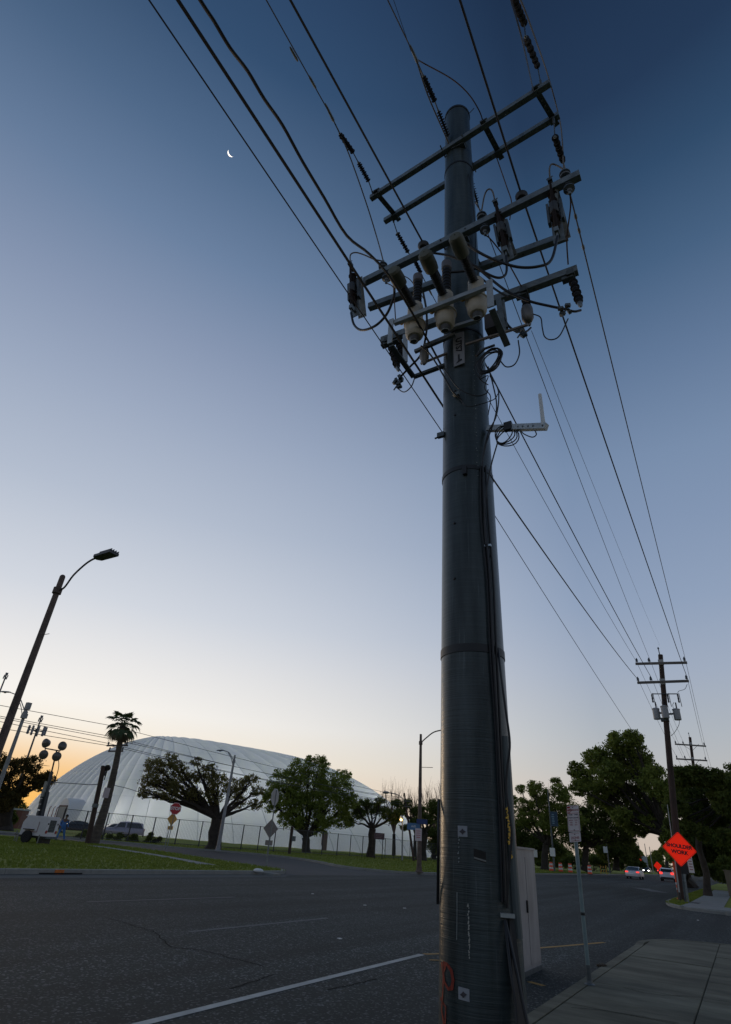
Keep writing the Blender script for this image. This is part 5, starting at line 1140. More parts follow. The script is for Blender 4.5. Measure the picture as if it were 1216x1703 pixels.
def tree(label, base, fork, lobes, n, size, lm, tr=.4, bm=bark, group=None, twigs=2, limb_k=.5, name='tree', **kw):
    """base, fork: 3D; lobes: (centre, radius)"""
    base, fork = V(base), V(fork); t = thing(name, base, label, 'tree', group)
    tp = wob(base - V((0, 0, .15)), fork, 5, .10); b = MB(); b.tube(tp, [tr * 1.5, tr * 1.08, tr, tr * .95, tr * .92, tr * .9], 10); b.done('trunk', bm, t)
    b = MB()
    for c, r in lobes:
        c = V(c); mid = fork.lerp(c, .5) + V((0, 0, -abs(c.z - fork.z) * .12 + (c - fork).length * .06)); pts = spline([fork, mid, c], 4); pts = [p + V((random.gauss(0, .05), random.gauss(0, .05), random.gauss(0, .05))) * r for p in pts]
        k0 = tr * limb_k * min(1, .5 + r / 5); b.tube(pts, [k0 * (1 - .82 * i / (len(pts) - 1)) for i in range(len(pts))], 7)
        for _ in range(int(twigs * 3)):
            s = pts[random.randint(len(pts) // 2, len(pts) - 1)]; e = c + V((random.gauss(0, .6), random.gauss(0, .6), random.gauss(0, .5))) * r; w = wob(s, e, 4, .2); b.tube(w, [k0 * .22, k0 * .17, k0 * .13, k0 * .09, k0 * .04], 5)
    b.done('limbs', bm, t)
    leaves('crown', [c for c, r in lobes], [r for c, r in lobes], n, size, lm, t, **kw); return t
def lob(fn, L_, dj=.0):
    out = []
    for x, y, r in L_:
        p = fn(x, y); rr = r * mpp(p)
        if dj: d = ray(x, y).normalized(); p = p + d * random.uniform(-dj, dj)
        out.append((p, rr))
    return out
DK = lambda D: (lambda x, y: atD(x, y, D))
# left of the picture
tree('spreading live oak with thin grey-green crown before the dome, behind the braced grey lamp', atD(352, 1416, 63), atD(362, 1362, 63),
     lob(DK(63), [(258, 1275, 19), (282, 1266, 15), (248, 1300, 17), (240, 1318, 11), (272, 1300, 17), (302, 1298, 22), (338, 1288, 17), (326, 1266, 9), (362, 1302, 20), (352, 1278, 10), (392, 1308, 18), (418, 1297, 12), (428, 1315, 11), (398, 1332, 14), (424, 1338, 11), (322, 1322, 17), (284, 1320, 15), (355, 1325, 15), (262, 1322, 10), (300, 1275, 12)], 1.2),
     7000, .19, leaf_olive, .62, bark_dk, twigs=3, limb_k=.55, flat=.75, clump=.30)
tree('full round green maple standing right of the spreading oak', atD(510, 1423, 82), atD(508, 1392, 82),
     lob(DK(82), [(498, 1282, 19), (530, 1276, 18), (468, 1302, 22), (520, 1312, 33), (562, 1308, 24), (453, 1332, 18), (497, 1345, 30), (548, 1345, 30), (584, 1332, 14), (476, 1362, 15), (530, 1372, 17), (444, 1320, 8), (570, 1362, 15), (515, 1264, 8), (575, 1290, 10), (485, 1328, 22)], 2.0),
     17000, .24, leaf_maple, .52, bark_dk, twigs=2, limb_k=.5, flat=.95, clump=.26, nsub=34)
tree('small crooked oak right of the maple in front of the dome', atD(617, 1429, 84), atD(620, 1378, 84),
     lob(DK(84), [(598, 1352, 14), (582, 1366, 10), (618, 1344, 15), (640, 1352, 13), (654, 1362, 11), (606, 1334, 8), (664, 1352, 9), (590, 1340, 9), (632, 1332, 8)], 1.2), 5200, .2, leaf_dark, .5, bark_dk, twigs=3, limb_k=.5, flat=.7, clump=.3)
tree('dark oak behind the brown lamp with a long limb reaching left', atD(700, 1430, 92), atD(706, 1385, 92),
     lob(DK(92), [(678, 1338, 10), (698, 1350, 14), (722, 1342, 14), (660, 1336, 9), (690, 1368, 9), (735, 1352, 12), (712, 1362, 11), (672, 1376, 7), (668, 1350, 8)], 1.2), 5200, .22, leaf_dark, .62, bark_dk, twigs=3, limb_k=.5, flat=.7, clump=.3)
def bare_tree(label, base, top, spread, D, group):
    base, top = V(base), V(top); t = thing('tree', base, label, 'tree', group); H_ = (top - base).length
    MB().tube([base, base.lerp(top, .35)], [.4, .28], 8).done('trunk', bark_dk, t); b = MB(); s0 = base.lerp(top, .35)
    for k in range(18):
        a = k * 2.4; e = V((top.x + math.cos(a) * spread * random.uniform(.2, 1), top.y + math.sin(a) * spread * random.uniform(.2, 1), top.z - random.uniform(0, .25) * H_)); w = wob(s0, e, 6, .16); b.tube(w, [.13, .11, .09, .07, .05, .035, .02], 5)
        for j in range(9):
            s = w[random.randint(2, 5)]; f = s + V((random.gauss(0, .5), random.gauss(0, .5), random.uniform(1.2, 3.6))) ; b.tube([s, s.lerp(f, .5) + V((random.gauss(0, .12), random.gauss(0, .12), 0)), f], [.024, .017, .008], 4)
    b.done('branches', mat('bare twigs', (.11, .075, .055), .9), t)
BT = iter(['leafless twiggy tree behind the dome end, leftmost of its row', 'leafless twiggy tree just left of the brown lamp', 'leafless twiggy tree just right of the brown lamp', 'leafless twiggy tree half hidden by the big pole'])
for px, tx, tp_, sp, D in ((655, 656, 1308, 3.6, 118), (690, 692, 1312, 3.6, 122), (722, 722, 1306, 4.0, 116), (742, 745, 1300, 3.4, 125)):
    bare_tree(next(BT), atD(px, 1432, D), atD(tx, tp_, D), sp, D, 'leafless trees behind the dome end')
def bush(label, base, lobes, n, size, lm, name='shrub', group=None, **kw):
    t = thing(name, base, label, 'shrub', group); b = MB()
    for c, r in lobes[:8]:
        for _ in range(3): b.tube(wob(V(base) + V((random.gauss(0, .2), random.gauss(0, .2), 0)), V(c) + V((random.gauss(0, .4), random.gauss(0, .4), random.gauss(0, .3))) * r, 4, .2), [.05, .04, .03, .02, .01], 5)
    b.done('stems', bark_dk, t); leaves('foliage', [c for c, r in lobes], [r for c, r in lobes], n, size, lm, t, **kw); return t
bush('dense dark bush filling the gap right of the dome tip', atD(722, 1428, 104), lob(DK(104), [(716, 1385, 12), (733, 1392, 16), (726, 1408, 15), (742, 1415, 16), (745, 1380, 14), (734, 1372, 9)], 1), 6500, .25, leaf_dark, shell=.2)
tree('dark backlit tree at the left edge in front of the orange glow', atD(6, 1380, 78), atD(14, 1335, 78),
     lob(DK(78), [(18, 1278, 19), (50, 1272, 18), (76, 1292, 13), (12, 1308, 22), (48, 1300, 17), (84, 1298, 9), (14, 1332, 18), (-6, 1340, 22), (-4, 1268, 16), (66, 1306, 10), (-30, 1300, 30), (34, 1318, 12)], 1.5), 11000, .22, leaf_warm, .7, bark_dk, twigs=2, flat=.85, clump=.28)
bush('dark undergrowth beneath the left-edge tree', atD(15, 1378, 84), lob(DK(84), [(-10, 1362, 16), (12, 1360, 14), (0, 1340, 14), (-14, 1335, 16), (14, 1330, 10), (8, 1348, 11)], 1), 7000, .3, leaf_dark, shell=.15)
# low hedge and shrubs by the fence
for i, (px, py, r) in enumerate(((140, 1396, 5), (168, 1397, 5), (196, 1399, 5), (222, 1401, 5), (246, 1403, 4.5), (262, 1397, 3.5))):
    p = atD(px, py + 4, 70); bush(('scrappy low shrub at the fence foot below the palm', 'scrappy low shrub at the fence foot by the palm trunk', 'low shrub in front of the silver parked car', 'low shrub right of the silver parked car', 'low shrub at the fence between car and oak', 'small leafy sprig at the fence near the red sign')[i], p, [(p + V((random.uniform(-.8, .8), random.uniform(-.8, .8), .25 + random.random() * .5)), r * mpp(p) * 1.1) for _ in range(3)], 700, .16, leaf_dark, shell=.1)

# right of the picture
YK = lambda Y: (lambda x, y: atY(x, y, Y))
tree('tallest dark oak with a pointed crown leaning over the road', atZ(1148, 1474, .1) * 1 + V((0, 0, 0)), atY(1112, 1392, 64),
     lob(YK(64), [(1034, 1234, 19), (1052, 1226, 14), (1020, 1226, 10), (1008, 1254, 20), (1044, 1262, 26), (986, 1262, 15), (958, 1280, 14), (972, 1296, 18), (1010, 1290, 28), (1062, 1256, 20), (1074, 1282, 24), (1045, 1302, 30), (992, 1318, 20), (962, 1310, 13), (1092, 1300, 26), (1016, 1332, 20), (1055, 1340, 22), (1090, 1340, 24), (1116, 1320, 22), (1032, 1356, 16), (1076, 1368, 14), (1050, 1374, 13), (1098, 1372, 14), (1112, 1384, 11), (1066, 1384, 9), (1104, 1396, 8)], 3), 23000, .24, leaf_mid, .55, bark_dk, twigs=2, flat=.9, clump=.27, nsub=30)
tree('broad dark oak overhanging the right-hand pavement behind the orange sign', V((1.6, 50, .1)), V((1.3, 50, 6.2)),
     lob(YK(48), [(1132, 1292, 18), (1160, 1290, 18), (1185, 1294, 18), (1208, 1306, 20), (1140, 1320, 22), (1175, 1322, 24), (1210, 1335, 24), (1124, 1344, 18), (1155, 1352, 22), (1192, 1362, 22), (1222, 1368, 22), (1118, 1370, 12), (1140, 1378, 14), (1240, 1300, 30), (1240, 1345, 26), (1170, 1385, 14), (1205, 1392, 14)], 3), 23000, .2, leaf_dark, .42, bark_dk, twigs=2, flat=.85, clump=.27, nsub=30)
tree('tall dark tree beyond the broad oak at the right edge', V((3.5, 74, .1)), V((3.3, 74, 5)),
     lob(YK(74), [(1150, 1400, 20), (1180, 1405, 22), (1212, 1405, 22), (1165, 1430, 18), (1195, 1435, 20), (1225, 1430, 22), (1140, 1420, 12), (1160, 1372, 20), (1200, 1375, 24)], 2), 11000, .3, leaf_dark, .4, bark_dk, flat=.9, clump=.3, shell=.2)
tree('slim-trunked tree rising from the pavement edge right of the orange sign', V((atY(1173, 1468, 52).x, 52, .1)), atY(1162, 1392, 52), lob(YK(52), [(1150, 1368, 12), (1172, 1362, 14), (1162, 1350, 14)], 1), 3000, .2, leaf_dark, .22, bark, flat=.9)
for i, (Y, X, L_) in enumerate(((58, 2.6, [(1195, 1452, 14), (1180, 1446, 10), (1212, 1455, 14), (1206, 1436, 12)]), (90, 1.5, [(1160, 1448, 9), (1172, 1446, 9), (1150, 1444, 6), (1186, 1448, 9), (1178, 1436, 10)]))):
    bush(('dark hedge beside the right-hand pavement behind the tan wall', 'dark hedge far along the right-hand pavement')[i], (X, Y, .1), lob(YK(Y), L_, 1), 5000, .22, leaf_dark, name='hedge', shell=.1)
tree('airy tree left of the parking sign, sky showing through its top', atY(905, 1448, 100), atY(908, 1405, 100),
     lob(YK(100), [(888, 1310, 13), (898, 1322, 16), (930, 1318, 16), (872, 1340, 15), (905, 1345, 22), (942, 1338, 18), (866, 1312, 9), (925, 1300, 9), (884, 1362, 20), (918, 1368, 22), (950, 1362, 20), (860, 1362, 14), (852, 1330, 10)], 3), 13500, .27, leaf_mid, .5, bark_dk, twigs=3, clump=.28, nsub=24)
tree('dark dense tree directly behind the parking sign', atY(972, 1447, 108), atY(975, 1410, 108),
     lob(YK(108), [(968, 1350, 16), (985, 1362, 20), (960, 1375, 20), (995, 1385, 20), (970, 1395, 22), (1012, 1375, 16), (1015, 1395, 16), (945, 1390, 18), (1035, 1385, 14), (992, 1336, 17), (1015, 1350, 18), (1040, 1366, 17), (1056, 1382, 11), (1045, 1395, 12)], 3), 12000, .3, leaf_dark, .5, bark_dk, shell=.25)
tree('dark tree between the parking sign and the far cars', atY(1025, 1446, 130), atY(1025, 1420, 130),
     lob(YK(130), [(1000, 1408, 14), (1020, 1402, 16), (1042, 1398, 14), (1035, 1415, 14), (1010, 1420, 14), (1052, 1412, 11), (1058, 1425, 9), (1045, 1428, 10)], 3), 9500, .32, leaf_dark, .5, bark_dk, shell=.2)
tree('dark leafy tree behind the grey cabinet', atY(872, 1449, 112), atY(875, 1420, 112),
     lob(YK(112), [(862, 1385, 18), (885, 1395, 20), (912, 1400, 20), (860, 1410, 16), (890, 1415, 16), (925, 1412, 16), (850, 1395, 14)], 3), 9500, .3, leaf_dark, .5, bark_dk, shell=.2)
HLAB = ['low shrub behind the grey cabinet top', 'low shrub between cabinet and first clear drum', 'low shrub right behind the first clear orange drums', 'low shrub directly behind the parking sign post', 'low shrub behind the drum right of the sign post', 'low shrub behind the yellow barricade', 'low shrub left of the silver saloon', 'low shrub behind the roof of the silver saloon']
for i, (px, py, r) in enumerate(((862, 1432, 9), (895, 1430, 9), (925, 1428, 11), (955, 1430, 10), (985, 1432, 9), (1012, 1433, 9), (1040, 1434, 8), (1060, 1436, 6))):
    p = atY(px, py, 140); bush(HLAB[i], (p.x, 140, .1), [(p + V((random.uniform(-2, 2), random.uniform(-2, 2), random.uniform(-.5, .5))), r * mpp(p)) for _ in range(4)], 1500, .34, leaf_dark, group='low shrubs behind the orange drums', shell=.1)
for i, (px, py, r, D, lab) in enumerate(((1062, 1420, 7, 260, 'far roadside tree left of the gap at the end of the street'), (1092, 1424, 9, 280, 'far rounded tree in the gap at the end of the street'), (1108, 1412, 9, 230, 'far tree right of the gap at the end of the street'), (1124, 1422, 12, 200, 'far dark tree just left of the orange sign'), (1078, 1432, 6, 330, 'farthest low tree closing the end of the street'), (1142, 1428, 12, 170, 'far dark tree behind the orange sign'))):
    b_ = atD(px, 1444, D); b_.z = 0; tree(lab, b_, atD(px, py + r * .6, D), lob(DK(D), [(px, py, r), (px - r * .6, py + r * .4, r * .7), (px + r * .6, py + r * .35, r * .7), (px, py - r * .5, r * .6)], 3), 2600, .5, leaf_mid, .5, bark_dk)

# ------------------------------------------------------------------ signs
def post_sign():
    base = atZ(981, 1638, ZS); t = thing('parking_sign', base, 'leaning steel post with two stacked pale red-print parking plates on the near pavement', 'sign')
    Y = base.y; top = atY(952, 1342, Y)
    gp = mat('grey-green painted post', (.20, .27, .28), .5, .4, var=.15, scale=6)
    MB().tube([base, base.lerp(top, .1)], [.032, .032], 12).lathe(base, (0, 0, 1), [(.07, 0), (.07, .008), (.04, .02), (.033, .05)], 14).done('sleeve', dkgalv, t)
    MB().tube([base.lerp(top, .06), top], .027, 12).done('post', gp, t); MB().lathe(base.lerp(top, .36), top - base, [(.029, 0), (.031, .005), (.031, .03), (.029, .035)], 12).done('collar', rubber, t)
    def panel(pts, name, lab):
        q = [atY(x, y, Y - .04) for x, y in pts]; ux = (q[1] - q[0]).normalized(); uz = (q[0] - q[3]).normalized(); w = (q[1] - q[0]).length; h = (q[0] - q[3]).length; c = sum(q, V((0, 0, 0))) / 4; r = .012
        poly = []
        for sx, sz, a0 in ((1, 1, 0), (-1, 1, 90), (-1, -1, 180), (1, -1, 270)):
            for k in range(4): a = math.radians(a0 + 30 * k); poly.append(c + ux * (sx * (w / 2 - r) + r * math.cos(a)) + uz * (sz * (h / 2 - r) + r * math.sin(a)))
        o = MB().extr(poly, (0, .004, 0)).done(name, white_sg, t, smooth=0, label=lab); return o, c, ux, uz, w, h
    red = mat('red sign ink', (.40, .025, .03), .5); pale = mat('faded red ink', (.42, .16, .15), .5); grey = mat('grey sign ink', (.16, .13, .15), .5)
    o, c, ux, uz, w, h = panel([(942.5, 1340.5), (962, 1339.5), (965.5, 1382), (945.5, 1384)], 'sign_plate', 'taller upper parking plate with red header')
    F = lambda x, z, d=0: c + ux * (x * w) + uz * (z * h) + V((0, -.002 - d, 0))
    def rect(x0, x1, z0, z1, m, nm='print', par=o, F=None): F = F or F0; MB().extr([F(x0, z0), F(x1, z0), F(x1, z1), F(x0, z1)], (0, -.0012, 0)).done(nm, m, par, smooth=0)
    F0 = F
    rect(-.47, -.22, .40, .47, red); rect(-.47, -.22, .20, .24, red); rect(-.22, .46, .20, .215, red); rect(-.22, .40, .47, .478, red)
    text('lettering', 'NO', .05, red, o, F(-.33, .32), ux, uz, .0024, .0012); text('lettering', 'PARKING', .036, pale, o, F(.12, .32), ux, uz, .0024, .0008)
    text('lettering', '7AM   9AM', .028, grey, o, F(0, .145), ux, uz, .0024, .0008)
    rect(-.46, -.44, -.46, .17, pale); rect(.42, .44, -.46, .17, pale); rect(-.44, .42, -.47, -.455, pale)
    text('lettering', 'TOW ZONE', .026, grey, o, F(0, .03), ux, uz, .0024, .0008)
    for k, (a, b_) in enumerate((('MON', 'THU'), ('TUE', 'FRI'), ('WED', 'SAT'))): text('lettering', a, .022, pale, o, F(-.22, -.07 - .085 * k), ux, uz, .0024, .0006); text('lettering', b_, .022, pale, o, F(.2, -.07 - .085 * k), ux, uz, .0024, .0006)
    for z in (.43, -.43): MB().lathe(F(0, z), (0, -1, 0), [(.007, 0), (.007, .004)], 8).done('bolt', rubber, o)
    o, c, ux, uz, w, h = panel([(946.5, 1385), (965.2, 1383.5), (966.5, 1399.5), (948, 1401)], 'sign_plate', 'smaller lower parking plate')
    F2 = lambda x, z, d=0: c + ux * (x * w) + uz * (z * h) + V((0, -.002 - d, 0))
    text('lettering', 'ZONE', .042, pale, o, F2(0, -.08), ux, uz, .0024, .001); rect(-.36, .36, -.40, -.36, red, par=o, F=F2); rect(-.4, .4, .36, .39, pale, par=o, F=F2)
    for z in (.28, -.3): MB().lathe(F2(0, z), (0, -1, 0), [(.007, 0), (.007, .004)], 8).done('bolt', rubber, o)
white_sg = mat('weathered sign face', (.78, .70, .68), .45, var=.08, scale=6)
post_sign()
org_sg = mat('fluorescent orange sheeting with added glow', (1.0, .045, .012), .6, spec=.2, emit=(1, .018, .006), estr=.38)   # emission added to brighten the sign faces, which are no lamps
def diamond(t, c, s, Y, m, nm='sign_face', tilt=0, bd=True, wx=1.0):
    c = V(c); u = V((math.cos(tilt), 0, math.sin(tilt))); w = V((-math.sin(tilt), 0, math.cos(tilt))); r = s * .06; P = []
    for k in range(4):
        a = math.pi / 2 * k; d = u * math.cos(a) * wx + w * math.sin(a); tg = u * -math.sin(a) * wx + w * math.cos(a)
        P += [c + d * s - (d + tg) * r, c + d * (s - r * .55), c + d * s - (d - tg) * r]
    o = MB().extr(P, (0, .01, 0)).done(nm, m, t, smooth=0)
    if bd:
        Pi = [c + (p - c) * .965 for p in P]; Pj = [c + (p - c) * .935 for p in P]; n = len(P); b = MB(); dv = V((0, -.003, 0))
        b.add([p + dv for p in Pi] + [p + dv for p in Pj], [(i, (i + 1) % n, n + (i + 1) % n, n + i) for i in range(n)]); b.done('border', black_p, o, smooth=0)
    return o, u, w
sY = 38.0; base = atZ(1139, 1505, .1); base.y = sY; cen = atY(1130, 1412, sY)
t = thing('road_work_sign', (base.x, sY, .1), 'large bright orange diamond warning sign on a stand at the far corner', 'sign')
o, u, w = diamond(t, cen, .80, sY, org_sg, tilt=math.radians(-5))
text('lettering', 'SHOULDER', .235, black_p, o, cen + w * .12 + V((0, -.004, 0)), u, w, .004, .011); text('lettering', 'WORK', .25, black_p, o, cen - w * .15 + V((0, -.004, 0)), u, w, .004, .011)
MB().beam((base.x, sY + .06, .1), (cen.x + .05, sY + .05, cen.z - .1), .09, .06).done('stand_post', galv, t, smooth=0)
MB().beam((base.x - .12, sY + .12, .1), (cen.x - .05, sY + .08, cen.z - .75), .1, .05).done('stand_leg', dkgalv, t, smooth=0)
for a, b_ in (((-.5, -.4), (.5, .6)), ((.5, -.4), (-.5, .6))): MB().beam((base.x + a[0], sY + a[1], .12), (base.x + b_[0], sY + b_[1], .12), .06, .05).done('foot', dkgalv, t, smooth=0)
MB().box((cen.x + .06, sY + .06, cen.z - .85), (.34, .08, .5)).done('spring_box', rubber, t, smooth=0)
p = atY(1110, 1338, 38.9); q = atY(1130, 1488, 38.9); q.z = .1; t = thing('marker_post', q, 'thin pale whip post leaning behind the orange diamond sign', 'post')
MB().tube([q, p], [.035, .018], 8).done('post', mat('pale grey plastic', (.36, .38, .37), .5), t); MB().tube([q, q.lerp(p, .09)], [.05, .05], 8).done('base', rubber, t)
c = atY(1121, 1440, 40.8); t = thing('traffic_cone', (c.x, 40.8, .1), 'orange marker tube peeping out below the orange diamond sign', 'marker'); MB().lathe((c.x, 40.8, .1), (0, 0, 1), [(.16, 0), (.16, .06), (.07, .1), (.06, c.z + .1)], 12).done('tube', mat('drum orange', (.85, .09, .02), .5), t)
for z in (.55, .8): MB().lathe((c.x, 40.8, z), (0, 0, 1), [(.072, 0), (.074, .1)], 12).done('stripe', white_p, t)
b_ = atZ(1156, 1483, .1); b_.y = 47; t = thing('parking_sign', (b_.x, 47, .1), 'small pale parking plate on a slim post right of the orange sign', 'sign'); c = atY(1148.5, 1437, 47)
MB().tube([(b_.x, 47, .1), (c.x, 47, c.z + .4)], .03, 8).done('post', dkgalv, t); o = plate('sign_plate', c + V((0, -.05, 0)), .30, .95, white_sg, t)
for k in range(5): plate('print', c + V((0, -.063, .3 - .15 * k)), .2, .05, mat('faded red ink', (.42, .16, .15), .5), o, th=.004)
for px, py, D, lab in ((1066, 1427, 215, 'far small orange diamond sign beside the oncoming headlights'), (1094, 1440, 150, 'small orange diamond sign left of the white parked cars')):
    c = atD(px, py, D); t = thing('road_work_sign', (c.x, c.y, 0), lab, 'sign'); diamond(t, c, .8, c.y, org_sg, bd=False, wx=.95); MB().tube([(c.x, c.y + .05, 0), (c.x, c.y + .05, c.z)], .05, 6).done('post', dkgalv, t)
c = atD(1072, 1432, 212); t = thing('notice_board', (c.x, c.y, 0), 'pale board on posts just right of the far orange sign', 'sign'); plate('board', c, 1.4, 2.4, mat('pale board', (.35, .38, .4), .6), t); MB().tube([(c.x - .5, c.y + .1, 0), (c.x - .5, c.y + .1, c.z)], .07, 6).done('post', dkgalv, t); MB().tube([(c.x + .5, c.y + .1, 0), (c.x + .5, c.y + .1, c.z)], .07, 6).done('post', dkgalv, t)
for px0, py0, lab in ((1061, 1400, 'first thin far pole against the sky gap'), (1072, 1403, 'second thin far pole against the sky gap'), (1080, 1408, 'third thin far pole against the sky gap')):
    p = atD(px0, py0, 240); MB().tube([(p.x, p.y, 0), p], [.16, .1], 6).done('far_pole', graypole, None, label=lab, category='pole')
# octagonal signs by the side street
def octagon(c, r, fn, th=.01):
    return [V(c) + fn(r * math.cos(math.pi / 8 + k * math.pi / 4) / math.cos(math.pi / 8), r * math.sin(math.pi / 8 + k * math.pi / 4) / math.cos(math.pi / 8)) for k in range(8)]
b_ = atZ(443, 1441, .12); c = atX(443.5, 1323, b_.x); c.y = b_.y; t = thing('stop_sign', b_, 'back of an octagonal sign on a tall slim post at the lawn tip', 'sign')
MB().tube([b_, V((b_.x, b_.y, c.z + .35))], .03, 8).done('post', galv, t); yw = 1.72; ux = V((math.cos(yw), math.sin(yw), 0)); ny = V((-ux.y, ux.x, 0))
MB().extr(octagon(c - V((0, .05, 0)), .42, lambda a, z: ux * a + V((0, 0, z))), ny * .01).done('sign_back', alu, t, smooth=0)
b_ = atZ(277, 1413, .12); c = atX(293.5, 1345, b_.x); t = thing('stop_sign', (b_.x, b_.y, .12), 'red octagonal stop sign left of the spreading oak', 'sign')
P = V((b_.x, b_.y, .1)); Q = V((c.x, b_.y + (c.y - b_.y) * .35, c.z + .35)); MB().tube([P, Q], .03, 8).done('post', galv, t)
redst = mat('stop sign red', (.50, .03, .035), .45); dv = (O - c); dv.z = 0; dv.normalize(); ux = V((-dv.y, dv.x, 0)); c2 = V((Q.x, Q.y, c.z)) + dv * .06
if ux.dot(CM.row[0].xyz if False else V((CM[0][0], CM[1][0], 0))) < 0: ux = -ux
o = MB().extr(octagon(c2, .41, lambda a, z: ux * a + V((0, 0, z))), -dv * .01).done('sign_face', redst, t, smooth=0)
text('lettering', 'STOP', .30, mat('sign white', (.75, .74, .72), .5), o, c2 + dv * .006, ux, (0, 0, 1), .004, .01)
OC = octagon(c2 + dv * .004, .40, lambda a, z: ux * a + V((0, 0, z))); OI = octagon(c2 + dv * .004, .375, lambda a, z: ux * a + V((0, 0, z))); MB().add(OC + OI, [(i, (i + 1) % 8, 8 + (i + 1) % 8, 8 + i) for i in range(8)]).done('border', MATS['sign white'], o, smooth=0)
b_ = atZ(272, 1413, .12) + V((-.6, .6, 0)); c = atX(284.5, 1362, b_.x); t = thing('warning_sign', b_, 'yellow diamond warning sign just below left of the red octagon', 'sign'); MB().tube([b_, V((b_.x, b_.y + .2, c.z + .3))], .03, 8).done('post', galv, t)
ymat = mat('yellow sign sheeting', (.62, .36, .08), .5); c2 = V((b_.x, b_.y + .2, c.z)) + dv * .06; s = .48
MB().extr([c2 + ux * (s * math.cos(k * math.pi / 2)) * .8 + V((0, 0, s * math.sin(k * math.pi / 2))) for k in range(4)], -dv * .01).done('sign_face', ymat, t, smooth=0); MB().extr([c2 - V((0, 0, .6)) + ux * x + V((0, 0, z)) for x, z in ((-.2, -.12), (.2, -.12), (.2, .12), (-.2, .12))], -dv * .01).done('plate', ymat, t, smooth=0)
sign_bk = mat('grimy sign back', (.22, .19, .165), .6, var=.15, scale=4)
b_ = atZ(444, 1424, .12); c = atX(449.5, 1378, b_.x); t = thing('warning_sign', b_, 'back of a diamond sign with a small plate under it, left of the maple trunk', 'sign'); MB().tube([b_, V((b_.x, b_.y, c.z + .35))], .035, 8).done('post', galv, t)
c2 = V((b_.x, b_.y, c.z)) + dv * -.0 + dv * .06; MB().extr([c2 + ux * (.62 * math.cos(k * math.pi / 2)) + V((0, 0, .72 * math.sin(k * math.pi / 2))) for k in range(4)], -dv * .01).done('sign_back', sign_bk, t, smooth=0); MB().extr([c2 - V((0, 0, 1.02)) + ux * x + V((0, 0, z)) for x, z in ((-.3, -.18), (.3, -.18), (.3, .18), (-.3, .18))], -dv * .01).done('plate', sign_bk, t, smooth=0)
b_ = atZ(629, 1429, .12); c = atX(629.5, 1390.5, b_.x); t = thing('park_sign', b_, 'maroon board on two dark posts before the dome, right of the crooked oak', 'sign')
uu = V((.78, .62, 0))
for s_ in (-.45, .45): MB().tube([b_ + uu * s_, V((b_.x, b_.y, c.z + .3)) + uu * s_], .045, 6).done('post', rubber, t)
o = MB().extr([V((b_.x, b_.y, c.z)) + V((.04, -.05, 0)) + uu * x + V((0, 0, z)) for x, z in ((-.62, -.33), (.62, -.33), (.62, .33), (-.62, .33))], (-.02, .03, 0)).done('board', mat('maroon board', (.085, .045, .05), .5), t, smooth=0)
for k in range(3): MB().extr([V((b_.x, b_.y, c.z)) + V((.045, -.058, 0)) + uu * x + V((0, 0, z + .17 - .16 * k)) for x, z in ((-.45, -.02), (.45 - .1 * k, -.02), (.45 - .1 * k, .03), (-.45, .03))], (-.005, .005, 0)).done('print', mat('dull pink print', (.22, .14, .14), .6), o, smooth=0)
b_ = atZ(481, 1420, .12); c = atX(482, 1374, b_.x); t = thing('timber_pole', b_, 'short dark timber post with a small box, left of the maple trunk', 'pole'); MB().tube([b_, V((b_.x, b_.y, c.z))], .16, 8).done('pole', wood, t); MB().box(V((b_.x + .35, b_.y, c.z - 1.1)), (.3, .3, .45)).done('meter_box', dkgalv, t, smooth=0)

# ------------------------------------------------------------------ banners, drums, barricade on the far verge
def banner_pole(px_top, py_top, px_b, py_b, Y, bx, by, bw, bh, lab, star):
    b_ = atZ(px_b, py_b, .12); b_.y = Y; tp = atY(px_top, py_top, Y); t = thing('banner_pole', (tp.x, Y, .12), lab, 'pole'); MB().tube([(tp.x, Y, .1), tp], [.13, .08], 8).done('pole', dkgalv, t)
    c = atY(bx, by, Y - .05); k = mpp(c); o = plate('banner', c, bw * k, bh * k, mat('navy banner cloth', (.012, .045, .085), .6), t, th=.03)
    for s_ in (-1, 1): MB().tube([(tp.x, Y - .05, c.z + s_ * bh * k / 2), (c.x + bw * k / 2, Y - .05, c.z + s_ * bh * k / 2)], .03, 5).done('banner_arm', galv, t)
    lt = mat('pale blue banner print', (.16, .26, .33), .6)
    for j in range(5): plate('print', c + V((-.12 * bw * k, -.02, bh * k * (.3 - .15 * j))), bw * k * (.28 + .1 * (j % 2)), bh * k * .07, lt, o, th=.01)
    if star: plate('print', c + V((0, -.025, 0)), bw * k * .35, bh * k * .4, white_p, o, th=.01)
    plate('notice', atY(px_b - 1, py_b - 32, Y - .2), .7, 1.0, white_p, t)
banner_pole(911, 1313, 920, 1449, 92, 921.5, 1362, 12, 21, 'lamp post with a navy banner left of the parking sign', False)
banner_pole(1005, 1375, 1008, 1445, 125, 1008.5, 1392, 9, 11, 'post with a small navy banner bearing a white emblem', True)
dorange = mat('drum orange', (.85, .09, .02), .5); dwhite = mat('drum reflective white', (.62, .6, .58), .4)
def drum():
    t = thing('traffic_drum', (0, 0, 0), 'x', 'traffic drum', 'orange and white traffic drums along the far verge')
    MB().lathe((0, 0, 0), (0, 0, 1), [(.36, 0), (.36, .06), (.29, .08)], 18).done('base', rubber, t)
    z = .08
    for k in range(5):
        h = .21 if k < 4 else .16; r = .29 - .018 * k; MB().lathe((0, 0, z), (0, 0, 1), [(r, 0), (r - .012, h - .012), (r - .018, h)], 18).done('band', dorange if k % 2 == 0 else dwhite, t); z += h
    MB().tube([(-.08, 0, z - .02), (-.06, 0, z + .08), (.06, 0, z + .08), (.08, 0, z - .02)], .02, 6).done('handle', rubber, t); return t
D0 = None
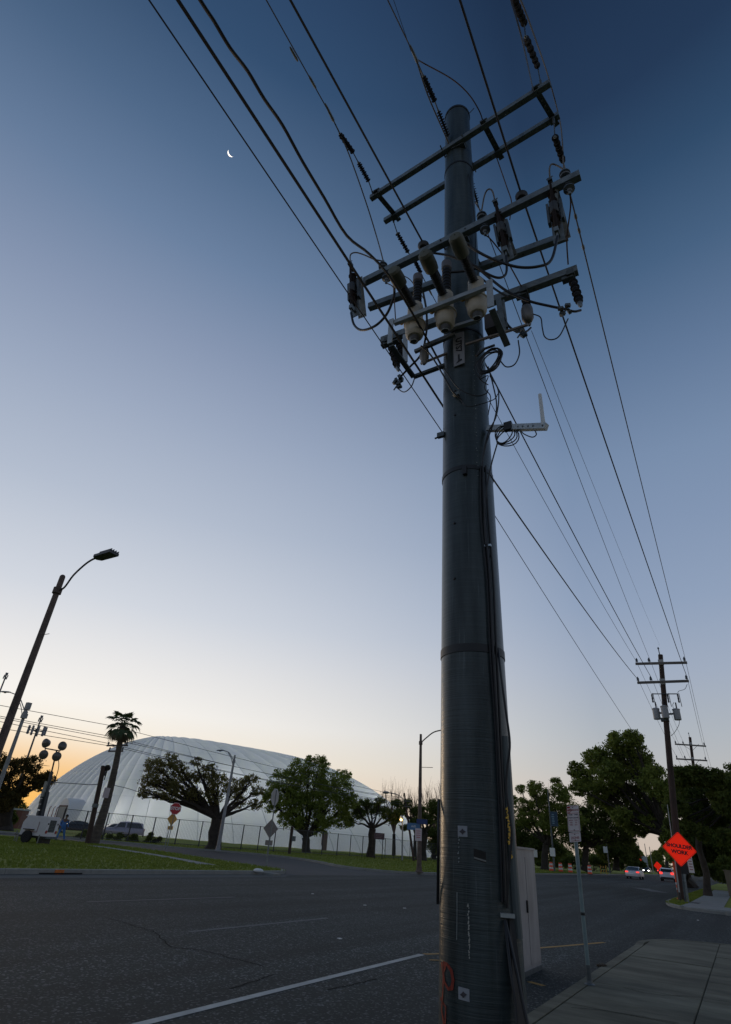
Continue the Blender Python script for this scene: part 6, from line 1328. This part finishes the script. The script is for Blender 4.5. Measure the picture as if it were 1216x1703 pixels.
for px, py, lab in ((883.5, 1453, 'traffic drum half hidden by the grey cabinet with a small orange light'), (917.5, 1450, 'traffic drum first clear of the cabinet'), (933, 1449.5, 'traffic drum second clear of the cabinet'), (949, 1449.5, 'traffic drum just left of the parking sign post'), (981, 1449, 'traffic drum right of the parking sign post')):
    q = atZ(px, py, 0) ; q = atD(px, py, 96); s = mpp(q) * 15.5 / 1.05
    if D0 is None: D0 = drum(); D0.location = (q.x, q.y, .12); D0['label'] = lab; o = D0
    else: o = dup(D0, (q.x, q.y, .12), lab)
q = atD(1004, 1448, 110); t = thing('barricade', (q.x, q.y, .12), 'small yellow and black barricade right of the last drum', 'barricade')
for s_ in (-.45, .45): MB().beam((q.x + s_, q.y - .2, .12), (q.x + s_ * .9, q.y, 1.35), .06, .06).done('leg', yellow, t, smooth=0); MB().beam((q.x + s_, q.y + .25, .12), (q.x + s_ * .9, q.y, 1.35), .06, .06).done('leg', yellow, t, smooth=0)
for z in (.55, 1.05):
    o = MB().box((q.x, q.y - .14, z), (1.15, .05, .26)).done('board', rubber, t, smooth=0)
    for k in range(3): MB().extr([(q.x - .45 + .36 * k, q.y - .17, z - .12), (q.x - .3 + .36 * k, q.y - .17, z - .12), (q.x - .2 + .36 * k, q.y - .17, z + .12), (q.x - .35 + .36 * k, q.y - .17, z + .12)], (0, -.004, 0)).done('stripe', yellow, o, smooth=0)
b_ = atD(886, 1447, 105); t = thing('board_sign', (b_.x, b_.y, .12), 'pale slanted board just right of the grey cabinet top', 'sign'); c = atD(885, 1419, 105); plate('board', c, 1.6, 1.0, white_p, t, th=.05); MB().tube([(b_.x, b_.y + .1, .1), (c.x, c.y + .1, c.z)], .07, 6).done('post', graypole, t)

# ------------------------------------------------------------------ grey cabinet behind the pole
g0 = atZ(872, 1631, 0); g1 = atZ(894, 1611, 0)
cab = mat('grey cabinet paint', (.30, .29, .29), .5, var=.22, scale=3, stretch=(1, 1, .35))
t = thing('utility_cabinet', (g0.x - .4, (g0.y + g1.y) / 2, 0), 'plain grey metal cabinet with lifting eye standing in the gutter behind the big pole', 'cabinet')
x1 = (g0.x + g1.x) / 2; x0 = x1 - .24; y0, y1 = g0.y, g1.y; ht = atY(858, 1410, y0).z
b = MB(); b.box(((x0 + x1) / 2, (y0 + y1) / 2, ht / 2 + .03), (x1 - x0, y1 - y0, ht - .06)); o = b.done('body', cab, t, smooth=0)
bm = bpy.data.meshes[o.data.name]
MB().box(((x0 + x1) / 2, (y0 + y1) / 2, ht + .008), (x1 - x0 + .04, y1 - y0 + .04, .03)).done('lid', cab, t, smooth=0)
MB().box(((x0 + x1) / 2, (y0 + y1) / 2, .03), (x1 - x0 + .02, y1 - y0 + .02, .06)).done('plinth', dkgalv, t, smooth=0)
for k in range(2): MB().box((x1 + .006, y0 + (y1 - y0) * (.26 + .48 * k), ht * .5), (.012, (y1 - y0) * .46, ht * .86)).done('door', cab, t, smooth=0)
for k in range(3): MB().box((x1 + .016, y0 + .06, ht * (.2 + .3 * k)), (.02, .05, .09)).done('hinge', dkgalv, t, smooth=0)
MB().box((x1 + .022, (y0 + y1) / 2 - .06, ht * .52), (.03, .03, .16)).done('handle', rubber, t, smooth=0)
e = atY(870, 1404, (y0 + y1) / 2); c = V((x1 - .15, (y0 + y1) / 2, ht + .02)); MB().tube([c + V((.0, .055 * math.cos(a), max(0, .12 * math.sin(a)))) for a in np.linspace(0, math.pi, 10)], .018, 8).done('lifting_eye', galv, t)

# tan wall at the right edge
w0 = atZ(1213, 1491, .1); wt = atY(1201.5, 1448, w0.y); t = thing('wall', (w0.x, w0.y, .1), 'low tan rendered wall end at the right edge beside the pavement', 'wall')
MB().box((w0.x + 2.2, w0.y + .15, wt.z / 2), (4.4, .3, wt.z)).done('wall_body', mat('tan render', (.20, .165, .12), .9, var=.12, scale=2, bump=.3), t, smooth=0)
MB().box((w0.x + 2.2, w0.y + .15, wt.z + .03), (4.5, .36, .06)).done('coping', mat('tan coping', (.22, .19, .14), .9), t, smooth=0)

# ------------------------------------------------------------------ cars
def car(loc, rz, paint, label, kind='sedan', lit=True, head=False, group=None):
    L_, W_, Hh = (4.75, 1.84, 1.46) if kind == 'sedan' else (4.9, 1.95, 1.78) if kind == 'suv' else (4.6, 1.86, 1.60)
    t = thing('parked_car' if not lit and not head else 'car', (0, 0, 0), label, 'car', group)
    # side profile (y from rear -L/2 to front L/2)
    if kind == 'sedan': low = [(-.5, .34), (-.5, .62), (-.485, .93), (-.40, 1.0), (-.12, 1.0), (.22, .98), (.40, .86), (.485, .72), (.5, .55), (.5, .32)]; roof = [(-.37, 1.0), (-.20, 1.40), (-.05, 1.46), (.08, 1.42), (.25, .98)]
    else: low = [(-.5, .40), (-.5, .75), (-.49, 1.02), (-.46, 1.06), (-.1, 1.06), (.24, 1.04), (.42, .98), (.49, .85), (.5, .6), (.5, .38)]; roof = [(-.485, 1.06), (-.43, Hh - .08), (-.30, Hh), (.0, Hh), (.12, Hh - .08), (.27, 1.04)]
    def loft(prof, ws):
        vs = []; n = len(prof)
        for s_ in (-1, 1):
            for (y, z), w in zip(prof, ws): vs.append((s_ * w * W_ / 2, y * L_, z))
        fs = [tuple(range(n - 1, -1, -1)), tuple(range(n, 2 * n))] + [(i, (i + 1) % n, n + (i + 1) % n, n + i) for i in range(n)]
        return vs, fs
    n = len(low); vs = []; fs = []
    ring_ = []
    for s_, inset, dz in ((-1, .0, 0), (1, .0, 0)): pass
    # body with rounded shoulders: three rings per side
    secs = [(-1.0, .93), (-.97, .99), (-.5, 1.02), (.5, 1.02), (.97, .99), (1.0, .93)]
    cz = .62
    for xs, sc in secs:
        for y, z in low: vs.append((xs * W_ / 2, y * L_ * (sc if abs(y) > .4 else 1), cz + (z - cz) * sc))
    for i in range(len(secs) - 1):
        for k in range(n): fs.append((i * n + k, i * n + (k + 1) % n, (i + 1) * n + (k + 1) % n, (i + 1) * n + k))
    fs += [tuple(range(n - 1, -1, -1)), tuple((len(secs) - 1) * n + k for k in range(n))]
    MB().add(vs, fs).done('body', paint, t, smooth=40)
    m = len(roof); vs = []; zb = roof[0][1]
    for xs, sc in ((-1, 0), (-.9, 1), (.9, 1), (1, 0)):
        for y, z in roof: f = (z - zb) / (Hh - zb); vs.append((xs * W_ / 2 * (.95 - .17 * f) * (1 if sc else 1.0), y * L_ * .99, z - (0 if sc else .03 * f)))
    fs = [(i * m + k, i * m + k + 1, (i + 1) * m + k + 1, (i + 1) * m + k) for i in range(3) for k in range(m - 1)] + [tuple(range(m - 1, -1, -1)), tuple(3 * m + k for k in range(m))]
    cabn = MB().add(vs, fs).done('cabin', paint, t, smooth=30)
    def pane(i, j, f0, f1, nm):                    # front/rear glass between roof profile points
        (ya, za), (yb, zb_) = roof[i], roof[j]; b = MB(); P = []
        for f, s_ in ((f0, -1), (f0, 1), (f1, 1), (f1, -1)):
            y, z = ya + (yb - ya) * f, za + (zb_ - za) * f; g = (z - zb) / (Hh - zb); P.append(V((s_ * W_ / 2 * (.95 - .17 * g) * .86, y * L_ * .99, z)))
        nrm = (P[1] - P[0]).cross(P[3] - P[0]).normalized(); nrm = nrm if nrm.y * (-1 if i == 0 else 1) > 0 else -nrm; b.extr([p + nrm * .002 for p in P], nrm * .008); b.done(nm, glass, t, smooth=0)
    pane(0, 1, .10, .92, 'rear_window'); pane(m - 2, m - 1, .08, .9, 'windscreen')
    for s_ in (-1, 1):
        ys = (-.30, -.02, .02, .17) if kind == 'sedan' else (-.42, -.05, -.01, .17)
        for a, b2 in ((ys[0], ys[1]), (ys[2], ys[3])):
            z0, z1 = zb + .05, Hh - .13; P = []
            for y, z in ((a - (.03 if a < -.1 else 0), z0), (b2 + (.03 if b2 > .1 else 0), z0), (b2 - (.03 if b2 > .1 else 0), z1), (a + (.04 if a < -.1 else 0), z1)): g = (z - zb) / (Hh - zb); P.append(V((s_ * (W_ / 2 * (.95 - .17 * g) + .004), y * L_, z)))
            MB().extr(P, (s_ * .006, 0, 0)).done('side_window', glass, t, smooth=0)
        MB().box((s_ * (W_ / 2 + .08), .2 * L_, zb + .06), (.18, .1, .12)).done('mirror', paint, t, smooth=0)
        rl = MB().box((s_ * W_ * .38, -L_ * .5 + .0, .83 if kind == 'sedan' else .98), (W_ * .2, .07, .14 if kind == 'sedan' else .26)).done('tail_lamp', lens_red if lit else mat('tail lamp', (.3, .02, .02), .3), t, smooth=0)
        hl_ = MB().box((s_ * W_ * .36, L_ * .49, .72), (W_ * .2, .08, .15)).done('headlamp', mat('lit headlamp', (1, 1, 1), .2, emit=(1, .97, .88), estr=12) if head else mat('headlamp', (.5, .5, .5), .15), t, smooth=0)
        for y in (-.29, .31):
            wl = MB().lathe((s_ * (W_ / 2 - .22), y * L_, .33), (s_, 0, 0), [(.25, 0), (.33, .01), (.335, .04), (.335, .19), (.32, .215), (.25, .22)], 18).done('wheel', tyre, t); MB().lathe((s_ * (W_ / 2 - .0), y * L_, .33), (s_, 0, 0), [(.23, -.01), (.22, .004), (.06, .008)], 10).done('rim', chrome, wl)
    MB().box((0, -L_ * .5, .42), (W_ * .86, .1, .2)).done('bumper', mat('dark bumper', (.02, .02, .022), .6) if kind != 'sedan' else paint, t, smooth=0)
    MB().box((0, -L_ * .5 - .012, .68), (.42, .02, .15)).done('licence_plate', mat('licence plate', (.45, .42, .42), .4), t, smooth=0)
    MB().box((0, -L_ * .5 + .02, .30), (W_ * .8, .12, .12)).done('underside', rubber, t, smooth=0)
    t.location = V(loc); t.rotation_euler.z = rz; return t
silver = mat('silver car paint', (.52, .54, .57), .3, .4); white_car = mat('white car paint', (.60, .62, .66), .3); dkcar = mat('dark car paint', (.02, .02, .025), .25, .2); lilac = mat('silver-violet car paint', (.30, .28, .33), .3, .4)
g = atZ(1055, 1462, 0); car((g.x - .1, g.y + 2, 0), 0, silver, 'silver saloon with lit red tail lamps driving away in the left lane', 'sedan')
g = atZ(1110, 1466, 0); car((g.x + .05, g.y + 2, 0), .02, white_car, 'white hatchback with lit tail lamps waiting left of the orange sign', 'hatch')
g = atZ(1106, 1455.5, 0); car((g.x - .8, g.y + 2, 0), .02, mat('black car paint', (.03, .035, .045), .25, .2), 'dark tall car with pale roof just ahead of the white hatchback', 'suv')
b_ = atD(1076, 1446, 210); cr = car((b_.x, b_.y, 0), math.pi, dkcar, 'distant oncoming car with glaring white headlamps at the street end', 'sedan', lit=False, head=True)
g = atZ(1148, 1452, 0); car((-.6 + 2.4, 62, .1), .0, mat('teal van paint', (.22, .28, .29), .35, .2), 'pale green van half hidden behind the orange sign stand', 'suv', lit=False)
def fdir(px): return math.atan2(ray(px, 1390).y, ray(px, 1390).x)
p = atD(121, 1393.5, 92); car((p.x, p.y, .12), fdir(121) - math.pi + 3.2, dkcar, 'dark parked car beside the dome entrance hood', 'sedan', lit=False)
p = atD(203, 1393, 88); car((p.x, p.y, .12), fdir(203) - math.pi + 3.15, lilac, 'silver parked estate car right of the palm trunk', 'suv', lit=False)
p = atD(176, 1390, 90); car((p.x, p.y + 1, .12), fdir(176) - math.pi + 3.4, mat('grey car paint', (.10, .10, .11), .3, .3), 'grey parked car mostly hidden behind the palm trunk', 'sedan', lit=False)

# ------------------------------------------------------------------ light tower trailer
def trailer():
    base = atZ(58, 1402.5, .12); R_ = V((CM[0][0], CM[1][0], 0)); 
    vw = V((base.x, base.y, 0)).normalized(); sd = V((vw.y, -vw.x, 0)); k = mpp(base)
    # frame: sd = to the right in the picture, vw = away from us; turned so the engine end shows at right
    fx = (sd * .80 - vw * .60).normalized(); fy = V((-fx.y, fx.x, 0)); R3 = Matrix((fx, fy, V((0, 0, 1)))).transposed()
    t = thing('light_tower', base, 'white trailer light tower with four round floodlights raised on its mast', 'light tower')
    W = lambda x, y, z: base + fx * (x * .8) + fy * (y * .85) + V((0, 0, z))
    def bx(c, d, nm, m, par=t): return MB().box(W(*c), (d[0] * .8, d[1] * .85, d[2]), R3).done(nm, m, par, smooth=0)
    wp = mat('white trailer paint', (.62, .60, .62), .45, var=.05, scale=3)
    body = MB(); poly = [(-1.05, .42), (1.1, .42), (1.1, 1.45), (-.75, 1.45), (-1.05, 1.1)]
    body.extr([W(x, -.7, z) for x, z in poly], fy * 1.19); bd = body.done('body', wp, t, smooth=0)
    bx((0, 0, 1.48), (2.0, 1.3, .05), 'roof', wp)
    for k in range(7): bx((1.11, -.05, .72 + .085 * k), (.03, .62, .05), 'louvre', dkgalv, bd)
    bx((1.108, -.05, .98), (.012, .70, .66), 'grille', rubber, bd)
    for y in (-.55, .55): MB().lathe(W(1.1, y, .66), fx, [(.09, 0), (.09, .03), (.06, .035)], 12).done('marker_lamp', mat('tail lamp', (.3, .02, .02), .3), bd)
    for y in (-.55, .55): MB().lathe(W(1.1, y, 1.1), fx, [(.05, 0), (.05, .03)], 10).done('latch', rubber, bd)
    o = bx((-.1, -.712, .9), (1.0, .02, .6), 'side_door', wp); bx((-.1, -.725, .62), (1.05, .012, .03), 'door_trim', mat('dull red trim', (.22, .05, .05), .5), o); bx((.42, -.725, .9), (.03, .012, .58), 'door_trim', MATS['dull red trim'], o)
    bx((0, 0, .36), (2.5, 1.2, .12), 'chassis', rubber)
    for y in (-.82, .82):
        w_ = MB().lathe(W(-.25, y - .1 * (1 if y > 0 else -1), .34), fy * (1 if y > 0 else -1), [(.2, 0), (.33, .01), (.34, .05), (.34, .17), (.3, .2), (.2, .2)], 18).done('wheel', tyre, t)
        MB().lathe(W(-.25, y + .1 * (1 if y > 0 else -1), .34), fy * (1 if y > 0 else -1), [(.2, 0), (.19, .015), (.06, .03)], 14).done('rim', white_p, w_)
        bx((-.25, y, .74), (.85, .26, .05), 'mudguard', rubber)
    bx((.75, 0, .22), (.35, .9, .4), 'battery_box', rubber); bx((1.2, 0, .35), (.3, 1.2, .1), 'rear_bumper', dkgalv)
    MB().tube([W(-1.0, -.4, .38), W(-2.0, 0, .42), W(-1.0, .4, .38)], .05, 6).done('drawbar', rubber, t); MB().tube([W(-1.9, 0, .6), W(-1.9, 0, .05)], .04, 6).done('jockey_leg', galv, t)
    for x, y in ((-.9, -.95), (.9, -.9)): MB().tube([W(x, y, .5), W(x, y, .02)], .035, 6).done('outrigger', galv, t)
    for x in (.2, .55, .85): MB().tube([W(x, .2, 1.48), W(x, .2, 2.0), W(x + .1, .2, 2.1)], .025, 5).done('rail', mat('dull red trim', (.22, .05, .05), .5), t)
    # mast
    foot = W(-.2, .0, 1.45); top = atD(86, 1246, math.hypot(foot.x, foot.y)); top.x, top.y = foot.x + (top.x - foot.x) * .5, foot.y + (top.y - foot.y) * .5
    ms = mat('dark mast', (.05, .055, .06), .5, .4)
    MB().beam(foot, foot.lerp(top, .36), .26, .22).done('mast_section', ms, t, smooth=0); MB().beam(foot.lerp(top, .3), foot.lerp(top, .66), .17, .15).done('mast_section', ms, t, smooth=0); MB().tube([foot.lerp(top, .6), top], .05, 8).done('mast_section', ms, t)
    for f in (.05, .14, .22, .3): MB().box(foot.lerp(top, f) + sd * -.2, (.18, .14, .3)).done('mast_bracket', ms, t, smooth=0)
    MB().box(foot.lerp(top, .40) - sd * .15 , (.24, .2, .9)).done('cable_reel', galv, t, smooth=0)
    cu = spline([foot.lerp(top, .4) + sd * .1, foot.lerp(top, .55) + sd * .3, foot.lerp(top, .75) + sd * .35, foot.lerp(top, .95) + sd * .1], 5); MB().tube(cu, .025, 5).done('mast_cable', rubber, t)
    D_ = math.hypot(top.x, top.y); a, b2 = atD(75, 1244.5, D_), atD(100, 1249, D_); MB().beam(a, b2, .07, .07).done('crossbar', ms, t, smooth=0)
    lens_m = mat('floodlight lens', (.10, .09, .08), .2); hs = mat('floodlight housing', (.11, .105, .10), .4, .4)
    for (px, py), (ax, ay, az) in (((77.5, 1236), (-.5, -.55, -.1)), ((103, 1241), (.35, -.95, .1)), ((73.5, 1255), (-.25, -.9, -.15)), ((94, 1258), (.2, -.95, -.1))):
        c = atD(px, py, D_); d = (sd * ax + vw * ay + V((0, 0, az))).normalized()
        h = MB().lathe(c - d * .22, d, [(.08, 0), (.2, .06), (.26, .2), (.285, .3), (.295, .32), (.28, .33)], 18).done('floodlight', hs, t); MB().lathe(c + d * .105, d, [(.27, 0), (.22, .035), (.02, .06)], 18).done('lens', lens_m, h)
        j = a if px < 88 else b2; MB().tube(spline([j, j.lerp(c, .5) + V((0, 0, .12)), c - d * .1], 4), .03, 6).done('lamp_arm', ms, h)
trailer()
# portable toilet / red hut at far left
c = atD(22, 1377, 96); t = thing('portable_toilet', (c.x, c.y, .12), 'brick red cabin with pale roof under the left-edge tree', 'cabin')
MB().box((c.x, c.y, 1.15), (1.9, 1.9, 2.1), Matrix.Rotation(.6, 3, 'Z')).done('body', mat('brick red panel', (.16, .065, .045), .7, var=.1, scale=2), t, smooth=0); MB().box((c.x, c.y, 2.3), (2.05, 2.05, .2), Matrix.Rotation(.6, 3, 'Z')).done('roof', mat('pale green roof', (.35, .38, .36), .6), t, smooth=0); MB().box((c.x + .5, c.y - .85, 1.1), (.8, .06, 1.8), Matrix.Rotation(.6, 3, 'Z')).done('door', mat('brick red door', (.13, .05, .035), .7), t, smooth=0)

# ------------------------------------------------------------------ person in blue
def person():
    base = atZ(97, 1397, .12); base = atD(98.5, 1398, 55); base.z = .10
    vw = V((base.x, base.y, 0)).normalized(); sd = V((vw.y, -vw.x, 0)); k = 1.0
    P = lambda s, d, z: base + sd * s + vw * d + V((0, 0, z))
    t = thing('person', base, 'person in blue overalls walking beside the trailer light tower', 'person')
    def skin(name, J, E, m, sub=2):
        me = bpy.data.meshes.new(name); me.from_pydata([tuple(j[0] - base) for j in J], E, []); o = bpy.data.objects.new(name, me); COL.objects.link(o)
        md = o.modifiers.new('s', 'SKIN'); o.modifiers.new('u', 'SUBSURF').levels = sub
        for v_, (_, r) in zip(me.skin_vertices[0].data, J): v_.radius = (r, r)
        me.skin_vertices[0].data[0].use_root = True
        me2 = bpy.data.meshes.new_from_object(o.evaluated_get(bpy.context.evaluated_depsgraph_get())); bpy.data.objects.remove(o)
        me2.materials.clear(); me2.materials.append(m); me2.polygons.foreach_set('use_smooth', [True] * len(me2.polygons)); o = bpy.data.objects.new(name, me2); COL.objects.link(o); o.parent = t; return o
    skn = mat('skin', (.16, .09, .06), .6); blu = mat('blue overalls', (.05, .16, .42), .8, var=.15, scale=5); hair = mat('dark hair', (.012, .01, .009), .7)
    def joints(f, head=True):
        J = [(P(0, 0, .95), .15 * f), (P(.02, 0, 1.15), .14 * f), (P(.03, 0, 1.38), .16 * f), (P(.04, -.02, 1.50), .062), 
             (P(-.17, 0, 1.42), .065 * f), (P(-.26, .06, 1.15), .05 * f), (P(-.16, -.12, .97), .038 * f),
             (P(.23, 0, 1.42), .065 * f), (P(.30, .04, 1.16), .05 * f), (P(.34, -.06, .93), .038 * f),
             (P(-.10, 0, .88), .10 * f), (P(-.19, -.05, .50), .07 * f), (P(-.22, 0, .10), .052 * f),
             (P(.10, 0, .88), .10 * f), (P(.20, .0, .50), .07 * f), (P(.33, .04, .11), .052 * f)]
        E = [(0, 1), (1, 2), (2, 3), (2, 4), (4, 5), (5, 6), (2, 7), (7, 8), (8, 9), (0, 10), (10, 11), (11, 12), (0, 13), (13, 14), (14, 15)]
        return J, E
    J, E = joints(.86); n = len(J)
    J += [(P(.05, -.02, 1.57), .07), (P(.05, -.03, 1.66), .098), (P(.05, -.02, 1.74), .07)]; E += [(3, n), (n, n + 1), (n + 1, n + 2)]
    for s_, w in ((6, -1), (9, 1)):
        q = J[s_][0]; h = len(J); J.append((q + V((0, 0, -.09)), .036)); E.append((s_, h))
        for f in range(4): J.append((q + sd * (.012 * (f - 1.5)) + V((0, 0, -.17 - (.01 if f in (1, 2) else 0))), .010)); E.append((h, len(J) - 1))
        J.append((q - vw * .04 + V((0, 0, -.12)), .012)); E.append((h, len(J) - 1))
    for s_ in (12, 15): q = J[s_][0]; J.append((q + V((0, 0, -.06)) - vw * .03, .05)); J.append((q + V((0, 0, -.075)) - vw * .16, .04)); E += [(s_, len(J) - 2), (len(J) - 2, len(J) - 1)]
    skin('body', J, E, skn)
    J, E = joints(1.12); J = [j for i, j in enumerate(J) if i != 3]; mp_ = lambda i: i - (1 if i > 3 else 0); E = [(mp_(a), mp_(b)) for a, b in E if 3 not in (a, b)]
    skin('overalls', J, E, blu)
    MB().ball(P(.05, .01, 1.70), .115, 12, 8, (1, 1, .95)).done('hair', hair, t); 
    for s_ in (-.22, .33): MB().ball(P(s_, -.06, .05), .1, 10, 6, (.6, 1.3, .55)).done('shoe', rubber, t)
    c = P(.05, -.12, 1.66); MB().ball(c, .022, 6, 5).done('nose', skn, t)
person()

# ------------------------------------------------------------------ moon
md_ = ray(384.5, 254.5).normalized(); mc = O + md_ * 9000; sR = V((CM[0][0], CM[1][0], CM[2][0])); sU = -V((CM[0][1], CM[1][1], CM[2][1])); k = mpp(mc)
mr_ = 5.7 * k; ang = math.radians(218); lit = sR * math.cos(ang) + sU * math.sin(ang); per = md_.cross(lit).normalized(); vs = []; n = 24; m_ = 6
for i in range(n + 1):
    th = math.pi * i / n - math.pi / 2
    for j in range(m_ + 1):
        ph = math.radians(0) + math.radians(52) * j / m_; d = per * math.sin(th) + (lit * math.cos(ph) - md_ * math.sin(ph)) * math.cos(th); vs.append(mc + d * mr_)
b = MB(); b.add(vs, [(i * (m_ + 1) + j, (i + 1) * (m_ + 1) + j, (i + 1) * (m_ + 1) + j + 1, i * (m_ + 1) + j + 1) for i in range(n) for j in range(m_)])
b.done('moon', mat('moonlight', (.9, .88, .82), .9, emit=(1, .95, .86), estr=1.5), None, smooth=60, label='thin bright crescent moon high in the dusk sky', category='moon')

# ------------------------------------------------------------------ far wood closing the view, one mass
def far_wood():
    cs = []; rs = []
    for px0, px1, D, ylo, yhi, n_ in ((840, 1052, 210, 1400, 1440, 34), (1118, 1240, 150, 1395, 1445, 26), (1050, 1120, 420, 1434, 1443, 12), (-60, 40, 150, 1330, 1365, 12), (690, 760, 190, 1395, 1425, 8)):
        for _ in range(n_):
            p = atD(random.uniform(px0, px1), random.uniform(ylo, yhi), D * random.uniform(.93, 1.1)); cs.append(p); rs.append(random.uniform(9, 13) * mpp(p))
    o = leaves('far_wood', cs, rs, 24000, .6, leaf_dark, None, shell=.1, flat=.9); o['kind'] = 'stuff'
far_wood()
# unseen tree mass added behind the viewer to darken the pole's reflection
cs, rs = [], []
for k in range(46):
    a = math.radians(random.uniform(95, 275)); d = random.uniform(26, 40); x, y = d * math.sin(a), d * math.cos(a)
    if -19 < x < -2 and abs(x) < 19: y -= 14
    cs.append((x, y, random.uniform(2, 8.5))); rs.append(random.uniform(2.4, 3.6))
o = leaves('added_rear_wood', cs, rs, 16000, .6, leaf_dark, None, shell=.1, flat=.9); o['kind'] = 'stuff'
GROUPS = dict(power_line='overhead power lines', street_lamp='street lamps along the roads', tree='trees round the junction', shrub='low shrubs', hedge='hedges by the right-hand pavement', litter='scraps of litter on the road',
              street_sign='street name blades on the brown lamp', stop_sign='octagonal stop signs', warning_sign='diamond warning signs by the side street', parking_sign='parking plates on posts', road_work_sign='orange diamond road work signs', phone_mast='phone masts',
              banner_pole='posts with navy banners', far_pole='thin far poles in the sky gap', lane_dash='faded lane dashes', yellow_line='yellow paint strokes', drain_inlet='drain slots in the lawn kerb', car='cars on the street', parked_car='parked vehicles', road_crack='cracks in the asphalt',
              pavement_crack='cracks in the pavement', timber_pole='plain timber poles', utility_pole='utility poles', kerb='concrete kerbs', broken_kerb='broken kerb pieces')
for o in list(COL.objects):
    if o.parent is None and o.get('label') and not o.get('group'):
        g_ = GROUPS.get(o.name.split('.')[0])
        if g_: o['group'] = g_
